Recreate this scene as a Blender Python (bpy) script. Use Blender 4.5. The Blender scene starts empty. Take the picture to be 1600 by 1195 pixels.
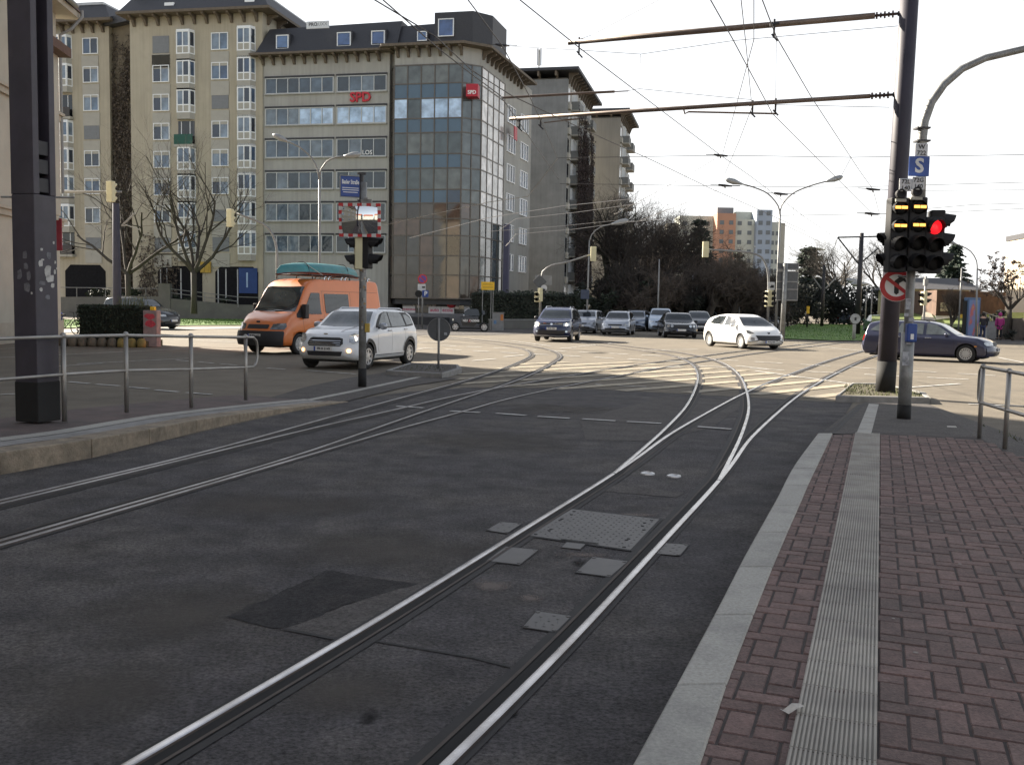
import bpy, bmesh, math, random
from mathutils import Vector, Matrix, noise
R = math.radians
SC = bpy.context.scene
COL = SC.collection
random.seed(7)
# ------------------------------------------------------------------ camera model (pixels of the 1600 x 1195 photograph)
H = 1.72; F = 1530.0; PITCH = math.atan(121/1530.0); ROLL = math.atan(0.018)
_f = Vector((0, math.cos(PITCH), -math.sin(PITCH))); _r0 = Vector((1, 0, 0)); _u0 = Vector((0, math.sin(PITCH), math.cos(PITCH)))
_r = _r0*math.cos(ROLL)+_u0*math.sin(ROLL); _u = -_r0*math.sin(ROLL)+_u0*math.cos(ROLL)
CAM = Vector((0, 0, H))
def ray(px, py): return _f+_r*((px-800)/F)-_u*((py-597.5)/F)
def G(px, py, z=0.0):
    d = ray(px, py); return CAM+d*((z-H)/d.z)
def P(px, py, depth):
    d = ray(px, py); return CAM+d*(depth/d.y)
def hor(px): return 476.5+0.018*(px-800)
cam = bpy.data.cameras.new("camera"); co = bpy.data.objects.new("camera", cam); COL.objects.link(co)
co.matrix_world = Matrix(((_r.x, _u.x, -_f.x, 0), (_r.y, _u.y, -_f.y, 0), (_r.z, _u.z, -_f.z, H), (0, 0, 0, 1)))
cam.sensor_width = 36; cam.lens = 36*F/1600; cam.clip_end = 3000; cam.clip_start = 0.05
SC.camera = co
# ------------------------------------------------------------------ materials
MATS = {}
def mat(name, col, rough=.6, metal=0, var=.18, scale=4, bump=0, bscale=40, island=0, spec=.5, coat=0, emit=0, dirt=None, dscale=1.0, damt=.5, speck=0, sscale=260, streak=0):
    """procedural principled material; var = tone variation by noise, island = tone variation per loose piece, dirt = second colour in large blotches"""
    if name in MATS: return MATS[name]
    m = bpy.data.materials.new(name); m.use_nodes = True; nt = m.node_tree; N = nt.nodes; L = nt.links
    b = N['Principled BSDF']; b.inputs['Roughness'].default_value = rough; b.inputs['Metallic'].default_value = metal
    b.inputs['Specular IOR Level'].default_value = spec; b.inputs['Coat Weight'].default_value = coat; b.inputs['Coat Roughness'].default_value = .06
    tc = N.new('ShaderNodeTexCoord'); n1 = N.new('ShaderNodeTexNoise'); n1.inputs['Scale'].default_value = scale; n1.inputs['Detail'].default_value = 6; n1.inputs['Roughness'].default_value = .65
    L.new(tc.outputs['Object'], n1.inputs['Vector'])
    mr = N.new('ShaderNodeMapRange'); mr.inputs[1].default_value = .3; mr.inputs[2].default_value = .7; mr.inputs[3].default_value = 1-var; mr.inputs[4].default_value = 1+var
    L.new(n1.outputs['Fac'], mr.inputs[0])
    fac = mr.outputs[0]
    if island:
        ge = N.new('ShaderNodeNewGeometry'); m2 = N.new('ShaderNodeMapRange'); m2.inputs[3].default_value = 1-island; m2.inputs[4].default_value = 1+island
        L.new(ge.outputs['Random Per Island'], m2.inputs[0]); mm = N.new('ShaderNodeMath'); mm.operation = 'MULTIPLY'
        L.new(fac, mm.inputs[0]); L.new(m2.outputs[0], mm.inputs[1]); fac = mm.outputs[0]
    if streak:      # rain streaks running down a wall
        mp = N.new('ShaderNodeMapping'); mp.inputs['Scale'].default_value = (2.6, 2.6, .12); L.new(tc.outputs['Object'], mp.inputs[0]); n7 = N.new('ShaderNodeTexNoise'); n7.inputs['Scale'].default_value = 1.6; n7.inputs['Detail'].default_value = 5; L.new(mp.outputs[0], n7.inputs['Vector'])
        m7 = N.new('ShaderNodeMapRange'); m7.inputs[1].default_value = .42; m7.inputs[2].default_value = .72; m7.inputs[3].default_value = 1; m7.inputs[4].default_value = 1-streak; L.new(n7.outputs['Fac'], m7.inputs[0])
        m8 = N.new('ShaderNodeMath'); m8.operation = 'MULTIPLY'; L.new(fac, m8.inputs[0]); L.new(m7.outputs[0], m8.inputs[1]); fac = m8.outputs[0]
    if speck:
        n5 = N.new('ShaderNodeTexNoise'); n5.inputs['Scale'].default_value = sscale; n5.inputs['Detail'].default_value = 6; n5.inputs['Roughness'].default_value = .75; L.new(tc.outputs['Object'], n5.inputs['Vector'])
        m5 = N.new('ShaderNodeMapRange'); m5.inputs[1].default_value = .35; m5.inputs[2].default_value = .72; m5.inputs[3].default_value = 1-speck*.6; m5.inputs[4].default_value = 1+speck; L.new(n5.outputs['Fac'], m5.inputs[0])
        m6 = N.new('ShaderNodeMath'); m6.operation = 'MULTIPLY'; L.new(fac, m6.inputs[0]); L.new(m5.outputs[0], m6.inputs[1]); fac = m6.outputs[0]
    vm = N.new('ShaderNodeVectorMath'); vm.operation = 'SCALE'; L.new(fac, vm.inputs['Scale'])
    if dirt:
        n2 = N.new('ShaderNodeTexNoise'); n2.inputs['Scale'].default_value = dscale; n2.inputs['Detail'].default_value = 8; n2.inputs['Roughness'].default_value = .7
        L.new(tc.outputs['Object'], n2.inputs['Vector']); m3 = N.new('ShaderNodeMapRange'); m3.inputs[1].default_value = .45; m3.inputs[2].default_value = .68; m3.inputs[3].default_value = 0; m3.inputs[4].default_value = damt
        L.new(n2.outputs['Fac'], m3.inputs[0]); mx = N.new('ShaderNodeMix'); mx.data_type = 'RGBA'; L.new(m3.outputs[0], mx.inputs[0])
        mx.inputs[6].default_value = (*col, 1); mx.inputs[7].default_value = (*dirt, 1); L.new(mx.outputs[2], vm.inputs[0])
    else: vm.inputs[0].default_value = col
    L.new(vm.outputs[0], b.inputs['Base Color'])
    if bump:
        n4 = N.new('ShaderNodeTexNoise'); n4.inputs['Scale'].default_value = bscale; n4.inputs['Detail'].default_value = 5; L.new(tc.outputs['Object'], n4.inputs['Vector'])
        bp = N.new('ShaderNodeBump'); bp.inputs['Strength'].default_value = bump; bp.inputs['Distance'].default_value = .02; L.new(n4.outputs['Fac'], bp.inputs['Height']); L.new(bp.outputs[0], b.inputs['Normal'])
    if emit:
        b.inputs['Emission Color'].default_value = (*col, 1); b.inputs['Emission Strength'].default_value = emit
    MATS[name] = m; return m
def glassmat(name, ramp, rough=.07, spec=.6):
    """window glass with whatever is behind it (dark room, curtain, blind) chosen per pane"""
    if name in MATS: return MATS[name]
    m = bpy.data.materials.new(name); m.use_nodes = True; nt = m.node_tree; N = nt.nodes; L = nt.links
    b = N['Principled BSDF']; b.inputs['Roughness'].default_value = rough; b.inputs['Specular IOR Level'].default_value = spec
    ge = N.new('ShaderNodeNewGeometry'); oi = N.new('ShaderNodeObjectInfo'); ad = N.new('ShaderNodeMath'); ad.operation = 'ADD'; fr = N.new('ShaderNodeMath'); fr.operation = 'FRACT'
    L.new(ge.outputs['Random Per Island'], ad.inputs[0]); L.new(oi.outputs['Random'], ad.inputs[1]); L.new(ad.outputs[0], fr.inputs[0])
    cr = N.new('ShaderNodeValToRGB'); cr.color_ramp.interpolation = 'CONSTANT'; e = cr.color_ramp.elements
    e[0].position = 0; e[0].color = (*ramp[0][1], 1); e[1].position = ramp[1][0]; e[1].color = (*ramp[1][1], 1)
    for p, c in ramp[2:]: x = e.new(p); x.color = (*c, 1)
    L.new(fr.outputs[0], cr.inputs[0])
    tc = N.new('ShaderNodeTexCoord'); n1 = N.new('ShaderNodeTexNoise'); n1.inputs['Scale'].default_value = 1.3; n1.inputs['Detail'].default_value = 4; L.new(tc.outputs['Object'], n1.inputs['Vector'])
    mr = N.new('ShaderNodeMapRange'); mr.inputs[1].default_value = .3; mr.inputs[2].default_value = .7; mr.inputs[3].default_value = .6; mr.inputs[4].default_value = 1.35; L.new(n1.outputs['Fac'], mr.inputs[0])
    vm = N.new('ShaderNodeVectorMath'); vm.operation = 'SCALE'; L.new(cr.outputs[0], vm.inputs[0]); L.new(mr.outputs[0], vm.inputs['Scale']); L.new(vm.outputs[0], b.inputs['Base Color'])
    MATS[name] = m; return m
def stainmat(name, col, soft=1.0, nscale=5):
    """a soft-edged stain: its own outline fades out by noise"""
    if name in MATS: return MATS[name]
    m = bpy.data.materials.new(name); m.use_nodes = True; nt = m.node_tree; N = nt.nodes; L = nt.links; b = N['Principled BSDF']; b.inputs['Base Color'].default_value = (*col, 1); b.inputs['Roughness'].default_value = .9; b.inputs['Specular IOR Level'].default_value = .2
    tc = N.new('ShaderNodeTexCoord'); mp = N.new('ShaderNodeMapping'); mp.inputs['Location'].default_value = (-1,-1,0); mp.inputs['Scale'].default_value = (2,2,0); L.new(tc.outputs['Generated'], mp.inputs[0]); ln = N.new('ShaderNodeVectorMath'); ln.operation = 'LENGTH'; L.new(mp.outputs[0], ln.inputs[0])
    n1 = N.new('ShaderNodeTexNoise'); n1.inputs['Scale'].default_value = nscale; n1.inputs['Detail'].default_value = 7; n1.inputs['Roughness'].default_value = .7; L.new(tc.outputs['Object'], n1.inputs['Vector'])
    a = N.new('ShaderNodeMath'); a.operation = 'MULTIPLY_ADD'; a.inputs[1].default_value = 1.6; a.inputs[2].default_value = -.25; L.new(n1.outputs['Fac'], a.inputs[0]); s_ = N.new('ShaderNodeMath'); s_.operation = 'SUBTRACT'; L.new(a.outputs[0], s_.inputs[0]); L.new(ln.outputs['Value'], s_.inputs[1])
    mr = N.new('ShaderNodeMapRange'); mr.inputs[1].default_value = -.25; mr.inputs[2].default_value = .35*soft; mr.inputs[3].default_value = 0; mr.inputs[4].default_value = .8; L.new(s_.outputs[0], mr.inputs[0]); L.new(mr.outputs[0], b.inputs['Alpha'])
    MATS[name] = m; return m
# ------------------------------------------------------------------ mesh building
class MB:
    def __init__(s, M=None): s.v = []; s.f = []; s.mi = []; s.M = M
    def add(s, vs, fs, mi=0):
        o = len(s.v); s.v += [s.M @ Vector(v) for v in vs] if s.M else [Vector(v) for v in vs]
        for f in fs: s.f.append([i+o for i in f]); s.mi.append(mi)
        return s
    def bx(s, x0, x1, y0, y1, z0, z1, mi=0):
        return s.add([(x0,y0,z0),(x1,y0,z0),(x1,y1,z0),(x0,y1,z0),(x0,y0,z1),(x1,y0,z1),(x1,y1,z1),(x0,y1,z1)], [(0,3,2,1),(4,5,6,7),(0,1,5,4),(1,2,6,5),(2,3,7,6),(3,0,4,7)], mi)
    def prism(s, pts, z0, z1, mi=0):
        n = len(pts); a = sum(pts[i][0]*pts[(i+1)%n][1]-pts[(i+1)%n][0]*pts[i][1] for i in range(n))
        if a < 0: pts = pts[::-1]
        zz = (lambda i: z1) if not callable(z1) else (lambda i: z1(*pts[i]))
        return s.add([(p[0],p[1],z0) for p in pts]+[(p[0],p[1],zz(i)) for i, p in enumerate(pts)], [tuple(range(n))[::-1], tuple(range(n,2*n))]+[(i,(i+1)%n,n+(i+1)%n,n+i) for i in range(n)], mi)
    def sheet(s, pts, z=None, mi=0):
        pts = [Vector((p[0], p[1], z if z is not None else p[2])) for p in pts]; n = len(pts)
        a = sum(pts[i].x*pts[(i+1)%n].y-pts[(i+1)%n].x*pts[i].y for i in range(n))
        if a < 0: pts = pts[::-1]
        return s.add(pts, [tuple(range(n))], mi)
    def strip(s, a, b, mi=0):
        n = len(a); return s.add(list(a)+list(b), [(i, i+1, n+i+1, n+i) for i in range(n-1)], mi)
    def tube(s, pts, rad, n=8, mi=0, cap=True):
        pts = [Vector(p) for p in pts]; k = len(pts)
        if not hasattr(rad, '__len__'): rad = [rad]*k
        vs = []; up = None
        for i, p in enumerate(pts):
            t = (pts[min(i+1,k-1)]-pts[max(i-1,0)]); 
            if t.length < 1e-9: t = Vector((0,0,1))
            t.normalize()
            if up is None: up = Vector((0,0,1)) if abs(t.z) < .9 else Vector((1,0,0))
            x = up.cross(t); 
            if x.length < 1e-6: x = Vector((1,0,0)).cross(t)
            x.normalize(); y = t.cross(x); up = y
            for j in range(n):
                a = 2*math.pi*j/n; vs.append(p+(x*math.cos(a)+y*math.sin(a))*rad[i])
        fs = [(i*n+j, i*n+(j+1)%n, (i+1)*n+(j+1)%n, (i+1)*n+j) for i in range(k-1) for j in range(n)]
        if cap: fs += [tuple(range(n))[::-1], tuple(range((k-1)*n, k*n))]
        return s.add(vs, fs, mi)
    def lathe(s, prof, n=16, M=None, mi=0, cap=True):
        vs = []; k = len(prof)
        for r, z in prof:
            for j in range(n):
                a = 2*math.pi*j/n; v = Vector((r*math.cos(a), r*math.sin(a), z)); vs.append(M @ v if M else v)
        return s.add(vs, [(i*n+j, i*n+(j+1)%n, (i+1)*n+(j+1)%n, (i+1)*n+j) for i in range(k-1) for j in range(n)]+([tuple(range(n))[::-1], tuple(range((k-1)*n,k*n))] if cap else []), mi)
    def ball(s, c, r, n=8, mi=0, sz=1):
        return s.lathe([(r*math.sin(math.pi*i/n)+1e-5, -r*sz*math.cos(math.pi*i/n)) for i in range(n+1)], n, Matrix.Translation(Vector(c)), mi)
    def mesh(s, name, mats, smooth=False):
        me = bpy.data.meshes.new(name); me.from_pydata([tuple(v) for v in s.v], [], s.f)
        for m in (mats if isinstance(mats, (list, tuple)) else [mats]): me.materials.append(m)
        me.polygons.foreach_set('material_index', s.mi)
        if smooth: me.polygons.foreach_set('use_smooth', [True]*len(s.f))
        me.update(); return me
    def build(s, name, mats, parent=None, smooth=False, bevel=0, local=True, seg=2):
        if parent is not None and not local:
            iv = (Matrix.Translation(parent.location) @ parent.rotation_euler.to_matrix().to_4x4()).inverted(); s.v = [iv @ v for v in s.v]
        me = s.mesh(name, mats, smooth)
        if bevel:
            bm = bmesh.new(); bm.from_mesh(me); bmesh.ops.remove_doubles(bm, verts=bm.verts, dist=1e-5)
            es = [e for e in bm.edges if len(e.link_faces) == 2 and e.calc_face_angle(0) > .6]
            bmesh.ops.bevel(bm, geom=es, offset=bevel, segments=seg, affect='EDGES', profile=.5); bm.to_mesh(me); bm.free()
        return link(name, me, parent)
def link(name, me, parent=None):
    o = bpy.data.objects.new(name, me); COL.objects.link(o)
    if parent is not None: o.parent = parent
    return o
def thing(name, label, cat, loc=(0,0,0), rz=0, group=None):
    o = bpy.data.objects.new(name, None); COL.objects.link(o); o.location = loc; o.rotation_euler = (0,0,rz); o.empty_display_size = .1
    return tag(o, label, cat, group)
def tag(o, label, cat, group=None):
    o['label'] = label; o['category'] = cat
    if group: o['group'] = group
    return o
def struct(o, kind='structure'): o['kind'] = kind; return o
def dup(root, loc=None, rz=None, label=None, group=None):
    r = root.copy(); COL.objects.link(r)
    if loc is not None: r.location = loc
    if rz is not None: r.rotation_euler = (0,0,rz)
    if label: r['label'] = label
    if group: r['group'] = group
    for ch in list(root.children):
        c = ch.copy(); COL.objects.link(c); c.parent = r
        for g in list(ch.children):
            d = g.copy(); COL.objects.link(d); d.parent = c
    return r
def dup_part(part, loc):
    c = part.copy(); COL.objects.link(c); c.location = loc
    for g in list(part.children):
        d = g.copy(); COL.objects.link(d); d.parent = c
    return c
def text_me(s, size, mat_, extrude=.003, bold=.0, align='CENTER', sx=1.0):
    """lettering in the XZ plane facing -Y, centred on the origin"""
    cu = bpy.data.curves.new('lettering', 'FONT'); cu.body = s; cu.size = size; cu.extrude = extrude; cu.offset = bold; cu.align_x = align; cu.align_y = 'CENTER'; cu.resolution_u = 3
    o = bpy.data.objects.new('lettering', cu); COL.objects.link(o); dg = bpy.context.evaluated_depsgraph_get(); dg.update()
    me = bpy.data.meshes.new_from_object(o.evaluated_get(dg)); bpy.data.objects.remove(o); bpy.data.curves.remove(cu)
    me.transform(Matrix.Scale(sx, 4, (1,0,0))); me.transform(Matrix.Rotation(R(90), 4, 'X')); me.materials.clear(); me.materials.append(mat_); return me
def spline(pts, step=.4):
    """Catmull-Rom through points, resampled"""
    pts = [Vector(p) for p in pts]; out = []
    for i in range(len(pts)-1):
        p0 = pts[i-1] if i else pts[0]*2-pts[1]; p1 = pts[i]; p2 = pts[i+1]; p3 = pts[i+2] if i+2 < len(pts) else pts[-1]*2-pts[-2]
        n = max(1, int((p2-p1).length/step))
        for k in range(n):
            t = k/n; out.append(.5*((2*p1)+(p2-p0)*t+(2*p0-5*p1+4*p2-p3)*t*t+(3*p1-p0-3*p2+p3)*t**3))
    out.append(pts[-1]); return out
def offs(path, d):
    out = []
    for i, p in enumerate(path):
        t = path[min(i+1, len(path)-1)]-path[max(i-1, 0)]; t.z = 0; t.normalize(); out.append(p+Vector((t.y, -t.x, 0))*d)
    return out
# ------------------------------------------------------------------ common materials
SKYR = None
asphalt = mat('asphalt_worn', (.150,.130,.101), .9, var=.18, scale=1.2, bump=.35, bscale=90, dirt=(.102,.090,.073), dscale=.22, damt=.7, spec=.25, speck=.5, sscale=60)
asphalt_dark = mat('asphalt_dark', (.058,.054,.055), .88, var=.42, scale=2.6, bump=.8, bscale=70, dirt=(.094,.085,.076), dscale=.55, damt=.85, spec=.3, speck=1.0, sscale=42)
asphalt_patch = mat('asphalt_patch', (.027,.026,.027), .9, var=.25, scale=6, bump=.6, bscale=160, spec=.25, speck=1.0, sscale=45, dirt=(.04,.036,.034), dscale=3, damt=.8)
asphalt_mid = mat('asphalt_grey', (.082,.075,.070), .9, var=.22, scale=3, bump=.4, bscale=110, dirt=(.06,.055,.052), dscale=.8, spec=.25, speck=.8, sscale=42)
paint = mat('road_paint', (.46,.45,.42), .75, var=.3, scale=7, dirt=(.15,.14,.13), dscale=4, damt=.85)
paint_warm = mat('hatch_paint', (.33,.285,.205), .8, var=.3, scale=6, dirt=(.14,.13,.115), dscale=2.2, damt=.85)
granite = mat('granite', (.33,.32,.285), .8, var=.22, scale=60, bump=.2, bscale=200, island=.10, dirt=(.17,.165,.155), dscale=3, damt=.6)
sandstone = mat('kerb_stone', (.25,.205,.15), .9, var=.25, scale=14, bump=.4, bscale=60, island=.14, dirt=(.10,.085,.065), dscale=2.5, damt=.8)
concrete = mat('concrete', (.24,.235,.225), .9, var=.2, scale=6, bump=.25, bscale=60, dirt=(.12,.115,.105), dscale=1.2, damt=.6)
brickm = mat('red_paver', (.132,.085,.075), .85, var=.25, scale=9, bump=.3, bscale=110, island=.20, dirt=(.085,.064,.057), dscale=1.1, damt=.8, speck=.5, sscale=60)
jointm = mat('paver_joint', (.050,.042,.039), .95, var=.3, scale=20)
tactm = mat('tactile_paving', (.37,.345,.30), .85, var=.2, scale=12, island=.08, dirt=(.17,.155,.14), dscale=3, damt=.7)
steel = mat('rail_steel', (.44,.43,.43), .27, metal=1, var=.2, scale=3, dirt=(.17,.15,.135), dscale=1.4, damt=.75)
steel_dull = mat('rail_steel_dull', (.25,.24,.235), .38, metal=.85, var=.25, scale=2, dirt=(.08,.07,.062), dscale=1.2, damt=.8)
rust = mat('rail_web', (.060,.046,.038), .8, var=.3, scale=8)
groovem = mat('groove_shade', (.008,.008,.008), .95, var=.3, scale=8)  # near-black colour paints the shade inside the open rail groove
tar = mat('joint_tar', (.017,.016,.016), .8, var=.3, scale=8)
platem = mat('steel_plate', (.10,.096,.092), .55, metal=.3, var=.25, scale=6, dirt=(.07,.066,.062), dscale=3, damt=.7)
galv = mat('galvanised_steel', (.24,.24,.235), .55, metal=.3, var=.2, scale=6, dirt=(.16,.15,.14), dscale=3, damt=.6)
railgrey = mat('railing_steel', (.33,.32,.30), .45, metal=.7, var=.2, scale=8, dirt=(.14,.12,.10), dscale=4, damt=.6)
mastp = mat('mast_paint', (.042,.037,.050), .5, var=.22, scale=3, dirt=(.065,.058,.062), dscale=1.3, damt=.5)
blackp = mat('black_paint', (.010,.010,.010), .8, var=.2, scale=6)
darkmet = mat('dark_metal', (.028,.028,.031), .5, var=.2, scale=6)
whitep = mat('white_paint', (.78,.78,.76), .5, var=.06, scale=6)
redp = mat('red_paint', (.48,.025,.03), .45, var=.12, scale=6)
bluep = mat('sign_blue', (.012,.055,.25), .4, var=.1, scale=6)
yellowp = mat('sign_yellow', (.75,.45,.02), .5, var=.1, scale=6)
signgrey = mat('sign_back_grey', (.075,.08,.085), .55, var=.2, scale=6)
cream = mat('signal_cream', (.56,.52,.33), .55, var=.12, scale=6, dirt=(.33,.30,.2), dscale=3)
polegrey = mat('pole_grey', (.235,.24,.235), .5, metal=.35, var=.2, scale=5, dirt=(.10,.095,.085), dscale=4, damt=.7)
grassm = mat('grass_ground', (.09,.17,.03), .95, var=.35, scale=3, bump=.6, bscale=60, dirt=(.13,.19,.04), dscale=.5)
soil = mat('soil', (.075,.062,.04), .95, var=.35, scale=9, bump=.6, bscale=60, dirt=(.08,.09,.03), dscale=3, damt=.8)
# ------------------------------------------------------------------ ground sheets
mb = MB(); nx = [-900,-400,-200,-120,-80,-60,-50,-40,-30,-20,-10,0,10,20,30,40,50,60,80,120,200,400,900]; ny = [-60,-30,-15,0,10,20,30,40,50,60,70,80,90,100,120,150,200,300,500,1200,2200]
mb.add([(x,y,0) for y in ny for x in nx], [(j*len(nx)+i, j*len(nx)+i+1, (j+1)*len(nx)+i+1, (j+1)*len(nx)+i) for j in range(len(ny)-1) for i in range(len(nx)-1)])
struct(mb.build('ground', asphalt))
# dark asphalt of the tram bed in the foreground, up to the seam at the stop
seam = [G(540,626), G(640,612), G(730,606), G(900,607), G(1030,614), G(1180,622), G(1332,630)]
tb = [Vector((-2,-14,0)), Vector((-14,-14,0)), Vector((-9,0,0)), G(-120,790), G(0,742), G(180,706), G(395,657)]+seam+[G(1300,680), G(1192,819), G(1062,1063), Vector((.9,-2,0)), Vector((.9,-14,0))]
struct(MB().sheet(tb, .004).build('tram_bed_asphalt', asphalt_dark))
def gsheet(name, pxs, z, m, kind='structure'):
    return struct(MB().sheet([G(*p) for p in pxs], z).build(name, m), kind)
def rough_edge(pts, amp=.05, step=.12, seed=1):
    rnd = random.Random(seed); out = []; n = len(pts)
    for i in range(n):
        a, b = pts[i], pts[(i+1)%n]; k = max(1, int((b-a).length/step))
        for j in range(k):
            p = a.lerp(b, j/k); out.append(p+Vector((rnd.uniform(-amp,amp), rnd.uniform(-amp,amp), 0)))
    return out
struct(MB().sheet(rough_edge([G(*p) for p in [(355,966),(440,925),(510,893),(560,900),(650,915),(590,930),(500,962),(445,985)]], .02, .06, 3), .008).build('asphalt_repair_patch', asphalt_patch))
struct(MB().sheet(rough_edge([G(*p) for p in [(560,900),(700,912),(600,975),(540,1003),(440,985),(500,962),(590,930),(650,915)]], .012, .06, 4), .0075).build('asphalt_repair_patch', asphalt_mid))
struct(MB().sheet(rough_edge([G(*p) for p in [(905,655),(1040,620),(1170,628),(1110,670),(1010,690),(915,688)]], .01, .2, 5), .0072).build('asphalt_repair_patch', asphalt_mid))
struct(MB().sheet(rough_edge([G(*p) for p in [(948,757),(1070,770),(1055,778),(935,768)]], .008, .08, 5), .0072).build('asphalt_repair_patch', asphalt_mid))
# pale scuffs on the road
scuff = stainmat('pale_scuff', (.17,.145,.13)); oil = stainmat('oil_stain', (.018,.017,.017)); worn = stainmat('worn_asphalt', (.10,.09,.078), 2.2, 1.2)
def blot(name, px, py, w, h, m, z):
    c = G(px,py); ex = (G(px+w,py)-c).length*1.5; ey = abs(G(px,py+h).y-G(px,py-h).y)*.75
    struct(MB().sheet([c+Vector((-ex,-ey,0)), c+Vector((ex,-ey,0)), c+Vector((ex,ey,0)), c+Vector((-ex,ey,0))], z).build(name, m))
for k, q in enumerate([(770,916,30,8),(830,936,18,6),(915,868,34,4),(985,805,44,3)]): blot('road_scuff', *q, scuff, .0066+k*.0001)
for k, q in enumerate([(578,1122,16,12),(800,1118,9,7),(905,880,14,5)]): blot('oil_stain', *q, oil, .0062+k*.0001)
for k, q in enumerate([(620,860,190,34),(300,960,170,50),(420,790,170,22),(760,690,130,14),(160,1080,160,60),(520,1080,150,40),(880,640,110,8)]): blot('worn_patch', *q, worn, .0050+k*.00008)
# cracks / tar seams
def groundline(name, pxs, w, z, m, wob=0, seed=1):
    rnd = random.Random(seed); p = spline([G(*q) for q in pxs], .15)
    if wob: p = [q+Vector((rnd.uniform(-wob,wob), rnd.uniform(-wob,wob), 0)) for q in p]
    p = [Vector((q.x,q.y,z)) for q in p]
    return struct(MB().strip(offs(p, w/2)[::-1], offs(p, -w/2)[::-1]).build(name, m))
groundline('tar_seam', [(565,1000),(640,1012),(740,1030),(815,1047)], .022, .009, tar, .008)
groundline('tar_seam', [(440,985),(500,994),(535,1003)], .03, .009, tar, .01, 2)
groundline('tar_seam', [(720,606),(900,607),(1030,614),(1180,622),(1332,630)], .06, .009, tar, .01, 3)
# ------------------------------------------------------------------ tram tracks
def track(name, label, left_px, right_px, z0, ext0=0, ext1=0, gauge=1.06, group='tram tracks in the road', w=.046, sides=(-1, 1)):
    L_ = [G(*p) for p in left_px]; 
    p = spline(L_, .35)
    if ext0: d = (p[0]-p[1]).normalized(); p = [p[0]+d*ext0*(1-i/6) for i in range(6)]+p
    if ext1: d = (p[-1]-p[-2]).normalized(); p = p+[p[-1]+d*ext1*(i+1)/6 for i in range(6)]
    for _ in range(6): p = [p[0]]+[(p[i-1]+p[i]*2+p[i+1])/4 for i in range(1, len(p)-1)]+[p[-1]]
    c = offs(p, gauge/2); t = thing(name, label, 'tram track', (c[0].x, c[0].y, 0), 0, group)
    for s in sides:
        e = offs(c, s*gauge/2); m = MB()
        def lay(a, b, z, mi): 
            A = [Vector((q.x,q.y,z0+z)) for q in offs(e, a)]; B = [Vector((q.x,q.y,z0+z)) for q in offs(e, b)]; m.strip(A, B, mi)
        i = -s    # inner side towards the track centre: +offset is right
        def band(a, b, z, mi): lay(min(a*i, b*i), max(a*i, b*i), z, mi) if True else None
        band(-.055, .15, .0005, 2)                    # tar bed
        prof_ = [(-w/2,.0105),(-w*.36,.0135),(-w*.12,.0145),(w*.16,.0145),(w*.38,.0132),(w/2,.0100)]
        if i < 0: prof_ = [(-x_, z_) for x_, z_ in prof_[::-1]]
        for (xa_, za_), (xb_, zb_) in zip(prof_[:-1], prof_[1:]): m.strip([Vector((q.x,q.y,z0+za_)) for q in offs(e, xa_)], [Vector((q.x,q.y,z0+zb_)) for q in offs(e, xb_)], 0)
        for (a, z) in ((-w/2, .0105), (w/2, .0100)):   # sides of the head
            A = [Vector((q.x,q.y,z0+z)) for q in offs(e, a*i)]; B = [Vector((q.x,q.y,z0+.0004)) for q in offs(e, (a+(-.004 if a < 0 else .004))*i)]
            m.strip(A, B, 3) if (a*i < 0) else m.strip(B, A, 3)
        band(w/2, w/2+.06, .0015, 1)                # groove: flat band, its depth shade painted dark
        band(w/2+.06, w/2+.078, .006, 3)            # lip
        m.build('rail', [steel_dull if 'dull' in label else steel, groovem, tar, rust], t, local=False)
    return t
RL = [(210,1195),(375,1098),(545,1001),(700,904),(860,804),(950,748),(1010,707)]
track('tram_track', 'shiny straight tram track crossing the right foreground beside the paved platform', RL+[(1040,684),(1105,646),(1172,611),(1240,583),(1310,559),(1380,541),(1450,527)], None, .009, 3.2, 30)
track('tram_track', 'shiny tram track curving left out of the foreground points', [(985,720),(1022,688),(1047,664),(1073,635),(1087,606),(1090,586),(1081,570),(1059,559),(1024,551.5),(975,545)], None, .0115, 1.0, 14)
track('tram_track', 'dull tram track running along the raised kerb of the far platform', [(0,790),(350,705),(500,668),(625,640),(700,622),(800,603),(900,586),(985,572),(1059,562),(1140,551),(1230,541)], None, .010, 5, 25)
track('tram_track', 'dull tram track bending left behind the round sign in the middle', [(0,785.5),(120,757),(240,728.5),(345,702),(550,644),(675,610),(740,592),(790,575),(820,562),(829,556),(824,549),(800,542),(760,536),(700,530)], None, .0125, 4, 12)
# ------------------------------------------------------------------ painted markings
def line(name, a, b, w, z=.013, m=paint):
    A, B = G(*a), G(*b); d = (B-A).normalized(); n = Vector((d.y,-d.x,0))*w/2
    return MB().sheet([A+n, B+n, B-n, A-n], z)
def lines(name, segs, w, z=.013, m=paint):
    mb = MB()
    for a, b in segs:
        A, B = G(*a), G(*b); d = (B-A).normalized(); n = Vector((d.y,-d.x,0))*w/2; mb.sheet([A+n, B+n, B-n, A-n], z)
    return struct(mb.build(name, m))
lines('stop_line_dashes', [((620,636),(662,638.5)),((703,643.5),(750,646)),((775,647),(822,650.5)),((840,652),(890,655)),((910,656),(962,659)),((980,660),(1033,663)),((1090,668),(1143,672))], .11, .018)
lines('lane_dashes', [((-40,619),(25,616)),((107,597),(140,600)),((150,601),(187,603.5)),((197,605),(233,608)),((243,610),(279,613)),((291,614),(330,617)),((275,563),(298,565)),((310,566),(334,568)),((345,569),(370,571)),((417,575.5),(445,577.5)),((480,579),(557,585)),((590,585),(640,589))], .11, .012)
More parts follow.
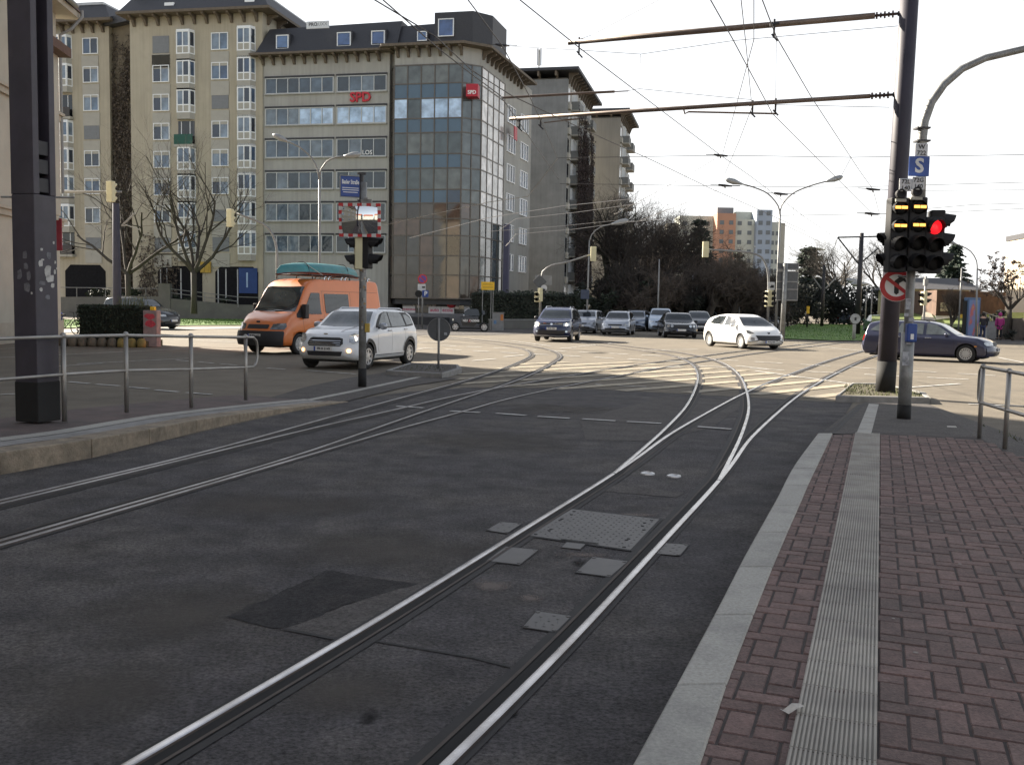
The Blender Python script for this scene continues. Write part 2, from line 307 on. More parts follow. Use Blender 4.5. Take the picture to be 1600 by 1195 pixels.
lines('lane_lines', [((-60,562),(300,545)),((-60,548),(210,536)),((300,560),(120,569)),((60,575),(160,568)),((260,529),(620,548)),((930,601),(1010,605)),((620,598),(690,596))], .1, .012)
def dashes(a, b, on, off):
    A, B = G(*a), G(*b); L_ = (B-A).length; d = (B-A)/L_; out = []; s = 0
    while s+on < L_: out.append((A+d*s, A+d*(s+on))); s += on+off
    return out
def wlines(name, segs, w, z=.013, m=paint):
    mb = MB()
    for A, B in segs:
        d = (B-A).normalized(); n = Vector((d.y,-d.x,0))*w/2; mb.sheet([A+n, B+n, B-n, A-n], z)
    return struct(mb.build(name, m))
wlines('crossing_dashes', dashes((655,544),(1070,566),.75,.55)+dashes((690,540),(1045,557),.75,.55), .2, .0135, paint)
wlines('crossing_dashes', dashes((1050,558),(1600,590),1.0,.6)+dashes((1090,572),(1600,598),1.0,.6), .14, .0138, paint)
lines('turn_lines', [((739,564),(775,561)),((787,558),(819,555)),((875,545),(900,543)),((905,541.5),(935,539)),((950,537),(985,534)),((600,552),(660,546)),((1513,632),(1620,636)),((1560,559),(1600,567)),((690,528),(800,533)),((800,533),(860,541)),((1000,548),(1090,546)),((1240,538),(1380,552)),((640,536),(700,534)),((1000,577),(1068,573)),((1150,572),(1200,577)),((1420,606),(1500,600))], .12, .0142, paint)
# striped no-stopping area
def hatch(poly, A, dirn, w, gap, n0, n1):
    mb = MB(); d = dirn.normalized(); nn = Vector((-d.y, d.x, 0)); rnd = random.Random(5)
    for k in range(n0, n1):
        o = A+nn*k*gap
        ts = []
        for i in range(len(poly)):
            p, q = poly[i], poly[(i+1)%len(poly)]; s1 = (p-o).dot(nn); s2 = (q-o).dot(nn)
            if s1*s2 < 0: x = p.lerp(q, s1/(s1-s2)); ts.append((x-o).dot(d))
        ts.sort()
        for i in range(0, len(ts)-1, 2):
            if ts[i+1]-ts[i] > .4: a, b = o+d*ts[i], o+d*ts[i+1]; m = nn*w/2; mb.sheet([a+m, a-m, b-m, b+m], .0122)
    return struct(mb.build('hatched_area', paint_warm))
hp = [G(*p) for p in [(700,588),(830,566),(1000,566),(1060,572),(1180,580),(1336,601),(1325,626),(1180,617),(1000,612),(715,604)]]
hatch(hp, G(752,598), G(1028,581)-G(752,598), .34, 1.05, -14, 16)
wlines('hatched_area', [(hp[i], hp[i+1]) for i in (4, 5)], .12, .0145, paint)
# ------------------------------------------------------------------ right platform
ZP = .22
go = [G(*p, ZP) for p in [(990,1195),(1062,1063),(1123,949),(1162,873),(1192,819),(1215,778),(1242,727),(1278,678)]]
gi = [G(*p, ZP) for p in [(1094,1195),(1135,1072),(1180,955),(1210,880),(1235,822),(1253,781),(1267,749),(1301,678)]]
d0 = (go[0]-go[1]).normalized(); d1 = (gi[0]-gi[1]).normalized(); go = [go[0]+d0*6]+go; gi = [gi[0]+d1*6]+gi
mb = MB(); so, si = spline(go, .2), spline(gi, .2)
def resamp(p, n):
    L_ = [0]; 
    for i in range(1, len(p)): L_.append(L_[-1]+(p[i]-p[i-1]).length)
    out = []; k = 0
    for j in range(n+1):
        s = L_[-1]*j/n
        while k < len(p)-2 and L_[k+1] < s: k += 1
        out.append(p[k].lerp(p[k+1], (s-L_[k])/max(1e-6, L_[k+1]-L_[k])))
    return out
nst = 16; so, si = resamp(so, nst*4), resamp(si, nst*4)
for k in range(nst):
    a, b = so[k*4:k*4+5], si[k*4:k*4+5]
    g0 = .004/(max(.1, (a[-1]-a[0]).length)); poly = [a[0].lerp(a[-1], g0)]+a[1:4]+[a[-1].lerp(a[0], g0)]+[b[-1].lerp(b[0], g0)]+b[3:0:-1]+[b[0].lerp(b[-1], g0)]
    mb.prism([(p.x, p.y) for p in poly], -.02, ZP+.012)
struct(mb.build('platform_kerb', granite, bevel=.008, seg=1))
# base slab of the platform (joint colour), to the right of the granite
edge_r = [G(1530,684,ZP), G(1625,735,ZP)]
slab = gi[:]+[G(1400,678,ZP), G(1528,682,ZP), G(1640,738,ZP)]; ed = (edge_r[1]-edge_r[0]).normalized()
slab += [edge_r[1]+ed*4, Vector((9, 2, ZP)), Vector((9,-6,ZP))]
slab[0] = Vector((gi[0].x, -6, ZP)) if False else gi[0]
struct(MB().prism([(p.x,p.y) for p in slab], -.02, ZP-.006).build('platform_base', jointm))
tl = [G(*p, ZP) for p in [(1226,1195),(1257,1042),(1288,905),(1319,750),(1336,678)]]; tr = [G(*p, ZP) for p in [(1371,1195),(1373,1060),(1374,933),(1375,750),(1375,678)]]
tdir = (tr[-1]-tr[0]).normalized(); tn = Vector((tdir.y, -tdir.x, 0)); twid = .5*((tl[0]-tr[0]).dot(-tn)+(tl[-1]-tr[-1]).dot(-tn))
T0 = tr[0]-tdir*1.2; TLEN = (tr[-1]-T0).dot(tdir)
# herringbone pavers
def inside(p, poly):
    c = False; n = len(poly)
    for i in range(n):
        a, b = poly[i], poly[(i+1)%n]
        if (a.y > p.y) != (b.y > p.y) and p.x < (b.x-a.x)*(p.y-a.y)/(b.y-a.y)+a.x: c = not c
    return c
mb = MB(); u = .105; rnd = random.Random(3); slab2 = [a.lerp(b_, .55) for a, b_ in zip(gi, go)]+slab[len(gi):]
for j in range(-4, 105):
    for i in range(-20, 60):
        for kind in ((i-j)%4 == 0, (i-j)%4 == 3):
            pass
        if (i-j)%4 == 0: w_, h_ = 2, 1
        elif (i-j)%4 == 3: w_, h_ = 1, 2
        else: continue
        c = T0+tn*((i+w_/2)*u)+tdir*((j+h_/2)*u)
        if not (inside(c, slab2) and c.y > .8): continue
        s = (c-T0).dot(tdir); l = (c-T0).dot(tn)
        if -twid+.11 < l < -.11 and s < TLEN-.06: continue
        if s > TLEN: continue
        g = .0045; a, b = (w_*u/2-g), (h_*u/2-g); z = ZP+rnd.uniform(-.0015,.0015); e = .005; ti = [rnd.uniform(-.002,.002) for _ in range(4)]
        cs = [(-1,-1),(1,-1),(1,1),(-1,1)]
        v = [c+tn*(x*a)+tdir*(y*b) for x, y in cs]+[c+tn*(x*(a-e))+tdir*(y*(b-e)) for x, y in cs]
        for k in range(4): v[k].z = ZP-.007; v[4+k].z = z+ti[k]*.5
        mb.add(v, [(4,5,6,7),(0,1,5,4),(1,2,6,5),(2,3,7,6),(3,0,4,7)])
struct(mb.build('brick_pavement', brickm))
# ribbed tactile strip
mb = MB(); nt_ = int(TLEN/.3); tl_ = TLEN/nt_; nr = 18
for k in range(nt_):
    a0, a1 = k*tl_+.003, (k+1)*tl_-.003
    for half in (0,):
        w0, w1 = -twid+.002, -.002
        def pt(s, l, z): q = T0+tdir*s+tn*l; return (q.x, q.y, z)
        vs = []; fs = []; nn = nr; st = (w1-w0)/nn
        prof = []
        for r_ in range(nn):
            x = w0+r_*st; prof += [(x, ZP+.002), (x+st*.22, ZP+.002), (x+st*.34, ZP+.010), (x+st*.80, ZP+.010), (x+st*.92, ZP+.002)]
        prof.append((w1, ZP+.002)); n_ = len(prof)
        vs = [pt(a0, x, z) for x, z in prof]+[pt(a1, x, z) for x, z in prof]
        mb.add(vs, [(i, n_+i, n_+i+1, i+1)[::-1] for i in range(n_-1)]+[tuple(range(n_)), tuple(range(n_, 2*n_))[::-1]])
struct(mb.build('tactile_paving', tactm))
# sloping grey end of the platform, down to the road
def zr(p): return max(.03, ZP-.004-.19*((p.y-go[-1].y)/(20.-go[-1].y)))
rampA = [(1280,679),(1301,677),(1336,677.5),(1375,677.5),(1400,678),(1530,684),(1640,738)]
rampB = [(1340,632),(1352,629),(1352,629),(1365,629),(1400,630),(1450,631),(1600,672)]
ra = [G(*p, ZP) for p in rampA]; rb = [G(*p, .03) for p in rampB]; rb[-1] = G(1640,700,.1)
for p in ra: p.z = ZP-.004
mb = MB(); nA = len(ra); grid = []
for t in range(7): grid += [a.lerp(b, t/6) for a, b in zip(ra, rb)]
mb.add(grid, [(t*nA+i, t*nA+i+1, (t+1)*nA+i+1, (t+1)*nA+i) for t in range(6) for i in range(nA-1)])
mb.add([Vector((p.x,p.y,p.z)) for p in [grid[t*nA] for t in range(7)]]+[Vector((grid[t*nA].x,grid[t*nA].y,-.02)) for t in range(7)], [(t,t+1,8+t,7+t)[::-1] for t in range(6)])
mb.add([Vector((p.x,p.y,p.z)) for p in [grid[t*nA+nA-1] for t in range(7)]]+[Vector((grid[t*nA+nA-1].x,grid[t*nA+nA-1].y,-.02)) for t in range(7)], [(t,t+1,8+t,7+t) for t in range(6)])
struct(mb.build('pavement_ramp', asphalt_mid))
def rz_(px, py, frac): return 0
def rampline(a, b, w, m, name, lift=.004):
    # a on the platform side, b at the bottom of the ramp; both given as grid positions (column float, row float)
    def gp(cx, t):
        i = min(int(cx), nA-2); q = ra[i].lerp(ra[i+1], cx-i); r2 = rb[i].lerp(rb[i+1], cx-i); return q.lerp(r2, t)
    A, B = gp(*a), gp(*b); d = (B-A).normalized(); n = Vector((d.y,-d.x,0)).normalized()*w/2; up = Vector((0,0,lift)); k = 8
    l = [A.lerp(B, i/k)+n+up for i in range(k+1)]; r = [A.lerp(B, i/k)-n+up for i in range(k+1)]
    return struct(MB().strip(l, r).build(name, m))
rampline((2.35,.01), (2.99,.93), .17, granite, 'paving_strip')
rampline((1.0,.0), (1.0,.93), .05, tar, 'tar_seam')
rampline((.5,.0), (.5,.93), .03, tar, 'tar_seam')
struct(MB().sheet([G(1528,683,ZP), G(1640,738,ZP), Vector((9,7.5,0)), Vector((9,9.5,0))], .10).build('soil_strip', soil)) if False else None
# litter on the platform
leafm = mat('paper_litter', (.5,.47,.42), .8, var=.2, scale=20)
c = G(1238,1115,ZP); rnd = random.Random(9); mb = MB(); pts = [(-.05,0),(-.02,-.022),(.015,-.02),(.04,-.008),(.055,.018),(.03,.012),(.005,.03),(-.03,.02)]
mb.add([(c.x+x, c.y+y, ZP+.02+.014*math.sin(x*60)+.006*rnd.random()) for x, y in pts], [(0,1,7),(1,2,6,7),(2,3,5,6),(3,4,5)])
tag(mb.build('paper_scrap', leafm), 'crumpled pale paper scrap lying on the red pavers beside the ribbed strip', 'litter')
c = G(1357,677,ZP); c = G(1487,671,.18)
tag(MB().add([(c.x-.06,c.y,.215),(c.x+.06,c.y-.02,.214),(c.x+.07,c.y+.05,.222),(c.x-.04,c.y+.06,.219)], [(0,1,2,3)]).build('paper_scrap', leafm), 'small white paper scrap lying on the grey ramp beside the striped pole', 'litter')
gumm = mat('chewing_gum', (.24,.21,.19), .8, var=.2, scale=9); mb = MB(); rnd = random.Random(21)
for k in range(46):
    s, l = rnd.uniform(.6, TLEN-.3), rnd.uniform(.06, 2.6); q = T0+tdir*s+tn*l; r_ = rnd.uniform(.006,.014)
    mb.lathe([(r_, 0), (r_*.7, .002)], 7, Matrix.Translation((q.x,q.y,ZP+.001)))
struct(mb.build('gum_spots', gumm), 'stuff')
# ------------------------------------------------------------------ metal covers in the right track
def cover(name, label, pxs, m=platem, z=.0115, grp=None, rib=True, nib=True):
    p = [G(*q) for q in pxs]; c = sum(p, Vector())/4; t = thing(name, label, 'metal cover', (c.x,c.y,0), 0, grp)
    MB().prism([(q.x,q.y) for q in p], .004, z).build('plate', m, t, local=False, bevel=.002, seg=1)
    mb = MB(); e1 = p[1]-p[0]; e2 = p[3]-p[0]; n1 = max(3, int(e1.length/.045)); n2 = max(3, int(e2.length/.045))
    if rib:
        for i in range(1, n1):
            for j in range(1, n2):
                q = p[0]+e1*((i+.25*(j%2))/n1)+e2*(j/n2)+(p[2]-p[1]-e2)*(i*j/(n1*n2)); d = (e1.normalized() if (i+j)%2 else e2.normalized())*.013; n = Vector((-d.y,d.x,0))*.25
                mb.add([(q+d).to_tuple()[:2]+(z+.001,), (q+n).to_tuple()[:2]+(z+.003,), (q-d).to_tuple()[:2]+(z+.001,), (q-n).to_tuple()[:2]+(z+.003,)], [(0,1,2,3)])
        mb.build('tread_pattern', m, t, local=False)
    # dark frame gap
    mb = MB(); f = [c+(q-c)*1.06 for q in p]
    for i in range(4): mb.sheet([p[i], p[(i+1)%4], f[(i+1)%4], f[i]], .0108)
    mb.build('frame_gap', tar, t, local=False)
    if nib:
        for q in p: r2 = c+(q-c)*.86; MB().lathe([(.014,z),(.014,z+.003),(.008,z+.004)], 8, Matrix.Translation((r2.x,r2.y,0))).build('bolt', platem, t, local=False)
    return t
big = cover('points_cover', 'large chequered steel cover plate between the rails of the foreground points', [(893,797),(1030,813),(985,861),(826,838)], nib=False)
for (px, py) in [(893,806),(897,801),(875,815),(878,813),(861,829),(858,831),(837,837),(1007,819),(1004,824),(1018,815),(1006,830),(982,844),(979,846),(975,857)]:
    c = G(px,py); MB().lathe([(.014,.0112),(.013,.0150)], 8, Matrix.Translation((c.x,c.y,0))).build('lifting_hole', tar, big, local=False)
mb = MB(); A, B = G(876,845), G(935,852); n = Vector((0,.014,0)); mb.sheet([A-n, B-n, B+n, A+n], .0165)
mb.build('lifting_slot', tar, big, local=False)
GC = 'small metal covers by the foreground rails'
cover('drain_cover', 'small ribbed metal cover outside the left rail of the foreground track', [(782,817),(815,820),(792,835),(760,830)], grp=GC)
cover('drain_cover', 'small ribbed metal cover outside the right rail of the foreground track', [(1032,850),(1076,853),(1062,870),(1020,866)], grp=GC)
cover('cable_cover', 'flat bolted metal cover just inside the left rail below the big plate', [(790,856),(841,861),(812,884),(760,878)], platem, rib=False, grp=GC)
cover('cable_cover', 'flat bolted metal cover just inside the right rail below the big plate', [(926,872),(981,879),(953,903),(900,896)], platem, rib=False, grp=GC)
cover('drain_cover', 'coarse ribbed metal cover nearest the viewer beside the right rail', [(838,957),(893,965),(868,990),(817,982)], grp=GC)
cover('valve_cover', 'tiny square metal cover against the front edge of the big steel plate', [(885,849),(915,852),(906,860),(877,857)], platem, rib=False, nib=False, grp=GC)
for (px, py, s) in [(1012,741,'left'), (1053,745,'right')]:
    c = G(px,py); mb = MB(); mb.lathe([(.075,.004),(.072,.016),(.045,.026),(.04,.026),(.036,.012)], 18, Matrix.Translation((c.x,c.y,0)))
    tag(mb.build('metal_stud', mat('worn_cap', (.5,.5,.5), .4, metal=.8, var=.2, scale=9), smooth=False), 'round shiny metal cap in the road, the %s of two between the points' % s, 'metal cap', 'round caps between the rails')
# ------------------------------------------------------------------ left platform
zt = lambda t: t
kt = [(-140,735,.22),(0,707,.22),(90,693,.215),(180,680,.2),(325,653,.15),(450,637,.07),(545,627,.012)]
K = [G(*p) for p in kt]; d0 = (K[0]-K[1]).normalized(); d0.z = 0; K = [K[0]+d0*9]+K
K = spline(K, .25)
mb = MB(); Kb = [Vector((p.x,p.y,-.02)) for p in K]; K2 = [Vector((p.x,p.y,p.z)) for p in offs(K, -.32)]
n = 4; segs = max(1, int(len(K)/n)); 
for k in range(0, len(K)-1, n):
    e = min(k+n, len(K)-1)
    for i in range(k, e):
        g = .008 if i == e-1 else 0
        a, b = K[i], K[i+1].lerp(K[i], g/.25); a2, b2 = K2[i], K2[i+1].lerp(K2[i], g/.25)
    a, b = K[k], K[e].lerp(K[k], .008); a2, b2 = K2[k], K2[e].lerp(K2[k], .008)
    vs = [Vector((q.x,q.y,-.02)) for q in (a,b,b2,a2)]+[a,b,b2,a2]; mb.add(vs, [(0,3,2,1),(4,5,6,7),(0,1,5,4),(1,2,6,5),(2,3,7,6),(3,0,4,7)])
struct(mb.build('platform_kerb', sandstone, bevel=.008, seg=1))
rows = [(.32,.004,'a'),(.62,.004,'b'),(.95,.004,'c')]
def lband(o0, o1, m, name, dz=0):
    A = [p+Vector((0,0,dz)) for p in offs(K, -o0)]; B = [p+Vector((0,0,dz)) for p in offs(K, -o1)]; return struct(MB().strip(A[::-1], B[::-1]).build(name, m))
lband(.325, .62, concrete, 'paving_strip', -.003)
lband(.62, .86, granite, 'tactile_paving', .002)
pave_l = mat('pavement_left', (.105,.078,.072), .9, var=.25, scale=3, bump=.4, bscale=80, dirt=(.075,.065,.062), dscale=1.2, damt=.7)
lband(.86, 2.3, pave_l, 'pavement', -.003)
# pavement tongue towards the mirror pole and the island
e = offs(K, -2.3)
struct(MB().strip([p+Vector((0,0,-.003)) for p in e], [Vector((p.x,p.y,-.02)) for p in e]).build('pavement_edge', concrete))
gsheet('pavement', [(395,648),(450,637),(545,627),(640,604),(720,592),(640,586),(600,583),(540,592),(480,605),(420,623),(300,640)], .016, asphalt_mid)
lines('paving_strip', [((480,627),(545,614)),((545,614),(655,590))], .16, .02, granite)
# islands
def island(name, label, pxs, zt_, m_top=soil):
    p = [G(*q) for q in pxs]; c = sum(p, Vector())/len(p); t = thing(name, label, 'traffic island', (c.x,c.y,0))
    q = [c+(v-c)*(1-.14/((v-c).length)) for v in p]; mb = MB(); n = len(p)
    for i in range(n):
        j = (i+1)%n; a, b, b2, a2 = p[i], p[j].lerp(p[i], .006), q[j].lerp(q[i], .006), q[i]
        vs = [Vector((v.x,v.y,-.02)) for v in (a,b,b2,a2)]+[Vector((v.x,v.y,zt_)) for v in (a,b,b2,a2)]; fs = [(0,3,2,1),(4,5,6,7),(0,1,5,4),(1,2,6,5),(2,3,7,6),(3,0,4,7)]
        if (p[1]-p[0]).cross(p[2]-p[1]).z < 0: fs = [f[::-1] for f in fs]
        mb.add(vs, fs)
    mb.build('kerb', concrete, t, local=False, bevel=.012, seg=1); MB().sheet(q, zt_-.02).build('planting_bed', m_top, t, local=False); return t
island('traffic_island', 'low kerbed traffic island holding the round grey-backed sign', [(602,587),(690,592),(722,583),(716,577),(640,574)], .13, asphalt_mid)
island('traffic_island', 'low kerbed island with mossy soil under the tall dark mast', [(1305,628),(1454,631),(1446,622),(1380,607),(1330,606)], .12)
# far verges
gsheet('grass_verge', [(-40,500),(100,500),(370,498),(480,499),(480,508),(300,509),(180,512),(-40,516)], .05, grassm)
gsheet('grass_verge', [(1226,512),(1250,506),(1320,507),(1420,514),(1420,533),(1300,533),(1222,530)], .05, grassm)
gsheet('far_pavement', [(560,518),(600,508),(900,507),(900,519),(760,524),(600,524)], .012, asphalt_mid)
gsheet('far_pavement', [(1440,528),(1700,545),(1700,523),(1440,515)], .012, asphalt_mid)
gsheet('far_pavement', [(-60,520),(180,513),(560,509),(560,511),(180,517),(-60,527)], .02, concrete)
# ------------------------------------------------------------------ building materials
beige = mat('beige_render', (.43,.388,.30), .9, var=.1, scale=1.0, bump=.1, bscale=30, dirt=(.345,.31,.235), dscale=.25, damt=.7, streak=.16)
beige2 = mat('beige_panel', (.40,.385,.34), .9, var=.1, scale=2, dirt=(.30,.29,.25), dscale=.5)
grey_c = mat('grey_facade', (.385,.38,.35), .9, var=.09, scale=1.2, dirt=(.26,.25,.225), dscale=.3, damt=.6, streak=.15)
conc_dark = mat('dark_concrete', (.235,.24,.238), .95, var=.14, scale=.6, dirt=(.175,.182,.182), dscale=.16, damt=.8, streak=.14)
conc_mid = mat('mid_concrete', (.25,.235,.205), .95, var=.14, scale=.8, dirt=(.15,.145,.135), dscale=.2, damt=.7, streak=.14)
slate = mat('roof_slate', (.035,.036,.042), .6, var=.2, scale=8)
eave_w = mat('eave_wood', (.13,.105,.078), .8, var=.2, scale=5)
wframe = mat('window_frame', (.80,.82,.82), .4, var=.05, scale=5)
brownfr = mat('bronze_frame', (.115,.10,.085), .45, metal=.3, var=.15, scale=4)
roomdark = [(0,(.012,.016,.022)), (.30,(.030,.042,.060)), (.50,(.06,.085,.12)), (.68,(.13,.165,.20)), (.84,(.26,.29,.32))]
g_flat = glassmat('flat_window_glass', [(0,(.02,.03,.05)), (.25,(.05,.085,.15)), (.5,(.10,.15,.22)), (.75,(.17,.22,.28))], .05, .8)
g_off = glassmat('office_glass', [(0,(.022,.035,.048)), (.3,(.045,.07,.10)), (.55,(.08,.115,.155)), (.85,(.13,.165,.20))], .05, .8)
offr = mat('office_frame', (.50,.52,.52), .45, var=.06)
g_pale_blue = glassmat('pale_blue_panes', [(0,(.42,.56,.74)), (.5,(.48,.62,.80))], .12, .5)  # pale blue panes for the second window row
g_cw = glassmat('curtain_wall_glass', [(0,(.070,.090,.095)), (.35,(.095,.112,.112)), (.7,(.125,.138,.13))], .07, .7)
g_sp = mat('blue_spandrel_glass', (.055,.105,.155), .12, var=.08, scale=2, island=.12, spec=.7)
g_low = glassmat('low_glass', [(0,(.035,.026,.02)), (.3,(.07,.055,.042)), (.6,(.10,.06,.042)), (.8,(.055,.05,.045))], .05, .8)
g_white = glassmat('white_side_panes', [(0,(.50,.49,.47)), (.55,(.62,.60,.58)), (.8,(.42,.42,.41))], .1, .6)
g_dark = glassmat('dark_glass', [(0,(.012,.014,.016)), (.5,(.025,.028,.03))], .05, .7)
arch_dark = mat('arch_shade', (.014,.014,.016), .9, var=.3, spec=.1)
shutter = mat('roller_shutter', (.19,.20,.21), .7, var=.1, scale=5)
shopw = mat('shop_interior', (.075,.065,.055), .7, var=.5, scale=2)
def frame_at(px_l, dl, px_r, dr, z=0):
    A, B = P(px_l, hor(px_l), dl), P(px_r, hor(px_r), dr); A.z = B.z = z; d = B-A; return A, math.atan2(d.y, d.x), d.length
def zpx(px, py, d): return P(px, py, d).z
def window(w, h, cols, glass, frm=wframe, fw=.07, deep=.10, rows=(1,), parent=None, name='window', loc=(0,0,0), rz=0):
    """frame (part) with the panes as its sub-part; built around its bottom left corner in x-z, the glass set back"""
    mb = MB(); mb.bx(0, w, -deep, .02, 0, fw); mb.bx(0, w, -deep, .02, h-fw, h); 
    xs = [w*i/cols for i in range(cols+1)]
    for i, x in enumerate(xs):
        a = 0 if i == 0 else (x-fw if i == cols else x-fw/2); mb.bx(a, a+fw, -deep+.003, .02, fw, h-fw)
    tot = sum(rows); zs = [fw]; 
    for r_ in rows: zs.append(zs[-1]+(h-2*fw)*r_/tot)
    for z in zs[1:-1]: mb.bx(fw, w-fw, -deep+.006, .02, z-fw/2, z+fw/2)
    f = mb.build(name, frm, parent); f.location = loc; f.rotation_euler = (0,0,rz)
    gb = MB()
    for i in range(cols):
        for k in range(len(rows)): gb.add([(xs[i]+.02,-deep*.35,zs[k]+.0), (xs[i+1]-.02,-deep*.35,zs[k]), (xs[i+1]-.02,-deep*.35,zs[k+1]), (xs[i]+.02,-deep*.35,zs[k+1])], [(0,1,2,3)])
    p = gb.build('pane', glass, f); return f
def bracket(mb, x, z, h=.75, l=.95, w=.2, y=0):
    mb.add([(x-w/2,y,z),(x-w/2,y-l,z),(x-w/2,y-l,z-.16),(x-w/2,y-l*.45,z-.34),(x-w/2,y-.16,z-h),(x-w/2,y,z-h),(x+w/2,y,z),(x+w/2,y-l,z),(x+w/2,y-l,z-.16),(x+w/2,y-l*.45,z-.34),(x+w/2,y-.16,z-h),(x+w/2,y,z-h)],
           [(0,1,2,3,4,5),(11,10,9,8,7,6)]+[(i,6+i,6+(i+1)%6,(i+1)%6) for i in range(6)])
BRK = {}
def brackets(parent, places, h=.75, l=.95, w=.2):
    for x, y, z, a in places:
        k = (round(h,2), round(l,2), round(w,2))
        if k not in BRK: m_ = MB(); bracket(m_, 0, 0, h, l, w); BRK[k] = m_.mesh('eave_bracket', eave_w)
        o = link('eave_bracket', BRK[k], parent); o.location = (x, y, z); o.rotation_euler = (0,0,a)
def twigs(mb, pts, rnd, r, n=4): mb.tube(pts, [r*(1-.6*i/(len(pts)-1)) for i in range(len(pts))], n, cap=False)
def creeper(name, label, frm, x0, x1, y, z0, z1, count, seed, density_top=.5, leafcol=None, parent_rz=0):
    """bare brown creeper: stems and dead leaves climbing a wall plane (local x-z of frm)"""
    A, rz, _ = frm; t = thing(name, label, 'creeper', A, rz); rnd = random.Random(seed); sb = MB(); lb = MB()
    for k in range(count):
        x = rnd.uniform(x0, x1); z = z0; top = z0+(z1-z0)*(rnd.random()**density_top); pts = [(x, y-.05, z)]
        while z < top:
            z += rnd.uniform(.4,1.1); x = min(max(x+rnd.uniform(-.35,.35), x0-.2), x1+.2); pts.append((x, y-rnd.uniform(.03,.22), z))
            for q in range(4):
                a = rnd.uniform(0, 6.28); l = rnd.uniform(.3,.9); sb.tube([pts[-1], (x+math.cos(a)*l*.5, y-rnd.uniform(.05,.3), z+math.sin(a)*l*.5), (x+math.cos(a)*l, y-rnd.uniform(.05,.4), z+math.sin(a)*l-.1)], [.02,.014,.006], 3, cap=False)
            for q in range(9):
                c = Vector((x+rnd.uniform(-.6,.6), y-rnd.uniform(.03,.35), z+rnd.uniform(-.5,.5))); s = rnd.uniform(.05,.14); e1 = Vector((rnd.uniform(-1,1), rnd.uniform(-.4,.4), rnd.uniform(-1,1))).normalized()*s; e2 = Vector((rnd.uniform(-1,1), rnd.uniform(-.6,.6), rnd.uniform(-1,1))).normalized()*s
                lb.add([c-e1, c+e2, c+e1, c-e2], [(0,1,2,3)])
        if len(pts) > 1: twigs(sb, pts, rnd, .035)
    sb.build('stem', mat('creeper_stem', (.055,.042,.034), .95, var=.3, scale=5), t); lb.build('foliage', leafcol or mat('creeper_leaf', (.062,.042,.036), .9, var=.35, scale=2, island=.5), t); return t
# ------------------------------------------------------------------ beige tower
FB = frame_at(208, 90.5, 411, 88); A, rz, WB = FB; sc = WB/(411-208)
tower = thing('apartment_tower', 'tall beige apartment tower with white bay windows, tallest building of the row', 'apartment block', A, rz)
zt_ = lambda py, px=310: zpx(px, py, 89.2)
ZE = zt_(24); rows_b = [67,113,158.5,204,248,291.5,334,380.5]
X = lambda px: (px-208)*sc
wall = MB(); wall.bx(0, WB, 0, 24, -.5, ZE); wall.build('wall', beige, tower)
brackets(tower, [(.5+i*(WB-1)/10, 0, ZE, 0) for i in range(11)]+[(WB, 1+i*2.0, ZE, R(90)) for i in range(12)], .8, 1.0, .22)
mb = MB(); mb.bx(-.6, WB+1.2, -1.25, 25.2, ZE+.002, ZE+.22, 1)
mb.add([(-.5,-1.1,ZE+.22),(WB+1.05,-1.1,ZE+.22),(WB+1.05,25,ZE+.22),(-.5,25,ZE+.22),(.2,.15,ZE+1.75),(WB-.1,.15,ZE+1.75),(WB-.1,24,ZE+1.75),(.2,24,ZE+1.75)], [(0,1,5,4),(1,2,6,5),(2,3,7,6),(3,0,4,7),(4,5,6,7)], 0)
rf = mb.build('roof', [slate, eave_w], tower)
MB().bx(1.6, WB-.3, .12, 23.8, ZE+1.752, ZE+2.0).build('roof_edge', mat('zinc', (.42,.43,.44), .5, metal=.4, var=.1), rf)
MB().bx(.3, 2.2, .05, 3, ZE+.9, ZE+2.35).build('stair_tower', beige, rf)
mb = MB(); mb.bx(8.9,10,2,5,ZE+2.0,ZE+2.9); mb.build('roof_hut', slate, rf)
for px in (276, 397): MB().bx(X(px)-.45, X(px)+.45, -.7, -.45, ZE+.66, ZE+.98).build('skylight', wframe, rf)
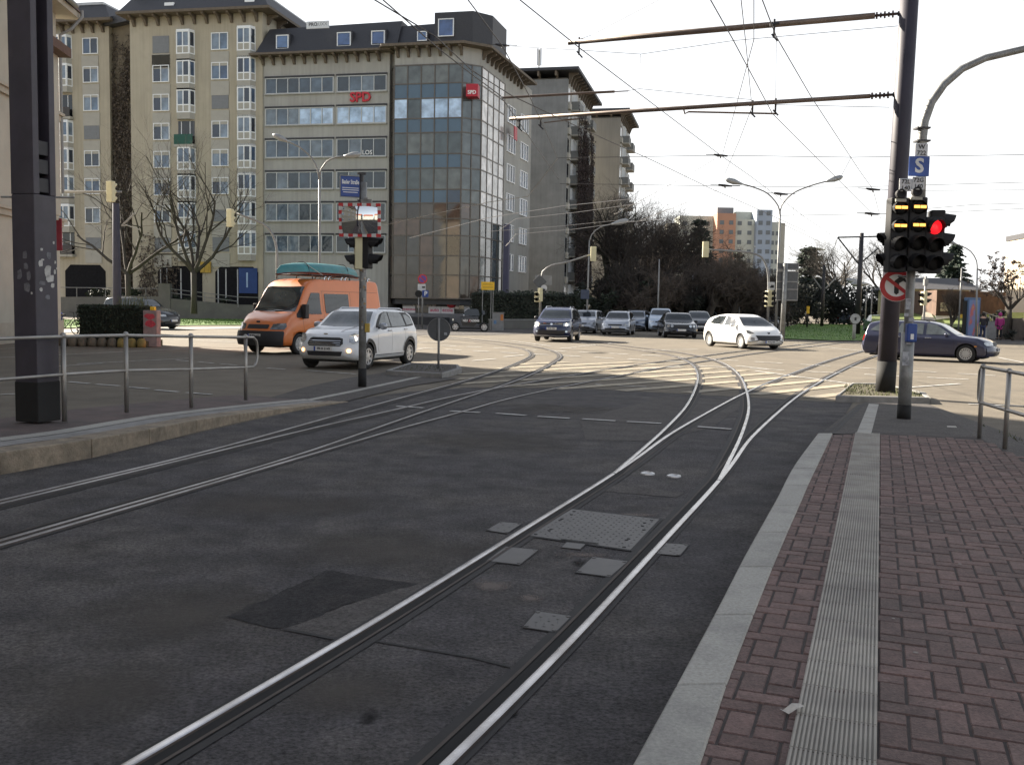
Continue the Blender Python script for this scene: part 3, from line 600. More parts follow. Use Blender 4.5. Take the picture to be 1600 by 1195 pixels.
# windows and bays
W1 = window(1.62, 1.5, 2, g_flat, rows=(1,), parent=tower); W1.location = (X(244.2), -.01, zt_(rows_b[0])-.75)
pan = MB().bx(0,1.75,-.05,.05,0,1.22).build('spandrel_panel', beige2, tower); pan.location = (X(243), -.01, zt_(rows_b[0])-2.1)
firstw = [True]
SH = {(0,0),(3-1,1),(6,1),(7,0),(7,1)}
def bay(parent):
    """projecting white bay window: front and two slanted sides, on a solid panel"""
    mb = MB(); o = [(0,.0),(.22,-.55),(1.42,-.55),(1.68,0)]
    return o
def bay_thing(parent, loc, proto=[None]):
    if proto[0] is not None: return dup_part(proto[0], loc)
    o = [(-.85,.02),(-.62,-.55),(.62,-.55),(.85,.02)]; mb = MB()
    mb.prism(o, -.55, 0, 0); mb.prism(o, 2.0, 2.14, 1)
    for i in range(3):
        a, b = Vector((*o[i],0)), Vector((*o[i+1],0)); d = b-a; n = 2 if i == 1 else 1; L_ = d.length; an = math.atan2(d.y, d.x); M_ = Matrix.Translation(a) @ Matrix.Rotation(an, 4, 'Z'); m2 = MB(M_)
        fw = .09
        m2.bx(0,L_,-.03,.05,0,.1,1); m2.bx(0,L_,-.03,.05,.62,.72,1); m2.bx(0,L_,-.03,.05,1.9,2.0,1)
        for k in range(n+1): x = L_*k/n; x = min(max(x, fw/2), L_-fw/2); m2.bx(x-fw/2, x+fw/2, -.027, .05, .1, .62, 1); m2.bx(x-fw/2, x+fw/2, -.027, .05, .72, 1.9, 1)
        m2.bx(0.03,L_-.03,.0,.04,.1,.62,0); mb.add(m2.v, m2.f); mb.mi[-len(m2.f):] = m2.mi
    f = mb.build('window', [beige2, wframe], parent); gb = MB()
    for i in range(3):
        a, b = Vector((*o[i],0)), Vector((*o[i+1],0)); d = (b-a); n = 2 if i == 1 else 1
        nrm = Vector((d.y,-d.x,0)).normalized()*.0
        for k in range(n):
            p, q = a+d*(k/n), a+d*((k+1)/n); off = Vector((-d.y, d.x, 0)).normalized()*.02; p, q = p+off, q+off
            gb.add([(p.x,p.y,.7),(q.x,q.y,.7),(q.x,q.y,1.92),(p.x,p.y,1.92)], [(0,1,2,3)])
    gb.build('pane', g_flat, f); f.location = loc; proto[0] = f; return f
def loggia(parent, loc, rail):
    mb = MB(); mb.bx(-.8,.8,-.02,.06,0,2.1, 0); mb.bx(-.95,.95,-.6,-.02,-.25,0, 1); f = mb.build('balcony', [g_dark, beige2], parent)
    MB().bx(-.9,.9,-.62,-.56,-.02,.85).build('railing', rail, f)
    m2 = MB()
    for x in (-.5,.35): m2.bx(x,x+.06,-.06,-.02,.02,2.05)
    m2.build('door_frame', wframe, f); f.location = loc; return f
def facade(parent, Xf, zf, cols, rows, first):
    proto, pp = first[:2]
    for r_, py in enumerate(rows):
        for c_, (kind, px) in enumerate(cols):
            z = zf(py, px)
            if kind == 'w':
                if (r_, c_) in first[2]:
                    mb = MB(); mb.bx(0,1.62,-.03,.05,0,1.5); s = mb.build('shutter', shutter, parent); s.location = (Xf(px)-.81, -.01, z-.75)
                elif proto.location.x == 9999: proto.location = (Xf(px)-.81, -.01, z-.75)
                else: dup_part(proto, (Xf(px)-.81, -.01, z-.75))
                if r_ < len(rows)-0: dup_part(pp, (Xf(px)-.875, -.01, z-2.12))
            elif kind == 'b':
                if (r_, c_) in first[3]: loggia(parent, (Xf(px), 0, z-1.25), first[3][(r_, c_)])
                else: bay_thing(parent, (Xf(px), 0, z-1.05))
W1.location.x = 9999; pan.location.x = X(256.5)-.875; 
greenr = mat('green_balcony_panel', (.012,.085,.06), .6, var=.1); dk_r = mat('dark_balcony_panel', (.06,.055,.055), .7, var=.15)
facade(tower, X, zt_, [('w',256.5),('b',295),('w',347),('b',387)], rows_b, (W1, pan, {(0,0),(2,2),(6,2),(7,0),(7,2)}, {(3,1): greenr}))
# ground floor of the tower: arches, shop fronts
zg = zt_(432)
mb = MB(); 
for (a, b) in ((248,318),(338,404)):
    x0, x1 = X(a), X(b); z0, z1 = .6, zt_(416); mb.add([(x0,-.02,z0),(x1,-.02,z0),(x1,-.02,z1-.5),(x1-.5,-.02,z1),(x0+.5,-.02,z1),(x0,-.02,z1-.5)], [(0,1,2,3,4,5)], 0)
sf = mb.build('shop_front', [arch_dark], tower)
mb = MB(); 
for px in (252,262,284,300,342,354,372): mb.bx(X(px), X(px)+.1, -.07, -.025, .6, zt_(420))
mb.build('door_frame', mat('dull_white', (.45,.46,.46), .6), sf)
MB().bx(X(375), X(403), -.12, -.05, zt_(457), zt_(418)).build('banner', mat('blue_banner', (.010,.042,.17), .6, var=.15, scale=3), tower)
MB().bx(X(386.5), X(389), -.135, -.121, zt_(448), zt_(425)).build('banner_mark', mat('banner_pale', (.30,.42,.60), .6), tower)
MB().bx(X(316), X(332), -.16, -.06, zt_(426), zt_(409)).build('wall_sign', mat('dull_yellow_sign', (.42,.27,.04), .7, var=.2), tower)
# ------------------------------------------------------------------ left lower part of the beige row
FL = frame_at(60, 96, 176, 94.5); AL, rzl, WL = FL
wing = thing('apartment_block', 'beige apartment block behind the dark mast, left of the creeper covered wall', 'apartment block', AL, rzl)
scl = WL/(176-60); XL = lambda px: (px-60)*scl; zl_ = lambda py, px=140: zpx(px, py, 95.2); ZL = zl_(40)
MB().bx(0, WL, 0, 14, -.5, ZL).build('wall', beige, wing)
brackets(wing, [(2.2+i*1.05, 0, ZL, 0) for i in range(6)], .8, 1.0, .22)
mb = MB(); mb.bx(0,WL+.9,-1.2,14.5,ZL+.002,ZL+.25,1); mb.add([(0,-1.1,ZL+.25),(WL+.8,-1.1,ZL+.25),(WL+.8,14,ZL+.25),(0,14,ZL+.25),(.5,.1,ZL+1.8),(WL-.4,.1,ZL+1.8),(WL-.4,13,ZL+1.8),(.5,13,ZL+1.8)], [(0,1,5,4),(1,2,6,5),(2,3,7,6),(3,0,4,7),(4,5,6,7)], 0)
rf = mb.build('roof', [slate, eave_w], wing); MB().bx(1.4, WL-.6, .05, 12.8, ZL+1.802, ZL+2.05).build('roof_edge', MATS['zinc'], rf)
MB().bx(XL(117),XL(143),-.85,-.6,ZL+.70,ZL+.98).build('skylight', wframe, rf)
W2 = dup_part(W1, (9999,0,0)); W2.parent = wing; P2 = dup_part(pan, (XL(147)-.875,-.01,zl_(74)-2.12)); P2.parent = wing
B2 = None
rows_l = [74,118.5,162.5,206.5,249,292,337,377]
def facade2(parent, Xf, zf, cols, rows, sh, lg):
    first = True
    for r_, py in enumerate(rows):
        for kind, px in cols:
            z = zf(py, px); key = (r_, kind)
            if kind == 'w':
                if r_ in sh: s = MB().bx(0,1.62,-.03,.05,0,1.5).build('shutter', shutter, parent); s.location = (Xf(px)-.81,-.01,z-.75)
                else:
                    if W2.location.x == 9999: W2.location = (Xf(px)-.81,-.01,z-.75)
                    else: dup_part(W2, (Xf(px)-.81,-.01,z-.75))
                if r_: c = dup_part(P2, (Xf(px)-.875,-.01,z-2.12))
            elif r_ in lg: loggia(parent, (Xf(px),0,z-1.25), lg[r_])
            else: f = bay_thing(parent, (Xf(px),0,z-1.05)); f.parent = parent
facade2(wing, XL, zl_, [('w',148),('b',107)], rows_l, {3,7}, {2: dk_r, 7: dk_r})
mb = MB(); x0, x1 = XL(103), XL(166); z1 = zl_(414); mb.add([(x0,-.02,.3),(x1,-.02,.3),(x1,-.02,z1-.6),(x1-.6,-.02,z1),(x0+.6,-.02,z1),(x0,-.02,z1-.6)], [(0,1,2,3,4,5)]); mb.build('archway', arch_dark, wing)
# recessed wall between the two with the creeper
FR = frame_at(173, 95.5, 212, 93.5)
link_ = thing('stair_wall', 'recessed dark stair wall between the two beige blocks', 'stair wall', FR[0], FR[1])
MB().bx(0, FR[2], 0, 6, -.5, zpx(190,42,94.5)).build('wall', mat('stair_wall_render', (.16,.135,.095), .95, var=.2, scale=1), link_)
MB().bx(-.4, FR[2]+.3, -.9, 6, zpx(190,42,94.5)+.003, zpx(190,30,94.5)).build('roof', slate, link_)
creeper('creeper', 'dead brown creeper covering the stair wall between the beige blocks', FR, .1, FR[2]-.1, 0, .5, zpx(190,62,94.5), 46, 4, .35, mat('dull_creeper_leaf', (.085,.068,.052), .95, var=.35, scale=2, island=.45))
creeper('creeper', 'thin bare creeper over the ground floor windows of the beige tower', FB, .2, X(292), 0, .6, zt_(372), 12, 14, .6, MATS['dull_creeper_leaf'])
# low wall with railing and ramp in front of the beige row
def wallrun(name, label, pts, h, th, m, cat='wall', top=None):
    mb = MB(); c = Vector(pts[0]); t = thing(name, label, cat, c)
    for a, b in zip(pts[:-1], pts[1:]):
        d = (b-a); d.z = 0; n = Vector((-d.y,d.x,0)).normalized()*th; hz = h
        mb.add([(a.x,a.y,0),(b.x,b.y,0),(b.x+n.x,b.y+n.y,0),(a.x+n.x,a.y+n.y,0),(a.x,a.y,a.z),(b.x,b.y,b.z),(b.x+n.x,b.y+n.y,b.z),(a.x+n.x,a.y+n.y,a.z)], [(0,3,2,1),(4,5,6,7),(0,1,5,4),(1,2,6,5),(2,3,7,6),(3,0,4,7)])
    mb.build('wall_body', m, t, local=False)
    return t
def pz(px, py, d): return P(px, py, d)
dw = 84.5
conc_wall = mat('low_wall_concrete', (.135,.13,.12), .95, var=.2, scale=1, dirt=(.12,.12,.105), dscale=.5, damt=.8)
lw = wallrun('garden_wall', 'low concrete garden wall with a steel handrail before the beige tower', [pz(88,464,dw), pz(258,463,dw), pz(262,466,dw), pz(372,476,dw+.3), pz(430,477,dw+.6)], 1, .3, conc_wall)
mb = MB(); 
for (a, b) in (((92,449),(253,451)),((262,451),(372,464)),((262,457),(372,471)),((372,464),(440,466))): mb.tube([pz(*a,dw+.15), pz(*b,dw+.15)], .035, 6)
for px, a, b in ((120,449,466),(165,450,466),(228,450,466),(262,448,470),(320,457,472),(372,462,480)): mb.tube([pz(px,a,dw+.15), pz(px,b,dw+.15)], .03, 6)
mb.build('handrail', galv, lw, local=False)
mb = MB(); q = pz(257,464,dw); mb.bx(q.x-.5, q.x+.5, q.y-.1, q.y+.5, 0, zpx(257,443,dw)); mb.build('wall_pier', conc_wall, lw, local=False)
# ------------------------------------------------------------------ grey office building with glass corner
FS = frame_at(408, 88.2, 606, 85.6); AS, rzs, WS = FS; scs = WS/(606-408); XS = lambda px: (px-408)*scs
zs_ = lambda py, px=500: zpx(px, py, 88.2+(px-408)/198*(85.6-88.2))
office = thing('office_building', 'grey office building with ribbon windows, dark mansard roof and brown glass corner', 'office building', AS, rzs)
ZS = zs_(87, 500); ZS2 = zs_(50, 700)
MB().bx(.15, WS, 0, 14, -.4, ZS).build('wall', grey_c, office)
rows_s = [(120.5,145.5),(168,195),(218,246),(268.5,295.5),(317.5,345.5),(367.5,394.5)]
gl = []
for r_, (a, b) in enumerate(rows_s):
    for (p0, p1, n) in ((416,522,6),(527,602,4)):
        px = (p0+p1)/2; z0 = zs_(b-(px-500)*-.0, 500); z1 = zs_(a, 500)
        w_ = XS(p1)-XS(p0)
        g = g_off
        f = window(w_, z1-z0, n, g, offr, parent=office, loc=(XS(p0), -.0, z0), fw=.07)
        if r_ == 1:
            k0 = 3 if n == 6 else 0; m2 = MB(); st = w_/n
            for k in range(k0, n): m2.add([(st*k+.05,-.045,.09),(st*(k+1)-.05,-.045,.09),(st*(k+1)-.05,-.045,z1-z0-.09),(st*k+.05,-.045,z1-z0-.09)], [(0,1,2,3)])
            m2.build('pale_pane', g_pale_blue, f)
mb = MB()
for r_, (a, b) in enumerate(rows_s):
    for (p0, p1) in ((416,522),(527,602)): mb.bx(XS(p0)-.05, XS(p1)+.05, -.16, 0, zs_(b,500)-.09, zs_(b,500)-.002); mb.bx(XS(p0)-.05, XS(p1)+.05, -.13, 0, zs_(a,500)+.002, zs_(a,500)+.16, 1)
mb.build('sill', [grey_c, darkmet], office)
brackets(office, [(.3+i*.98, 0, ZS, 0) for i in range(12)], .7, .85, .2)
mb = MB(); mb.bx(-.6, WS+.4, -1.05, 14, ZS+.002, ZS+.18, 1)
mb.add([(-.1,-.85,ZS+.18),(WS+.9,-.85,ZS+.18),(WS+.9,13,ZS+.18),(-.1,13,ZS+.18),(.6,.55,ZS+2.55),(WS+.9,.55,ZS+2.75),(WS+.9,12,ZS+2.75),(.6,12,ZS+2.55)], [(0,1,5,4),(1,2,6,5),(2,3,7,6),(3,0,4,7),(4,5,6,7)], 0)
rf = mb.build('roof', [slate, eave_w], office)
for px, w_ in ((447,1.15),(541,1.25),(592,1.2)):
    d = window(w_, 1.2, 1, glassmat('dormer_glass', [(0,(.05,.10,.24)),(.5,(.08,.15,.30))], .05, .8), parent=office, name='dormer_window', loc=(XS(px)-w_/2, -.55, ZS+.5)); MB().bx(-.12, w_+.12, .03, 1.6, -.1, 1.34).build('dormer_body', slate, d)
sg = MB().bx(0,2.05,-.06,.06,0,.62).build('roof_sign', mat('white_sign', (.62,.64,.66), .6, var=.06), office); sg.location = (XS(487), -.95, ZS+2.0)
o = link('lettering', text_me('PRO', .42, mat('dark_letter', (.05,.05,.06), .6), bold=.01), sg); o.location = (.62, -.065, .34)
o = link('lettering', text_me('LUXX', .40, mat('mid_letter', (.22,.23,.25), .6)), sg); o.location = (1.4, -.065, .34)
redl = mat('red_letter', (.50,.02,.035), .5, var=.05)
o = link('lettering', text_me('SPD', 1.12, redl, extrude=.08, bold=.028), office); o.location = (XS(563), -.1, zs_(153, 563))
o = link('lettering', text_me('LOS', .52, whitep, bold=.008), office); o.location = (XS(574), -.13, zs_(239, 574))
# recess + glass corner
gx0, gx1 = XS(617.5), XS(716); gy = -.75; cx1, cy1 = gx1+1.35, .55; sx1, sy1 = cx1+.45, cy1+6.6
outline = [(WS+.003, .6), (WS+.25, .2), (gx0, gy), (gx1, gy), (cx1, cy1), (sx1, sy1)]
ZG0 = zs_(470, 660); ZG1 = zs_(105, 660); ZR = zs_(78, 660)
mb = MB(); mb.prism([(WS+.003,14)]+[(x, y) for x, y in [(WS+.003,.6),(WS+.3,.35),(gx0,gy+.12),(gx1,gy+.12),(cx1-.12,cy1+.05),(sx1-.12,sy1)]]+[(sx1-.2,14)], ZG1-.02, ZR, 0)
mb.build('parapet_band', grey_c, office)
zlev = [105,134,157,188,210,243,265,298,319,343,369,400,430,466]
zz = [zs_(p, 660)+.0 for p in zlev]; zz[0] = ZG1
def cw(a, b, n, name, mats, frm, off=.0, kinds=None):
    A_, B_ = Vector((*a,0)), Vector((*b,0)); d = B_-A_; f = MB(); g = MB(); nn = Vector((d.y,-d.x,0)).normalized()
    for i in range(n+1):
        c = A_+d*(i/n); e = d.normalized()*.045; q = nn*.05; f.prism([(c-e+q).to_2d(), (c+e+q).to_2d(), (c+e-q).to_2d(), (c-e-q).to_2d()], zz[-1], zz[0])
    for z in zz: q = nn*.042; f.prism([(A_+q).to_2d(), (B_+q).to_2d(), (B_-q).to_2d(), (A_-q).to_2d()], z-.05, z+.05)
    for i in range(n):
        for k in range(len(zz)-1):
            p, r2 = A_+d*(i/n), A_+d*((i+1)/n); t_ = (hash((i*7+k*13)%11) % 5-2)*.006; q = nn*t_
            mi = kinds(i, k) if kinds else 0
            g.add([(p.x,p.y,zz[k+1]),(r2.x,r2.y,zz[k+1]),(r2.x+q.x*.4,r2.y+q.y*.4,zz[k]),(p.x+q.x,p.y+q.y,zz[k])], [(0,1,2,3)], mi)
    fr = f.build('curtain_wall', frm, office); g.build('glazing', mats, fr); return fr
gm = [g_cw, g_sp, g_low, g_pale_blue, g_white]
cw((gx0,gy), (gx1,gy), 5, 'a', gm, brownfr, kinds=lambda i, k: 3 if (k == 2 and i in (0,2,3,4)) else (2 if k >= 8 else (1 if k % 2 == 1 else 0)))
cw((gx1+.01,gy+.01), (cx1,cy1), 2, 'b', gm, brownfr, kinds=lambda i, k: 2 if k >= 8 else (0))
cw((cx1+.01,cy1+.02), (sx1,sy1), 4, 'c', gm, brownfr, kinds=lambda i, k: 4 if k < 9 else 0)
cw((WS+.06,.5), (gx0-.02,gy+.02), 2, 'd', gm, brownfr, kinds=lambda i, k: 2 if k % 2 else 0)
# inner body behind the glass
mb = MB(); mb.prism([(WS+.01,.9),(gx0+.15,gy+.3),(gx1-.05,gy+.3),(cx1-.3,cy1+.15),(sx1-.3,sy1),(sx1-.3,13),(WS+.01,13)], ZG0-.3, ZG1-.1); mb.build('inner_core', darkmet, office)
# ground floor shops under the glass corner
zf0 = .9; mb = MB(); mb.prism([(WS+.9,1.2),(gx0+.5,.35),(gx1-.2,.35),(cx1-.55,1.3),(sx1-.55,sy1),(sx1-.55,13),(WS+.9,13)], -.4, ZG0-.302); gfl = mb.build('shop_floor', shopw, office)
mb = MB(); zt2 = ZG0-.35
for k, (x0, x1) in enumerate(((.6,1.9),(1.95,3.0),(3.05,4.1),(4.15,5.15),(5.2,6.1))): mb.bx(gx0+x0, gx0+x1, .30, .345, zf0, zt2)
sw = mb.build('shop_window', glassmat('shop_glass', [(0,(.05,.05,.045)),(.4,(.075,.07,.06)),(.7,(.04,.045,.042))], .05, .7), office)
pos = mat('shop_poster', (.42,.38,.33), .7, var=.3, scale=3, island=.5)
mb = MB(); rnd = random.Random(4)
for k in range(16): x = gx0+rnd.uniform(.6,5.9); z = zf0+rnd.uniform(.3,1.5); mb.bx(x, x+rnd.uniform(.15,.5), .24, .296, z, z+rnd.uniform(.2,.55))
mb.build('poster', pos, office)
mb = MB(); c = (gx0+5.0, .2, zf0+.75); mb.ball(c, .42, 8, sz=.7); mb.build('red_display', redp, office)
pinkl = mat('magenta_letter', (.45,.03,.10), .5)
for (x0, x1, s, sz_) in ((.62,1.75,'FAHRSCHULE',.19),(2.95,4.05,'auto',.44),(4.1,5.25,'ecole',.44)):
    b = MB().bx(gx0+x0, gx0+x1, .17, .235, zt2-.72, zt2-.12).build('shop_sign', mat('sign_white', (.60,.58,.58), .6, var=.06), office)
    o = link('lettering', text_me(s, sz_, pinkl, bold=.008), b); o.location = (gx0+(x0+x1)/2, .166, zt2-.42)
a_ = Vector((gx1-.1,.36,0)); b_ = Vector((cx1-.5,1.3,0)); d_ = b_-a_
for (t0, t1) in ((.05,.95),):
    p, q = a_+d_*t0, a_+d_*t1; n_ = Vector((d_.y,-d_.x,0)).normalized()*.05; mb = MB(); mb.prism([(p+n_).to_2d(),(q+n_).to_2d(),(q).to_2d(),(p).to_2d()], zf0, zt2); mb.build('shop_window', MATS['shop_glass'], office)
    mb = MB(); n_ *= 2; mb.prism([(p+n_).to_2d(),(q+n_).to_2d(),(q+n_*.55).to_2d(),(p+n_*.55).to_2d()], zt2-.8, zt2-.1); mb.build('shop_sign', MATS['sign_white'], office)
# terrace and dark plinth before the shops
ter = thing('terrace', 'low grey terrace with dark plinth wall before the shop windows', 'terrace', AS, rzs)
MB().bx(WS-.6, cx1+1.2, -4.2, 1.1, -.2, .88).build('slab', mat('terrace_slab', (.15,.15,.155), .9, var=.15, scale=2), ter)
MB().bx(WS-4.6, cx1-1.2, -5.6, -4.21, -.2, .62).build('step', mat('dark_plinth', (.04,.04,.042), .9, var=.2), ter)
MB().bx(WS-10, WS-.61, -3.5, -.05, -.2, .5).build('ramp', conc_wall, ter)
# roof over the corner and mansard tower
mb = MB(); ov = [(gx0-.9,gy-.9),(gx1+.35,gy-.9),(cx1+.9,cy1-.35),(sx1+1.5,14.5),(sx1-6,14.5),(WS-.6,6),(WS-.6,-1.0)]
mb.prism(ov, ZR+.002, ZR+.22); mb.build('roof', eave_w, office)
brackets(office, [(gx0+.3+i*(gx1-gx0-.4)/6, gy+.12, ZR, 0) for i in range(7)]+[(cx1-.1+.07*(.3+i*1.15), cy1+.2+.3+i*1.15, ZR, R(86)) for i in range(11)], .75, .85, .2)
mt = MB(); bx0, bx1 = XS(676), XS(752)
mt.add([(gx0-1.3,-.5,ZR+.22),(bx0-.02,-.5,ZR+.22),(bx0-.02,9,ZR+.22),(gx0-1.3,9,ZR+.22),(gx0-1.3,.6,ZR+2.15),(bx0-.02,.6,ZR+2.3),(bx0-.02,8,ZR+2.3),(gx0-1.3,8,ZR+2.15)], [(0,1,5,4),(1,2,6,5),(2,3,7,6),(3,0,4,7),(4,5,6,7)])
mt.prism([(bx0,gy-.15),(bx1-1.3,gy-.15),(bx1,.7),(bx1+.2,5),(bx0,5)], ZR+.222, ZR+2.75); mt.build('mansard', slate, office)
d = window(1.35, 1.45, 1, MATS['dormer_glass'], parent=office, name='dormer_window', loc=(bx0+.35, gy-.2, ZR+.75))
d = window(.85, .8, 1, MATS['dormer_glass'], parent=office, name='dormer_window', loc=(XS(649), -.45, ZR+.6)); MB().bx(-.08,.93,.03,1,-.05,.9).build('dormer_body', slate, d)
MB().add([(bx1-1.15,gy+.1,ZR+.5),(bx1-.12,.62,ZR+.5),(bx1-.12,.62,ZR+1.3),(bx1-1.15,gy+.1,ZR+1.7)], [(0,1,2,3)]).build('dormer_window', MATS['dormer_glass'], office)
# red cube sign and flag
cs = MB().bx(-.5,.5,-.5,.5,-.52,.52).build('cube_sign', mat('red_cube', (.42,.012,.03), .5, var=.05), office, bevel=.03); cs.location = ((gx1+cx1)/2+.25, -.75, zs_(146, 733)); cs.rotation_euler = (0,0,R(6))
o = link('lettering', text_me('SPD', .42, whitep, bold=.012), cs); o.location = (0,-.51,-.18)
# right facade of the office
fx = sx1-.1; FA = Matrix.Translation((fx, sy1+.05, 0)) @ Matrix.Rotation(R(86), 4, 'Z')
mb = MB(FA); mb.bx(0, 9.5, 0, 6, -.4, ZR-.01); mb.build('side_wall', grey_c, office)
for r_, zc in enumerate([zs_(p, 660) for p in (150,200,250,300,352,402)]):
    for k, xx in enumerate((1.1, 5.6)):
        q = FA @ Vector((xx, 0, zc-.75)); f = window(2.6, 1.6, 3, g_off, parent=office, loc=q, rz=R(86)) if (r_, k) == (0,0) else None
        if f: fproto = f
        else: c = dup_part(fproto, q); c.rotation_euler = (0,0,R(86))
q = FA @ Vector((1.6,-.7,zs_(183,660))); s = MB().bx(-.04,.04,-.6,.6,-.6,.6).build('flag_sign', MATS['red_cube'], office); s.location = q
MB().bx(sx1+.25, sx1+.75, sy1-.6, sy1-.1, -.2, zs_(340,700)).build('corner_pillar', mat('violet_pillar', (.12,.115,.17), .7, var=.1), office)
# ------------------------------------------------------------------ concrete slab block and the one behind
def slab_block(name, label, px_c, d, w_end, depth, py_top, wall_m, side_m, seed, eaveh=.0, floors=9, right_open=True):
    C = P(px_c, hor(px_c), d); C.z = 0; ux = Vector((math.cos(rzs), math.sin(rzs), 0)); O = C-ux*w_end
    t = thing(name, label, 'apartment block', O, rzs); Z = zpx(px_c, py_top, d)
    MB().bx(0, w_end, 0, .4, -.4, Z-.5).build('end_wall', wall_m, t)
    MB().bx(.0, w_end-.05, .401, depth, -.4, Z-.5).build('wall', side_m, t)
    mb = MB(); mb.bx(-.5, w_end+1.3, -.9, depth+.9, Z+.3, Z+.62); mb.build('roof', slate, t)
    pm = MB().bx(-.11,.11,-.75,.1,-.55,-.002).bx(-.11,.11,.1,.35,-.8,-.002).mesh('eave_post', eave_w)
    for i in range(int(w_end/2)): o = link('eave_post', pm, t); o.location = (.71+i*2, 0, Z+.3)
    brackets(t, [(w_end-.05, .8+i*1.5, Z+.298, R(90)) for i in range(int(depth/1.5))], 1.2, 1.1, .25)
    MB().bx(.2,w_end-.3,1.2,depth,Z-.49,Z-.1).build('roof_deck', conc_mid, t)
    M_ = Matrix.Translation((w_end-.05, 0, 0)) @ Matrix.Rotation(R(90), 4, 'Z'); fh = (Z-2.5)/floors; pm2 = MB().bx(.3,1.5,-.3,-.01,-.35,.35).mesh('parapet_panel', beige2); gm2 = MB().bx(.35,1.45,-.06,-.01,.4,2.0).mesh('stair_window', g_dark)
    pr = None; bal = None
    for f in range(floors):
        z = 1.9+f*fh
        for k, x in enumerate((3.2, 9.0, 14.5)):
            if x+2 > depth: continue
            q = M_ @ Vector((x,-.02,z+.6))
            if pr is None: pr = window(2.5, 1.7, 3, g_flat, parent=t, loc=q, rz=R(90), deep=.25); pr.location = q
            else: c = dup_part(pr, q); c.rotation_euler = (0,0,R(90))
            q = M_ @ Vector((x+1.25, 0, z))
            if bal is None:
                bb = MB(); bb.bx(-1.5,1.5,-.95,-.02,-.12,.04,0); bb.bx(-1.5,1.5,-.96,-.90,.05,.95,1); bb.bx(-1.5,-1.44,-.9,-.02,.05,.95,1); bb.bx(1.44,1.5,-.9,-.02,.05,.95,1); bal = bb.build('balcony', [beige2, mat('balcony_panel', (.19,.195,.19), .8, var=.15)], t); bal.location = q; bal.rotation_euler = (0,0,R(90))
            else: c = dup_part(bal, q); c.rotation_euler = (0,0,R(90))
        q = M_ @ Vector((.75,-.02,z+.5)); 
        for nm, me_ in (('parapet_panel', pm2), ('stair_window', gm2)): o = link(nm, me_, t); o.location = M_ @ Vector((0,0,z)); o.rotation_euler = (0,0,R(90))
    return t, (O+ux*(w_end-.05), rzs+R(90), depth), Z
b3, fr3, Z3 = slab_block('apartment_slab', 'plain grey concrete slab block rising behind the office building', 880, 112, 18, 18.5, 116, conc_dark, grey_c, 3)
b4, fr4, Z4 = slab_block('apartment_slab', 'farther brownish grey slab block with slender bays at the end of the row', 962, 136, 8, 12, 178, conc_mid, grey_c, 4)
creeper('creeper', 'dark bare creeper hanging over the side balconies of the concrete slab block', fr3, 2.4, 14.5, -.9, 4, Z3-3.8, 105, 8, .45, mat('dark_creeper_leaf', (.036,.024,.024), .95, var=.35, scale=2, island=.5))
# vertical dark slot at the hidden edge of the slab and antenna
aq = P(842, 108, 116)
an = thing('roof_antenna', 'white mobile phone antenna mast on the concrete block roof', 'antenna', (aq.x, aq.y, Z3+.62))
mb = MB(); mb.tube([(0,0,0),(0,0,3.0)], .06, 6); mb.build('mast', galv, an)
for x, y in ((-.18,-.1),(.18,-.1),(0,.2)): MB().bx(x-.11,x+.11,y-.07,y+.07,1.2,3.1).build('panel', mat('antenna_panel', (.7,.71,.72), .5, var=.04), an, bevel=.02)
mb = MB(); mb.lathe([(.02,0),(.22,.05),(.26,.13)], 10, Matrix.Translation((-.55,-.15,.55)) @ Matrix.Rotation(R(80),4,'X')); mb.tube([(0,0,.6),(-.5,0,.6)], .03, 5); mb.build('dish', galv, an)
# ------------------------------------------------------------------ left near building
FN = (Vector((-16.6, 20, 0)), math.atan2(22, -2.6)); LN = math.hypot(22, 2.6); 
# local x runs away from the camera along the street, the facade faces the street
dirn = Vector((-2.2,22,0)).normalized(); O = Vector((-14.0,-8,0)); LN = (41.0+8)/dirn.y
near = thing('corner_house', 'cream plaster corner house behind the big dark mast on the left', 'house', O, math.atan2(dirn.y, dirn.x))
plaster = mat('cream_plaster', (.40,.37,.31), .92, var=.07, scale=1, bump=.15, bscale=40, dirt=(.32,.295,.25), dscale=.3, damt=.5)
ZN = 13.2
MB().bx(0, LN, 0, 12, -.3, ZN).build('wall', plaster, near)
mb = MB(); 
for z in (4.6, 8.9): mb.bx(-.1, LN+.12, -.14, -.002, z, z+.22); mb.bx(-.1, LN+.2, -.24, -.002, z+.221, z+.34)
mb.bx(0, LN+.05, -.09, -.002, -.3, .75); mb.build('cornice', mat('plaster_trim', (.36,.32,.26), .9, var=.1), near)
mb = MB(); mb.bx(-.2, LN+.7, -.75, 12.3, ZN+.002, ZN+.25, 1); mb.add([(-.2,-.8,ZN+.25),(LN+.75,-.8,ZN+.25),(LN+.75,12.6,ZN+.25),(-.2,12.6,ZN+.25),(-.2,2.9,ZN+7.2),(LN-1.6,2.9,ZN+7.2),(LN-1.6,6.5,ZN+7.2),(-.2,6.5,ZN+7.2)], [(0,1,5,4),(1,2,6,5),(2,3,7,6),(3,0,4,7),(4,5,6,7)], 0)
rf = mb.build('roof', [mat('brown_tiles', (.10,.055,.04), .85, var=.25, scale=6), MATS['plaster_trim']], near)
for k, x in enumerate((4,9,14,19,24,29,34,39,44,48)):
    for z in (1.3,5.6,9.9):
        if x > 36: continue
        if k == 0 and z == 1.3: hw = window(1.15, 1.9, 2, g_flat, parent=near, loc=(x,-.01,z), rows=(3,1))
        else: dup_part(hw, (x,-.01,z))
q = near.matrix_basis
mb = MB()
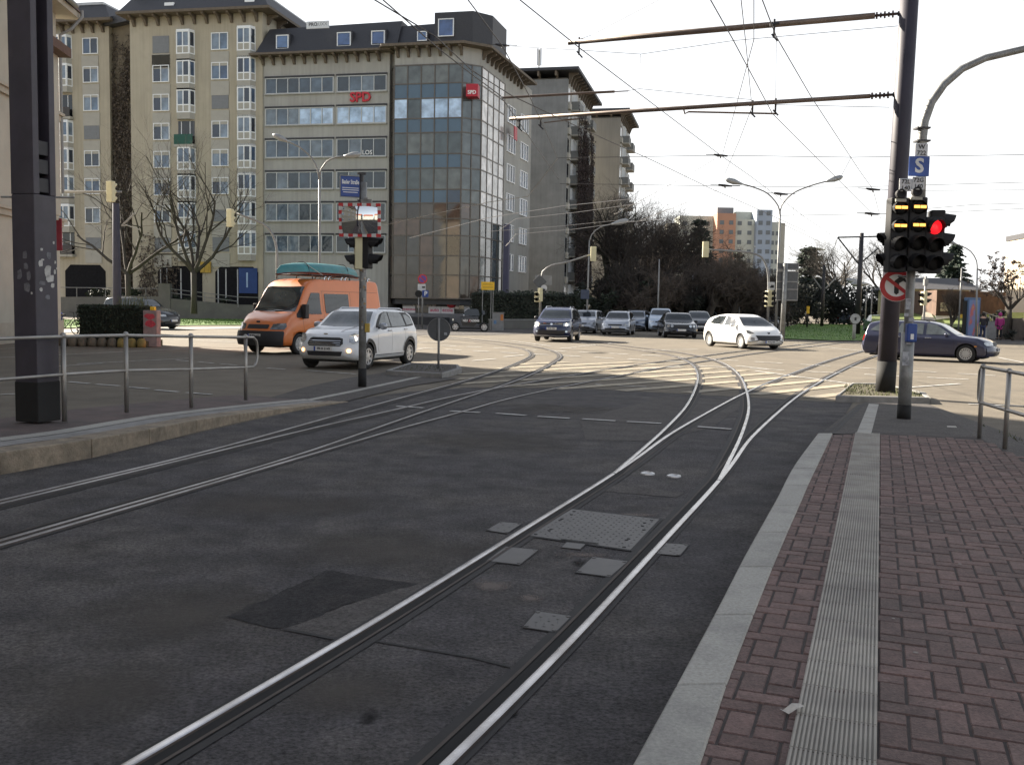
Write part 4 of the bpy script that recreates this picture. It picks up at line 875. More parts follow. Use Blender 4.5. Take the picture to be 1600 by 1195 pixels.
mb.tube([(LN+.45,-.9,ZN+.32),(LN+.45,-.9,ZN+.05),(LN+.2,-.55,ZN-.5),(LN+.1,-.12,ZN-.8),(LN+.1,-.12,6.0)], .07, 8); mb.tube([(LN-.2,-.92,ZN+.3),(2,-.92,ZN+.3)], .09, 8); mb.build('gutter', galv, near)
# bay with its own eave near the corner
mb = MB(); mb.bx(LN-4.2, LN-1.4, -.55, -.002, 4.95, 11.2, 0); mb.bx(LN-4.4, LN-1.2, -1.0, -.002, 11.2, 11.55, 1); mb.build('bay', [plaster, MATS['brown_tiles']], near)
MB().bx(LN-.75, LN-.67, -.34, -.1, 3.6, 4.9).build('red_sign', mat('dull_red_sign', (.20,.015,.03), .5, var=.1), near)
mb = MB(); mb.tube([(LN-6,-.1,5.2),(LN-6,-2.6,5.25)], .04, 6); mb.build('sign_arm', galv, near)
# ------------------------------------------------------------------ coloured high-rise far away
dh = 300; 
def hp_(px, py, d=dh): return P(px, py, d)
hr = thing('high_rise', 'distant high-rise flats with orange, pale green and blue facade bays', 'high-rise', (hp_(1047,484).x, dh, 0))
orange = mat('facade_orange', (.42,.23,.155), .9, var=.08, scale=.3); paleg = mat('facade_pale_green', (.50,.51,.45), .9, var=.06, scale=.3); blueg = mat('facade_blue', (.30,.345,.41), .9, var=.08, scale=.3); hrside = mat('facade_side', (.40,.38,.33), .9, var=.05)  # facade colours muted and paled to paint in the distance haze
cols = [(1063,1116,334,paleg,6),(1116,1145,333,orange,0),(1145,1176,342,paleg,1.5),(1176,1200,328,blueg,-1),(1200,1218,346,paleg,2)]
zb = -.5; HRW = MB().bx(-.62,.62,-.08,-.01,0,1.25).mesh('window', mat('far_window', (.10,.11,.12), .2))
for i, (a, b, top, m_, off) in enumerate(cols):
    x0, x1 = hp_(a,484).x, hp_(b,484).x; mb = MB(); mb.bx(x0, x1, dh+off, dh+16-i*.1, zb, hp_(a,top).z); bay_ = mb.build('facade_bay', m_, hr, local=False)
    nwin = max(2, int((x1-x0)/2.6)); r_ = 0
    for z in [1.5+2.85*k for k in range(12)]:
        if z+1.6 > hp_(a,top).z: break
        for k in range(nwin):
            
            c = x0+(x1-x0)*(k+.5)/nwin; o = link('window', HRW, hr); o.location = (c-hr.location.x, off, z)
x0, x1 = hp_(1218.2,484).x, hp_(1226,484).x; MB().bx(x0, x1, dh+3, dh+15.2, zb, hp_(1218,347).z).build('facade_bay', hrside, hr, local=False)
x0, x1 = hp_(1118,484).x, hp_(1143,484).x; MB().bx(x0, x1, dh+2, dh+9, hp_(1118,333).z+.01, hp_(1118,323).z).build('lift_house', mat('lift_grey', (.2,.2,.21), .9), hr, local=False)
x0, x1 = hp_(1150,484).x, hp_(1200,484).x; MB().bx(x0, x1, dh+5.5, dh+14, hp_(1150,342).z+.01, hp_(1150,328).z).build('upper_storey', paleg, hr, local=False)
x0, x1 = hp_(1045,484).x, hp_(1063,484).x; MB().bx(x0, x1-.01, dh+8, dh+14, zb, hp_(1045,345).z).build('facade_bay', hrside, hr, local=False)
# ------------------------------------------------------------------ right: timber pavilion, house with low roof, bright building
dp = 78
pv = thing('timber_pavilion', 'brown timber clad pavilion on a white plinth behind the dark estate car', 'pavilion', (P(1450,487,dp).x, dp, 0))
timber = mat('timber_cladding', (.105,.062,.042), .85, var=.3, scale=2, dirt=(.065,.04,.028), dscale=.6)
a, b, c = P(1449,487,dp+3), P(1462,487,dp), P(1570,487,dp+4)
z0, z1 = P(1462,493,dp).z, P(1462,453,dp).z
mb = MB(); mb.prism([(a.x,a.y),(b.x,b.y),(c.x,c.y),(c.x-1,c.y+8),(a.x,a.y+8)], z0, z1); mb.build('timber_box', timber, pv, local=False)
mb = MB(); rnd = random.Random(2)
for k in range(60):
    q = b.lerp(c, k/60); 
    mb.bx(q.x, q.x+.05, q.y-.05, q.y-.005, z0+.05, z1-.02)
mb.build('battens', timber, pv, local=False)
mb = MB(); mb.prism([(a.x+.1,a.y+.1),(b.x+.1,b.y+.15),(c.x-.1,c.y+.1),(c.x-1.1,c.y+7),(a.x+.1,a.y+7)], -.2, z0-.002); mb.build('plinth', mat('white_plinth', (.55,.55,.52), .8, var=.06), pv, local=False)
qa, qb = b.lerp(c,.06), b.lerp(c,.24); z2, z3 = P(1470,486,dp).z, P(1470,473,dp).z
MB().add([(qa.x,qa.y-.06,z2),(qb.x,qb.y-.06,z2),(qb.x,qb.y-.06,z3),(qa.x,qa.y-.06,z3)], [(0,1,2,3)]).build('window', mat('pavilion_glass', (.18,.19,.11), .15, var=.3, scale=1), pv, local=False)
gsheet('grass_verge', [(1385,500),(1440,503),(1600,512),(1600,490),(1440,490),(1385,490)], .05, grassm) if False else None
bank = MB(); bank.add([P(1362,507,70)*1, P(1600,514,70), P(1600,488,82), P(1440,488,84), P(1362,492,84)], [(0,1,2,3,4)])
for v in bank.v: pass
struct(bank.build('grass_bank', mat('bank_grass', (.11,.145,.03), .95, var=.3, scale=1, bump=.5, bscale=20)))
ph = MB(); ph.add([P(1437,503,71)+Vector((0,-.05,.06)), P(1462,504,71)+Vector((0,-.05,.06)), P(1452,487,83.5)+Vector((0,-.05,.12)), P(1443,487,83.5)+Vector((0,-.05,.12))], [(0,1,2,3)]); struct(ph.build('path', mat('pale_path', (.30,.27,.21), .9, var=.15)))
dh2 = 105
hs = thing('low_house', 'low house with a dark pitched roof and pale yellow wall behind the pavilion', 'house', (P(1480,487,dh2).x, dh2, 0))
a, b = P(1420,487,dh2), P(1530,487,dh2); z1 = P(1450,452,dh2).z; z2 = P(1450,432,dh2).z
MB().bx(a.x, b.x, dh2, dh2+9, -.2, z1).build('wall', mat('pale_yellow_wall', (.42,.38,.22), .9, var=.08), hs, local=False)
mb = MB(); mb.add([(a.x-.5,dh2-.6,z1),(b.x+.5,dh2-.6,z1),(b.x+.5,dh2+9.6,z1),(a.x-.5,dh2+9.6,z1),(a.x+1,dh2+4.5,z2),(b.x-.5,dh2+4.5,z2)], [(0,1,5,4),(1,2,5),(2,3,4,5),(3,0,4),(0,3,2,1)]); mb.build('roof', mat('dark_tiles', (.055,.055,.06), .8, var=.2), hs, local=False)
db = 92
hb = thing('sunlit_house', 'bright cream house glowing in the sun at the right edge', 'house', (P(1600,487,db).x, db, 0))
a, b = P(1566,487,db), P(1720,487,db-20); n_ = Vector((-(b-a).y,(b-a).x,0)).normalized()*10
mb = MB(); mb.prism([(a.x,a.y),(b.x,b.y),(b.x+n_.x,b.y+n_.y),(a.x+n_.x,a.y+n_.y)], -.2, P(1580,378,db).z); mb.build('wall', mat('sunny_cream', (.70,.58,.43), .9, var=.05), hb, local=False)
mb = MB(); mb.prism([(a.x-.1,a.y-.1),(b.x-.1,b.y-.1),(b.x+n_.x,b.y+n_.y),(a.x+n_.x,a.y+n_.y)], P(1580,378,db).z+.01, P(1580,370,db).z); mb.build('roof', MATS['dark_tiles'], hb, local=False)

# ------------------------------------------------------------------ houses across the street behind the viewer: seen mirrored in the traffic mirror and the glass corner
red_tiles = mat('red_tiles', (.20,.06,.035), .85, var=.25, scale=4)
for k, (x, y, w_, d_, h_, m_, lab) in enumerate([(-24,-34,15,11,10.5,plaster,'cream house with red roof mirrored at the left of the glass corner'),(-6,-36,14,11,9.0,beige2,'pale house with red roof mirrored in the middle of the glass corner'),(12,-35,16,12,11.5,plaster,'taller cream house with red roof mirrored at the right of the glass corner'),(33,-30,14,11,9.5,grey_c,'grey house with red roof mirrored in the traffic mirror')]):
    t = thing('house', lab, 'house', (x, y, 0), R(180)); MB().bx(-w_/2,w_/2,0,d_,-.3,h_).build('wall', m_, t); MB().add([(-w_/2-.5,-.6,h_),(w_/2+.5,-.6,h_),(w_/2+.5,d_+.6,h_),(-w_/2-.5,d_+.6,h_),(-w_/2,d_/2,h_+4.5),(w_/2,d_/2,h_+4.5)], [(0,1,5,4),(1,2,5),(2,3,4,5),(3,0,4),(0,3,2,1)]).build('roof', red_tiles, t); f = None
    for i in range(5):
        for j in range(3):
            loc = (-w_/2+1.2+i*(w_-3.4)/4, -.01, 1.0+j*2.9)
            f2 = window(1.1,1.5,2,g_flat,parent=t,loc=loc) if f is None else dup_part(f, loc); f = f or f2
# ------------------------------------------------------------------ vehicles
def ip(pts, x):
    """smooth (monotone) interpolation through control points"""
    if x <= pts[0][0]: return pts[0][1]
    if x >= pts[-1][0]: return pts[-1][1]
    for i in range(len(pts)-1):
        if x <= pts[i+1][0]:
            (x0,y0),(x1,y1) = pts[i], pts[i+1]; h = x1-x0; d = (y1-y0)/h
            def sl(k):
                if k <= 0: return d if k < 0 else (pts[1][1]-pts[0][1])/(pts[1][0]-pts[0][0])
                if k >= len(pts)-1: return (pts[-1][1]-pts[-2][1])/(pts[-1][0]-pts[-2][0])
                a = (pts[k][1]-pts[k-1][1])/(pts[k][0]-pts[k-1][0]); b = (pts[k+1][1]-pts[k][1])/(pts[k+1][0]-pts[k][0])
                return 0 if a*b <= 0 else 2*a*b/(a+b)
            m0, m1 = sl(i), sl(i+1); t = (x-x0)/h
            return y0*(2*t**3-3*t*t+1)+m0*h*(t**3-2*t*t+t)+y1*(-2*t**3+3*t*t)+m1*h*(t**3-t*t)
def carpaint(name, col, rough=.35, metal=0): return mat(name, col, rough, metal=metal, var=.05, scale=2, coat=.6)
carglass = mat('car_glass', (.022,.027,.030), .04, var=.4, scale=1.5, spec=.75)
carglass_l = mat('car_glass_light', (.10,.115,.12), .05, var=.45, scale=2.2, spec=.75)
tyrem = mat('tyre', (.018,.018,.018), .85, var=.2, scale=20)
trim = mat('plastic_trim', (.022,.022,.024), .6, var=.15, scale=10)
lampm = mat('headlamp_glass', (.42,.44,.46), .08, metal=.55, var=.35, scale=14, spec=.8)
lampon = mat('lit_headlamp', (1,.86,.66), .2, emit=3.2, var=.02); foglit = mat('lit_foglamp', (1,.55,.25), .2, emit=1.0, var=.02)
taillm = mat('tail_lamp', (.33,.012,.015), .15, var=.2, scale=8, spec=.8)
platew = mat('plate_white', (.62,.62,.60), .5, var=.05, scale=9); plateb = mat('plate_blue', (.01,.05,.30), .5); platet = mat('plate_letter', (.02,.02,.02), .6)
rim_s = mat('alloy_rim', (.50,.51,.52), .35, metal=.7, var=.15, scale=8); cap_w = mat('hub_cap', (.40,.40,.39), .5, metal=.2, var=.12, scale=8); rim_d = mat('rim_shadow', (.03,.03,.032), .7)
chrome = mat('chrome', (.75,.75,.76), .12, metal=1, var=.05)
underm = mat('underbody', (.012,.012,.012), .9)
class Car:
    def __init__(s, spec):
        s.s = spec; s.L, s.W, s.H = spec['L'], spec['W'], spec['H']; s.hl = s.L/2; s.w = s.W/2; s.zb = spec.get('zb', .22)
        s.top = spec['top']; s.belt = spec['belt']; s.tum = spec.get('tum', .20); s.fr = spec.get('front', [(0,.10),(.35,0),(.6,.02),(1,.12)]); s.rr = spec.get('rear', [(0,.10),(.4,0),(1,.10)]); s.cf = spec.get('cf', .32); s.cr = spec.get('cr', .22)
        s.xf = s.hl-spec.get('nose', .55); s.xr = -s.hl+spec.get('tail', .45)
        s.zmaxbelt = max(z for x, z in s.belt)
    def sec(s, x):
        """half section (y, z) from sill to roof centre at nominal x"""
        zt = ip(s.top, x); zb_ = min(ip(s.belt, x), zt-.03); w = s.w; k = s.zb; bulge = s.s.get('bulge', .985)
        gh = max(0, zt-zb_); yr = w*(.955-s.tum*min(1, gh/(s.H-s.zmaxbelt)))
        zr = zt-min(.10, .22*gh+.012); kk = s.s.get('kink', .0)
        p = [(w*.86, k), (w*.955, k+.03), (w*.985, k+.13), (w*bulge+kk*.02, k+.30*(zb_-k)), (w, k+.52*(zb_-k)), (w*.998, k+.75*(zb_-k)), (w*.985, zb_-.05), (w*.955, zb_), ]
        for t in (.25,.5,.75): p.append((w*.955+(yr-w*.955)*t, zb_+(zr-zb_)*t))
        p += [(yr, zr), (yr*.975, zr+(zt-zr)*.45), (yr*.90, zr+(zt-zr)*.75), (yr*.7, zr+(zt-zr)*.92), (yr*.35, zt-.004), (0, zt)]
        return p
    def warp(s, x, y, z):
        if x > s.xf:
            t = (x-s.xf)/(s.hl-s.xf); X = s.hl-ip(s.fr, (z-s.zb)/(s.zn-s.zb))-s.cf*min(1.2, abs(y)/s.w)**s.s.get('pf', 3.2); return s.xf+t*(X-s.xf)
        if x < s.xr:
            t = (s.xr-x)/(s.hl+s.xr); X = -s.hl+ip(s.rr, (z-s.zb)/(s.zt-s.zb))+s.cr*min(1.2, abs(y)/s.w)**3.5; return s.xr+t*(X-s.xr)
        return x
    def setup(s):
        s.zn = ip(s.top, s.hl); s.zt = ip(s.top, -s.hl)
    def S(s, x, y, z): return Vector((s.warp(x, y, z), y, z))
    def Y(s, x, z):
        p = s.sec(x)
        for i in range(len(p)-1):
            if p[i][1] <= z <= p[i+1][1]: return p[i][0]+(p[i+1][0]-p[i][0])*(z-p[i][1])/max(1e-6, p[i+1][1]-p[i][1])
        return p[0][0] if z < p[0][1] else 0
    def Z(s, x, y):
        p = s.sec(x); y = abs(y)
        for i in range(len(p)-1, 0, -1):
            if p[i][0] <= y <= p[i-1][0]: return p[i][1]+(p[i-1][1]-p[i][1])*(y-p[i][0])/max(1e-6, p[i-1][0]-p[i][0])
        return p[7][1]
    def body(s, parent, paint, arches):
        s.setup(); n = s.s.get('n', 56); xs = [-s.hl+s.L*(.5-.5*math.cos(math.pi*i/n))*1 if False else -s.hl+s.L*i/n for i in range(n+1)]
        extra = [x for x, z in s.top if -s.hl < x < s.hl]; xs = sorted(set([round(x, 4) for x in xs]+[round(x, 4) for x in extra]))
        xs = [x for i, x in enumerate(xs) if i == 0 or x-xs[i-1] > .012]
        vs = []; fs = []; m = None
        for x in xs:
            p = s.sec(x); ring = [s.S(x, y, z) for y, z in p]+[s.S(x, -y, z) for y, z in p[-2::-1]]; m = len(ring); vs += ring
        for i in range(len(xs)-1):
            for j in range(m-1): fs.append((i*m+j, (i+1)*m+j, (i+1)*m+j+1, i*m+j+1))
            fs.append((i*m+m-1, (i+1)*m+m-1, (i+1)*m, i*m))
        for end in (0, len(xs)-1):        # curved caps
            x = xs[end]; ring = [end*m+j for j in range(m)]; base = [vs[k] for k in ring]; zc = sum(v.z for v in base)/m; prev = ring
            for q in (.75,.5,.25):
                cur = []
                for v in base:
                    y, z = v.y*q, zc+(v.z-zc)*q; cur.append(len(vs)); vs.append(s.S(x, y, z))
                for j in range(m):
                    a, b, c, d = prev[j], prev[(j+1)%m], cur[(j+1)%m], cur[j]; fs.append((a,b,c,d) if end else (d,c,b,a))
                prev = cur
            vs.append(s.S(x, 0, zc)); c = len(vs)-1
            for j in range(m): a, b = prev[j], prev[(j+1)%m]; fs.append((a,b,c) if end else (c,b,a))
        mb = MB(); mb.add(vs, fs); me = mb.mesh('body', [paint, underm], True)
        bm = bmesh.new(); bm.from_mesh(me); bmesh.ops.recalc_face_normals(bm, faces=bm.faces); bm.to_mesh(me); bm.free()
        o = link('body', me, parent); mod = None
        if arches:
            cb = MB()
            for (ax, ar, az) in arches:
                for sg in (-1, 1):
                    M_ = Matrix.Translation((ax, sg*(s.w-.16), az)) @ Matrix.Rotation(R(90), 4, 'X'); cb.lathe([(ar,-.26),(ar,.26)], 28, M_, 0)
            cm = cb.mesh('cut', [underm]); bm = bmesh.new(); bm.from_mesh(cm); bmesh.ops.recalc_face_normals(bm, faces=bm.faces); bm.to_mesh(cm); bm.free()
            c = link('cut', cm); b = o.modifiers.new('b', 'BOOLEAN'); b.operation = 'DIFFERENCE'; b.object = c; b.solver = 'EXACT'
            try: b.material_mode = 'TRANSFER'
            except Exception: pass
            c.parent = None; par = o.parent; o.parent = None; bpy.context.view_layer.update(); dg = bpy.context.evaluated_depsgraph_get(); new = bpy.data.meshes.new_from_object(o.evaluated_get(dg)); o.modifiers.clear(); o.data = new; o.parent = par
            bpy.data.objects.remove(c)
        return o
    def patch(s, poly, mode, sgn=1, off=.005, step=.09, thick=0):
        """polygon wrapped on the body: mode 'side' (x,z), 'top' (x,y), 'front'/'rear' (y,z)"""
        bm = bmesh.new(); bm.faces.new([bm.verts.new((p[0], p[1], 0)) for p in poly]); bm.normal_update()
        for ax in (0, 1):
            lo = min(p[ax] for p in poly); hi = max(p[ax] for p in poly); k = max(1, int((hi-lo)/step))
            for i in range(1, k):
                co_ = Vector((0,0,0)); co_[ax] = lo+(hi-lo)*i/k; no = Vector((0,0,0)); no[ax] = 1
                bmesh.ops.bisect_plane(bm, geom=bm.verts[:]+bm.edges[:]+bm.faces[:], plane_co=co_, plane_no=no)
        bm.verts.ensure_lookup_table(); bm.verts.index_update(); out = []
        def f(a, b):
            if mode == 'side': y = s.Y(a, b); return s.S(a, sgn*y, b)
            if mode == 'top': return s.S(a, b, s.Z(a, b))
            if mode == 'front': return s.S(s.hl, a, b)
            if mode == 'rear': return s.S(-s.hl, a, b)
        e = 1e-3
        for v in bm.verts:
            a, b = v.co.x, v.co.y; p = f(a, b); n = (f(a+e, b)-f(a-e, b)).cross(f(a, b+e)-f(a, b-e))
            if n.length < 1e-12: n = Vector((0,0,1))
            n.normalize(); ref = Vector((0,sgn,0)) if mode == 'side' else Vector((0,0,1)) if mode == 'top' else Vector((1,0,0)) if mode == 'front' else Vector((-1,0,0))
            if n.dot(ref) < 0: n = -n
            out.append(p+n*off)
        fs = [[v.index for v in fc.verts] for fc in bm.faces]; bm.free()
        # orientation
        mb = MB(); mb.add(out, fs)
        if fs:
            a, b, c = [out[i] for i in fs[0][:3]]; n = (b-a).cross(c-a); ref = Vector((0,sgn,0)) if mode == 'side' else Vector((0,0,1)) if mode == 'top' else Vector((1,0,0)) if mode == 'front' else Vector((-1,0,0))
            if n.dot(ref) < 0: mb.f = [q[::-1] for q in mb.f]
        return mb
    def part(s, name, poly, mode, m, parent, sgn=1, off=.005, step=.09, smooth=True): return s.patch(poly, mode, sgn, off, step).build(name, m, parent, smooth=smooth)
def rr(x0, x1, z0, z1, r=.05, n=3):
    """rounded rectangle"""
    out = []
    for cx, cz, a0 in ((x1-r,z0+r,-90),(x1-r,z1-r,0),(x0+r,z1-r,90),(x0+r,z0+r,180)):
        for k in range(n+1): a = R(a0+90*k/n); out.append((cx+r*math.cos(a), cz+r*math.sin(a)))
    return out
WH = {}
def wheel(parent, x, y, r, kind, width=.20):
    sg = 1 if y > 0 else -1; key = (round(r,3), kind, sg)
    if key not in WH:
        M_ = Matrix.Rotation(R(-90*sg), 4, 'X'); rw = r*.64
        t = MB(); t.lathe([(rw,-width/2),(r*.93,-width/2),(r,-width/2+.035),(r,width/2-.035),(r*.93,width/2),(rw+.01,width/2),(rw,width/2-.02)], 28, M_, 0); tm = t.mesh('tyre', [tyrem], True)
        d = MB(); d.lathe([(rw,width/2-.06),(rw,width/2-.055),(.03,width/2-.05)], 24, M_, 1); d.lathe([(rw+.005,width/2-.02),(rw+.005,width/2+.004),(rw-.025,width/2+.004),(rw-.03,width/2-.05)], 24, M_, 0, cap=False)
        hub = .085 if kind != 'cap' else rw*.56
        d.lathe([(hub,width/2-.05),(hub*.95,width/2-.008),(.0001,width/2-.004)], 16, M_, 0)
        ns, sw, si = {'alloy5': (5,.055,1), 'cap': (14,.022,1), 'steel': (8,.05,1), 'alloy7': (7,.04,1), 'smart': (6,.04,1)}[kind]
        for k in range(ns):
            a = 2*math.pi*k/ns; u_ = Vector((math.cos(a), math.sin(a), 0)); v_ = Vector((-math.sin(a), math.cos(a), 0)); z0, z1 = width/2-.05, width/2-.012
            q = [u_*hub*.8+v_*sw, u_*(rw-.01)+v_*sw*.9, u_*(rw-.01)-v_*sw*.9, u_*hub*.8-v_*sw]
            d.add([M_ @ (p+Vector((0,0,z0))) for p in q]+[M_ @ (p+Vector((0,0,z1))) for p in q], [(4,5,6,7),(0,1,5,4),(2,3,7,6),(1,2,6,5)], 0)
        rm_ = d.mesh('rim', [cap_w if kind in ('cap','steel') else rim_s, rim_d], False); WH[key] = (tm, rm_)
    w_ = bpy.data.objects.new('wheel', WH[key][0]); COL.objects.link(w_); w_.parent = parent; w_.location = (x, y, r)
    link('rim', WH[key][1], w_); return w_
def plate(car, t, z, text=None, rear=False, w_=.52, cap='white', dy=0):
    sgn = -1 if rear else 1; p = car.S(sgn*car.hl, dy, z); o = MB().bx(-w_/2, w_/2, -.012, .0, -.056, .056).build('number_plate', platew, t); o.location = p+Vector((sgn*.022,0,0)); o.rotation_euler = (0,0,R(90*sgn))
    MB().bx(-w_/2, -w_/2+.045, -.0135, -.0121, -.056, .056).build('plate_band', plateb, o)
    if text: q = link('lettering', text_me(text, .085, platet, extrude=.001, bold=.003), o); q.location = (.02,-.0135,0)
    return o
def mirror(car, t, x, z, sg, m, s_=1):
    y = car.Y(x, z); mb = MB(); c = (x-.02, sg*(y+.13), z+.05); mb.lathe([(.0001,-.10*s_),(.06*s_,-.085*s_),(.085*s_,0),(.06*s_,.085*s_),(.0001,.10*s_)], 10, Matrix.Translation(c) @ Matrix.Rotation(R(90),4,'X') @ Matrix.Scale(.65,4,(1,0,0)))
    o = mb.build('mirror', m, t, smooth=True); m2 = MB(); m2.tube([(x, sg*(y-.01), z-.01), (x-.01, sg*(y+.08), z+.03)], .025, 6); m2.build('mirror_stalk', trim, o); return o
def handle(car, t, x, z, sg, m): 
    y = car.Y(x, z); mb = MB(); mb.bx(x-.1, x+.1, sg*y-.005, sg*y+.03*sg if sg > 0 else sg*y+.005, z-.016, z+.016) if sg > 0 else mb.bx(x-.1, x+.1, sg*y-.03, sg*y+.005, z-.016, z+.016)
    return mb.build('door_handle', m, t, bevel=.008, seg=1)
def seam(car, t, pts, sg, w_=.009, m=None):
    """a door gap: thin dark groove following the body side"""
    for a, b in zip(pts[:-1], pts[1:]):
        dx, dz = b[0]-a[0], b[1]-a[1]; L_ = math.hypot(dx, dz); nx_, nz_ = -dz/L_*w_/2, dx/L_*w_/2
        car.patch([(a[0]+nx_,a[1]+nz_),(a[0]-nx_,a[1]-nz_),(b[0]-nx_,b[1]-nz_),(b[0]+nx_,b[1]+nz_)], 'side', sg, .002, .1).build('door_gap', trim, t)
def base_car(name, label, spec, loc, head, grp=None, cat='car'):
    rz = math.atan2(head[1], head[0]); t = thing(name, label, cat, loc, rz, grp); c = Car(spec); r = spec['r']
    ar = [(x, r*1.13, r*1.02) for x in (spec['xa'], spec['xb'])]
    body = c.body(t, spec['paint'], ar)
    for x in (spec['xa'], spec['xb']):
        for sg in (-1, 1): wheel(t, x, sg*(c.w-.115), r, spec.get('wheel', 'alloy5'))
    MB().bx(-c.hl+.35, c.hl-.35, -c.w*.8, c.w*.8, c.zb-.05, c.zb+.02).build('underbody', underm, t)
    g = spec.get('glass', carglass)
    for sg in (-1, 1):
        for poly in spec['side']: c.part('window', poly, 'side', g, t, sg, spec.get('woff', .011))
        for sm in spec.get('seams', []): seam(c, t, sm, sg)
        for (x, z) in spec.get('handles', []): handle(c, t, x, z, sg, spec.get('handle_m', spec['paint']))
        if 'mir' in spec: mirror(c, t, spec['mir'][0], spec['mir'][1], sg, spec.get('mirror_m', spec['paint']), spec.get('mir_s', 1))
        for nm, poly, mode, m, off in spec.get('sideparts', []): c.part(nm, poly, mode, m, t, sg, off)
        
    ws = spec['wind']; c.part('windscreen', ws, 'top', g, t, 1, .007)
    if 'rearw' in spec: c.part('rear_window', spec['rearw'], 'top', g, t, 1, .004)
    for nm, poly, mode, m, off in spec.get('parts', []):
        c.part(nm, poly, mode, m, t, 1, off)
        if nm in ('headlamp','fog_lamp','tail_lamp','side_grille'): c.part(nm, [(-a, b) for a, b in poly[::-1]], mode, m, t, 1, off)
    return t, c
def scx(sp, k):
    for key in ('top','belt'): sp[key] = [(x*k, z) for x, z in sp[key]]
    for key in ('side','seams'): sp[key] = [[(x*k, z) for x, z in q] for q in sp.get(key, [])]
    for key in ('wind','rearw'):
        if key in sp: sp[key] = [(x*k, y) for x, y in sp[key]]
    sp['sideparts'] = [(a, [(x*k, z) for x, z in q], m, mm, o) for a, q, m, mm, o in sp.get('sideparts', [])]
    sp['handles'] = [(x*k, z) for x, z in sp.get('handles', [])]; sp['L'] *= k; sp['xa'] *= k; sp['xb'] *= k; return sp
def wsc(x0, x1, y0, y1, n=6):
    """windscreen outline on the top surface: base at x0 (half width y0) rising to x1 (half width y1)"""
    return [(x0+.05*(1-(2*k/n-1)**2), -y0+2*y0*k/n) for k in range(n+1)]+[(x1+.03*(1-(1-2*k/n)**2), y1-2*y1*k/n) for k in range(n+1)]
white = carpaint('car_white', (.66,.68,.70)); whiter = carpaint('car_bright_white', (.78,.78,.76)); orangep = carpaint('van_orange', (.60,.155,.028), .4); navy = carpaint('car_navy', (.012,.018,.055), .25); silver = carpaint('car_silver', (.36,.38,.42), .3, .5)
greyb = carpaint('car_blue_grey', (.15,.18,.23), .3, .4); blackc = carpaint('car_black', (.010,.011,.014), .2); blue_a = carpaint('car_dark_blue', (.032,.035,.070), .3, .2); greenc = carpaint('car_green', (.02,.10,.04), .3); lightg = carpaint('car_light_green', (.30,.40,.30), .35, .2); lightb = carpaint('car_light_blue', (.40,.47,.56), .3, .3); greyd = carpaint('car_grey', (.17,.175,.19), .3, .4)
# --- white compact crossover waiting at the left
spec = dict(L=4.1, W=1.79, H=1.56, zb=.24, r=.33, xa=1.28, xb=-1.31, wheel='alloy7', paint=white, nose=.75, tail=.5, cf=.34, cr=.25, tum=.17, glass=carglass_l, n=60,
  top=[(-2.05,1.06),(-2.0,1.12),(-1.80,1.38),(-1.45,1.49),(-.8,1.55),(.0,1.555),(.38,1.49),(.95,1.10),(1.10,1.055),(1.6,1.0),(1.9,.90),(2.05,.78)], belt=[(-2.05,1.03),(-1.2,1.06),(0,1.03),(.9,.99),(1.4,.93),(2.05,.70)],
  front=[(0,.14),(.2,.02),(.5,0),(.8,.05),(1,.14)], rear=[(0,.1),(.35,0),(.8,.06),(1,.12)],
  side=[[(.62,1.08),(.52,1.18),(.20,1.42),(.02,1.455),(-.10,1.455),(-.10,1.07)], [(-.16,1.07),(-.16,1.455),(-.85,1.455),(-.98,1.40),(-1.05,1.08)], [(-1.14,1.10),(-1.10,1.39),(-1.32,1.39),(-1.55,1.28),(-1.62,1.14)]], woff=.016,
  wind=wsc(.95,.40,.70,.57), rearw=[(-1.98,-.55),(-1.98,.55),(-1.74,.5),(-1.74,-.5)], handles=[(.02,.98),(-1.0,1.0)], handle_m=silver, mir=(.62,1.05), mirror_m=silver, mir_s=1.15,
  seams=[[(.72,.98),(.74,.55),(.62,.34)],[(-.13,1.06),(-.13,.34)],[(-1.02,1.07),(-1.0,.8),(-.86,.5)]],
  sideparts=[('sill_trim', [(-.9,.235),(.88,.235),(.88,.36),(-.9,.36)], 'side', trim, .012), ('pillar_trim', [(.78,1.06),(.66,1.17),(.34,1.40),(.05,1.475),(-1.34,1.45),(-1.66,1.30),(-1.74,1.10),(-1.1,1.065),(0,1.05)], 'side', trim, .010)],
  parts=[('grille', [(-.50,.66),(-.44,.60),(.44,.60),(.50,.66),(.46,.79),(.38,.82),(-.38,.82),(-.46,.79)], 'front', trim, .012), ('headlamp', [(.60,.80),(.63,.70),(.72,.66),(.82,.70),(.855,.80),(.82,.90),(.72,.93),(.63,.89)], 'front', lampm, .012), ('fog_lamp', rr(.60,.70,.44,.54,.048), 'front', foglit, .012),
    ('lower_grille', [(-.46,.36),(.46,.36),(.50,.47),(-.50,.47)], 'front', trim, .012), ('badge', rr(-.06,.06,.885,.925,.02), 'front', chrome, .02)])
mini, cm_ = base_car('parked_car', 'white compact crossover with round headlamps waiting behind the mirror pole', spec, (-4.15,26.7,0), (-.31,-.951))
for k in range(4): cm_.part('grille_bar', [(-.43,.625+k*.047),(.43,.625+k*.047),(.43,.634+k*.047),(-.43,.634+k*.047)], 'front', chrome, mini, 1, .022)
for sg in (-1, 1): 
    p = cm_.S(cm_.hl, sg*.72, .79); mb = MB(); mb.lathe([(.001,-.02),(.05,-.01),(.07,.0)], 14, Matrix.Translation(p+Vector((.01,0,0))) @ Matrix.Rotation(R(90),4,'Y')); mb.build('lamp_bulb', lampon if sg > 0 else mat('lamp_reflector', (.75,.75,.74), .15, metal=.6), mini)
plate(cm_, mini, .535, 'FR·X 2149')
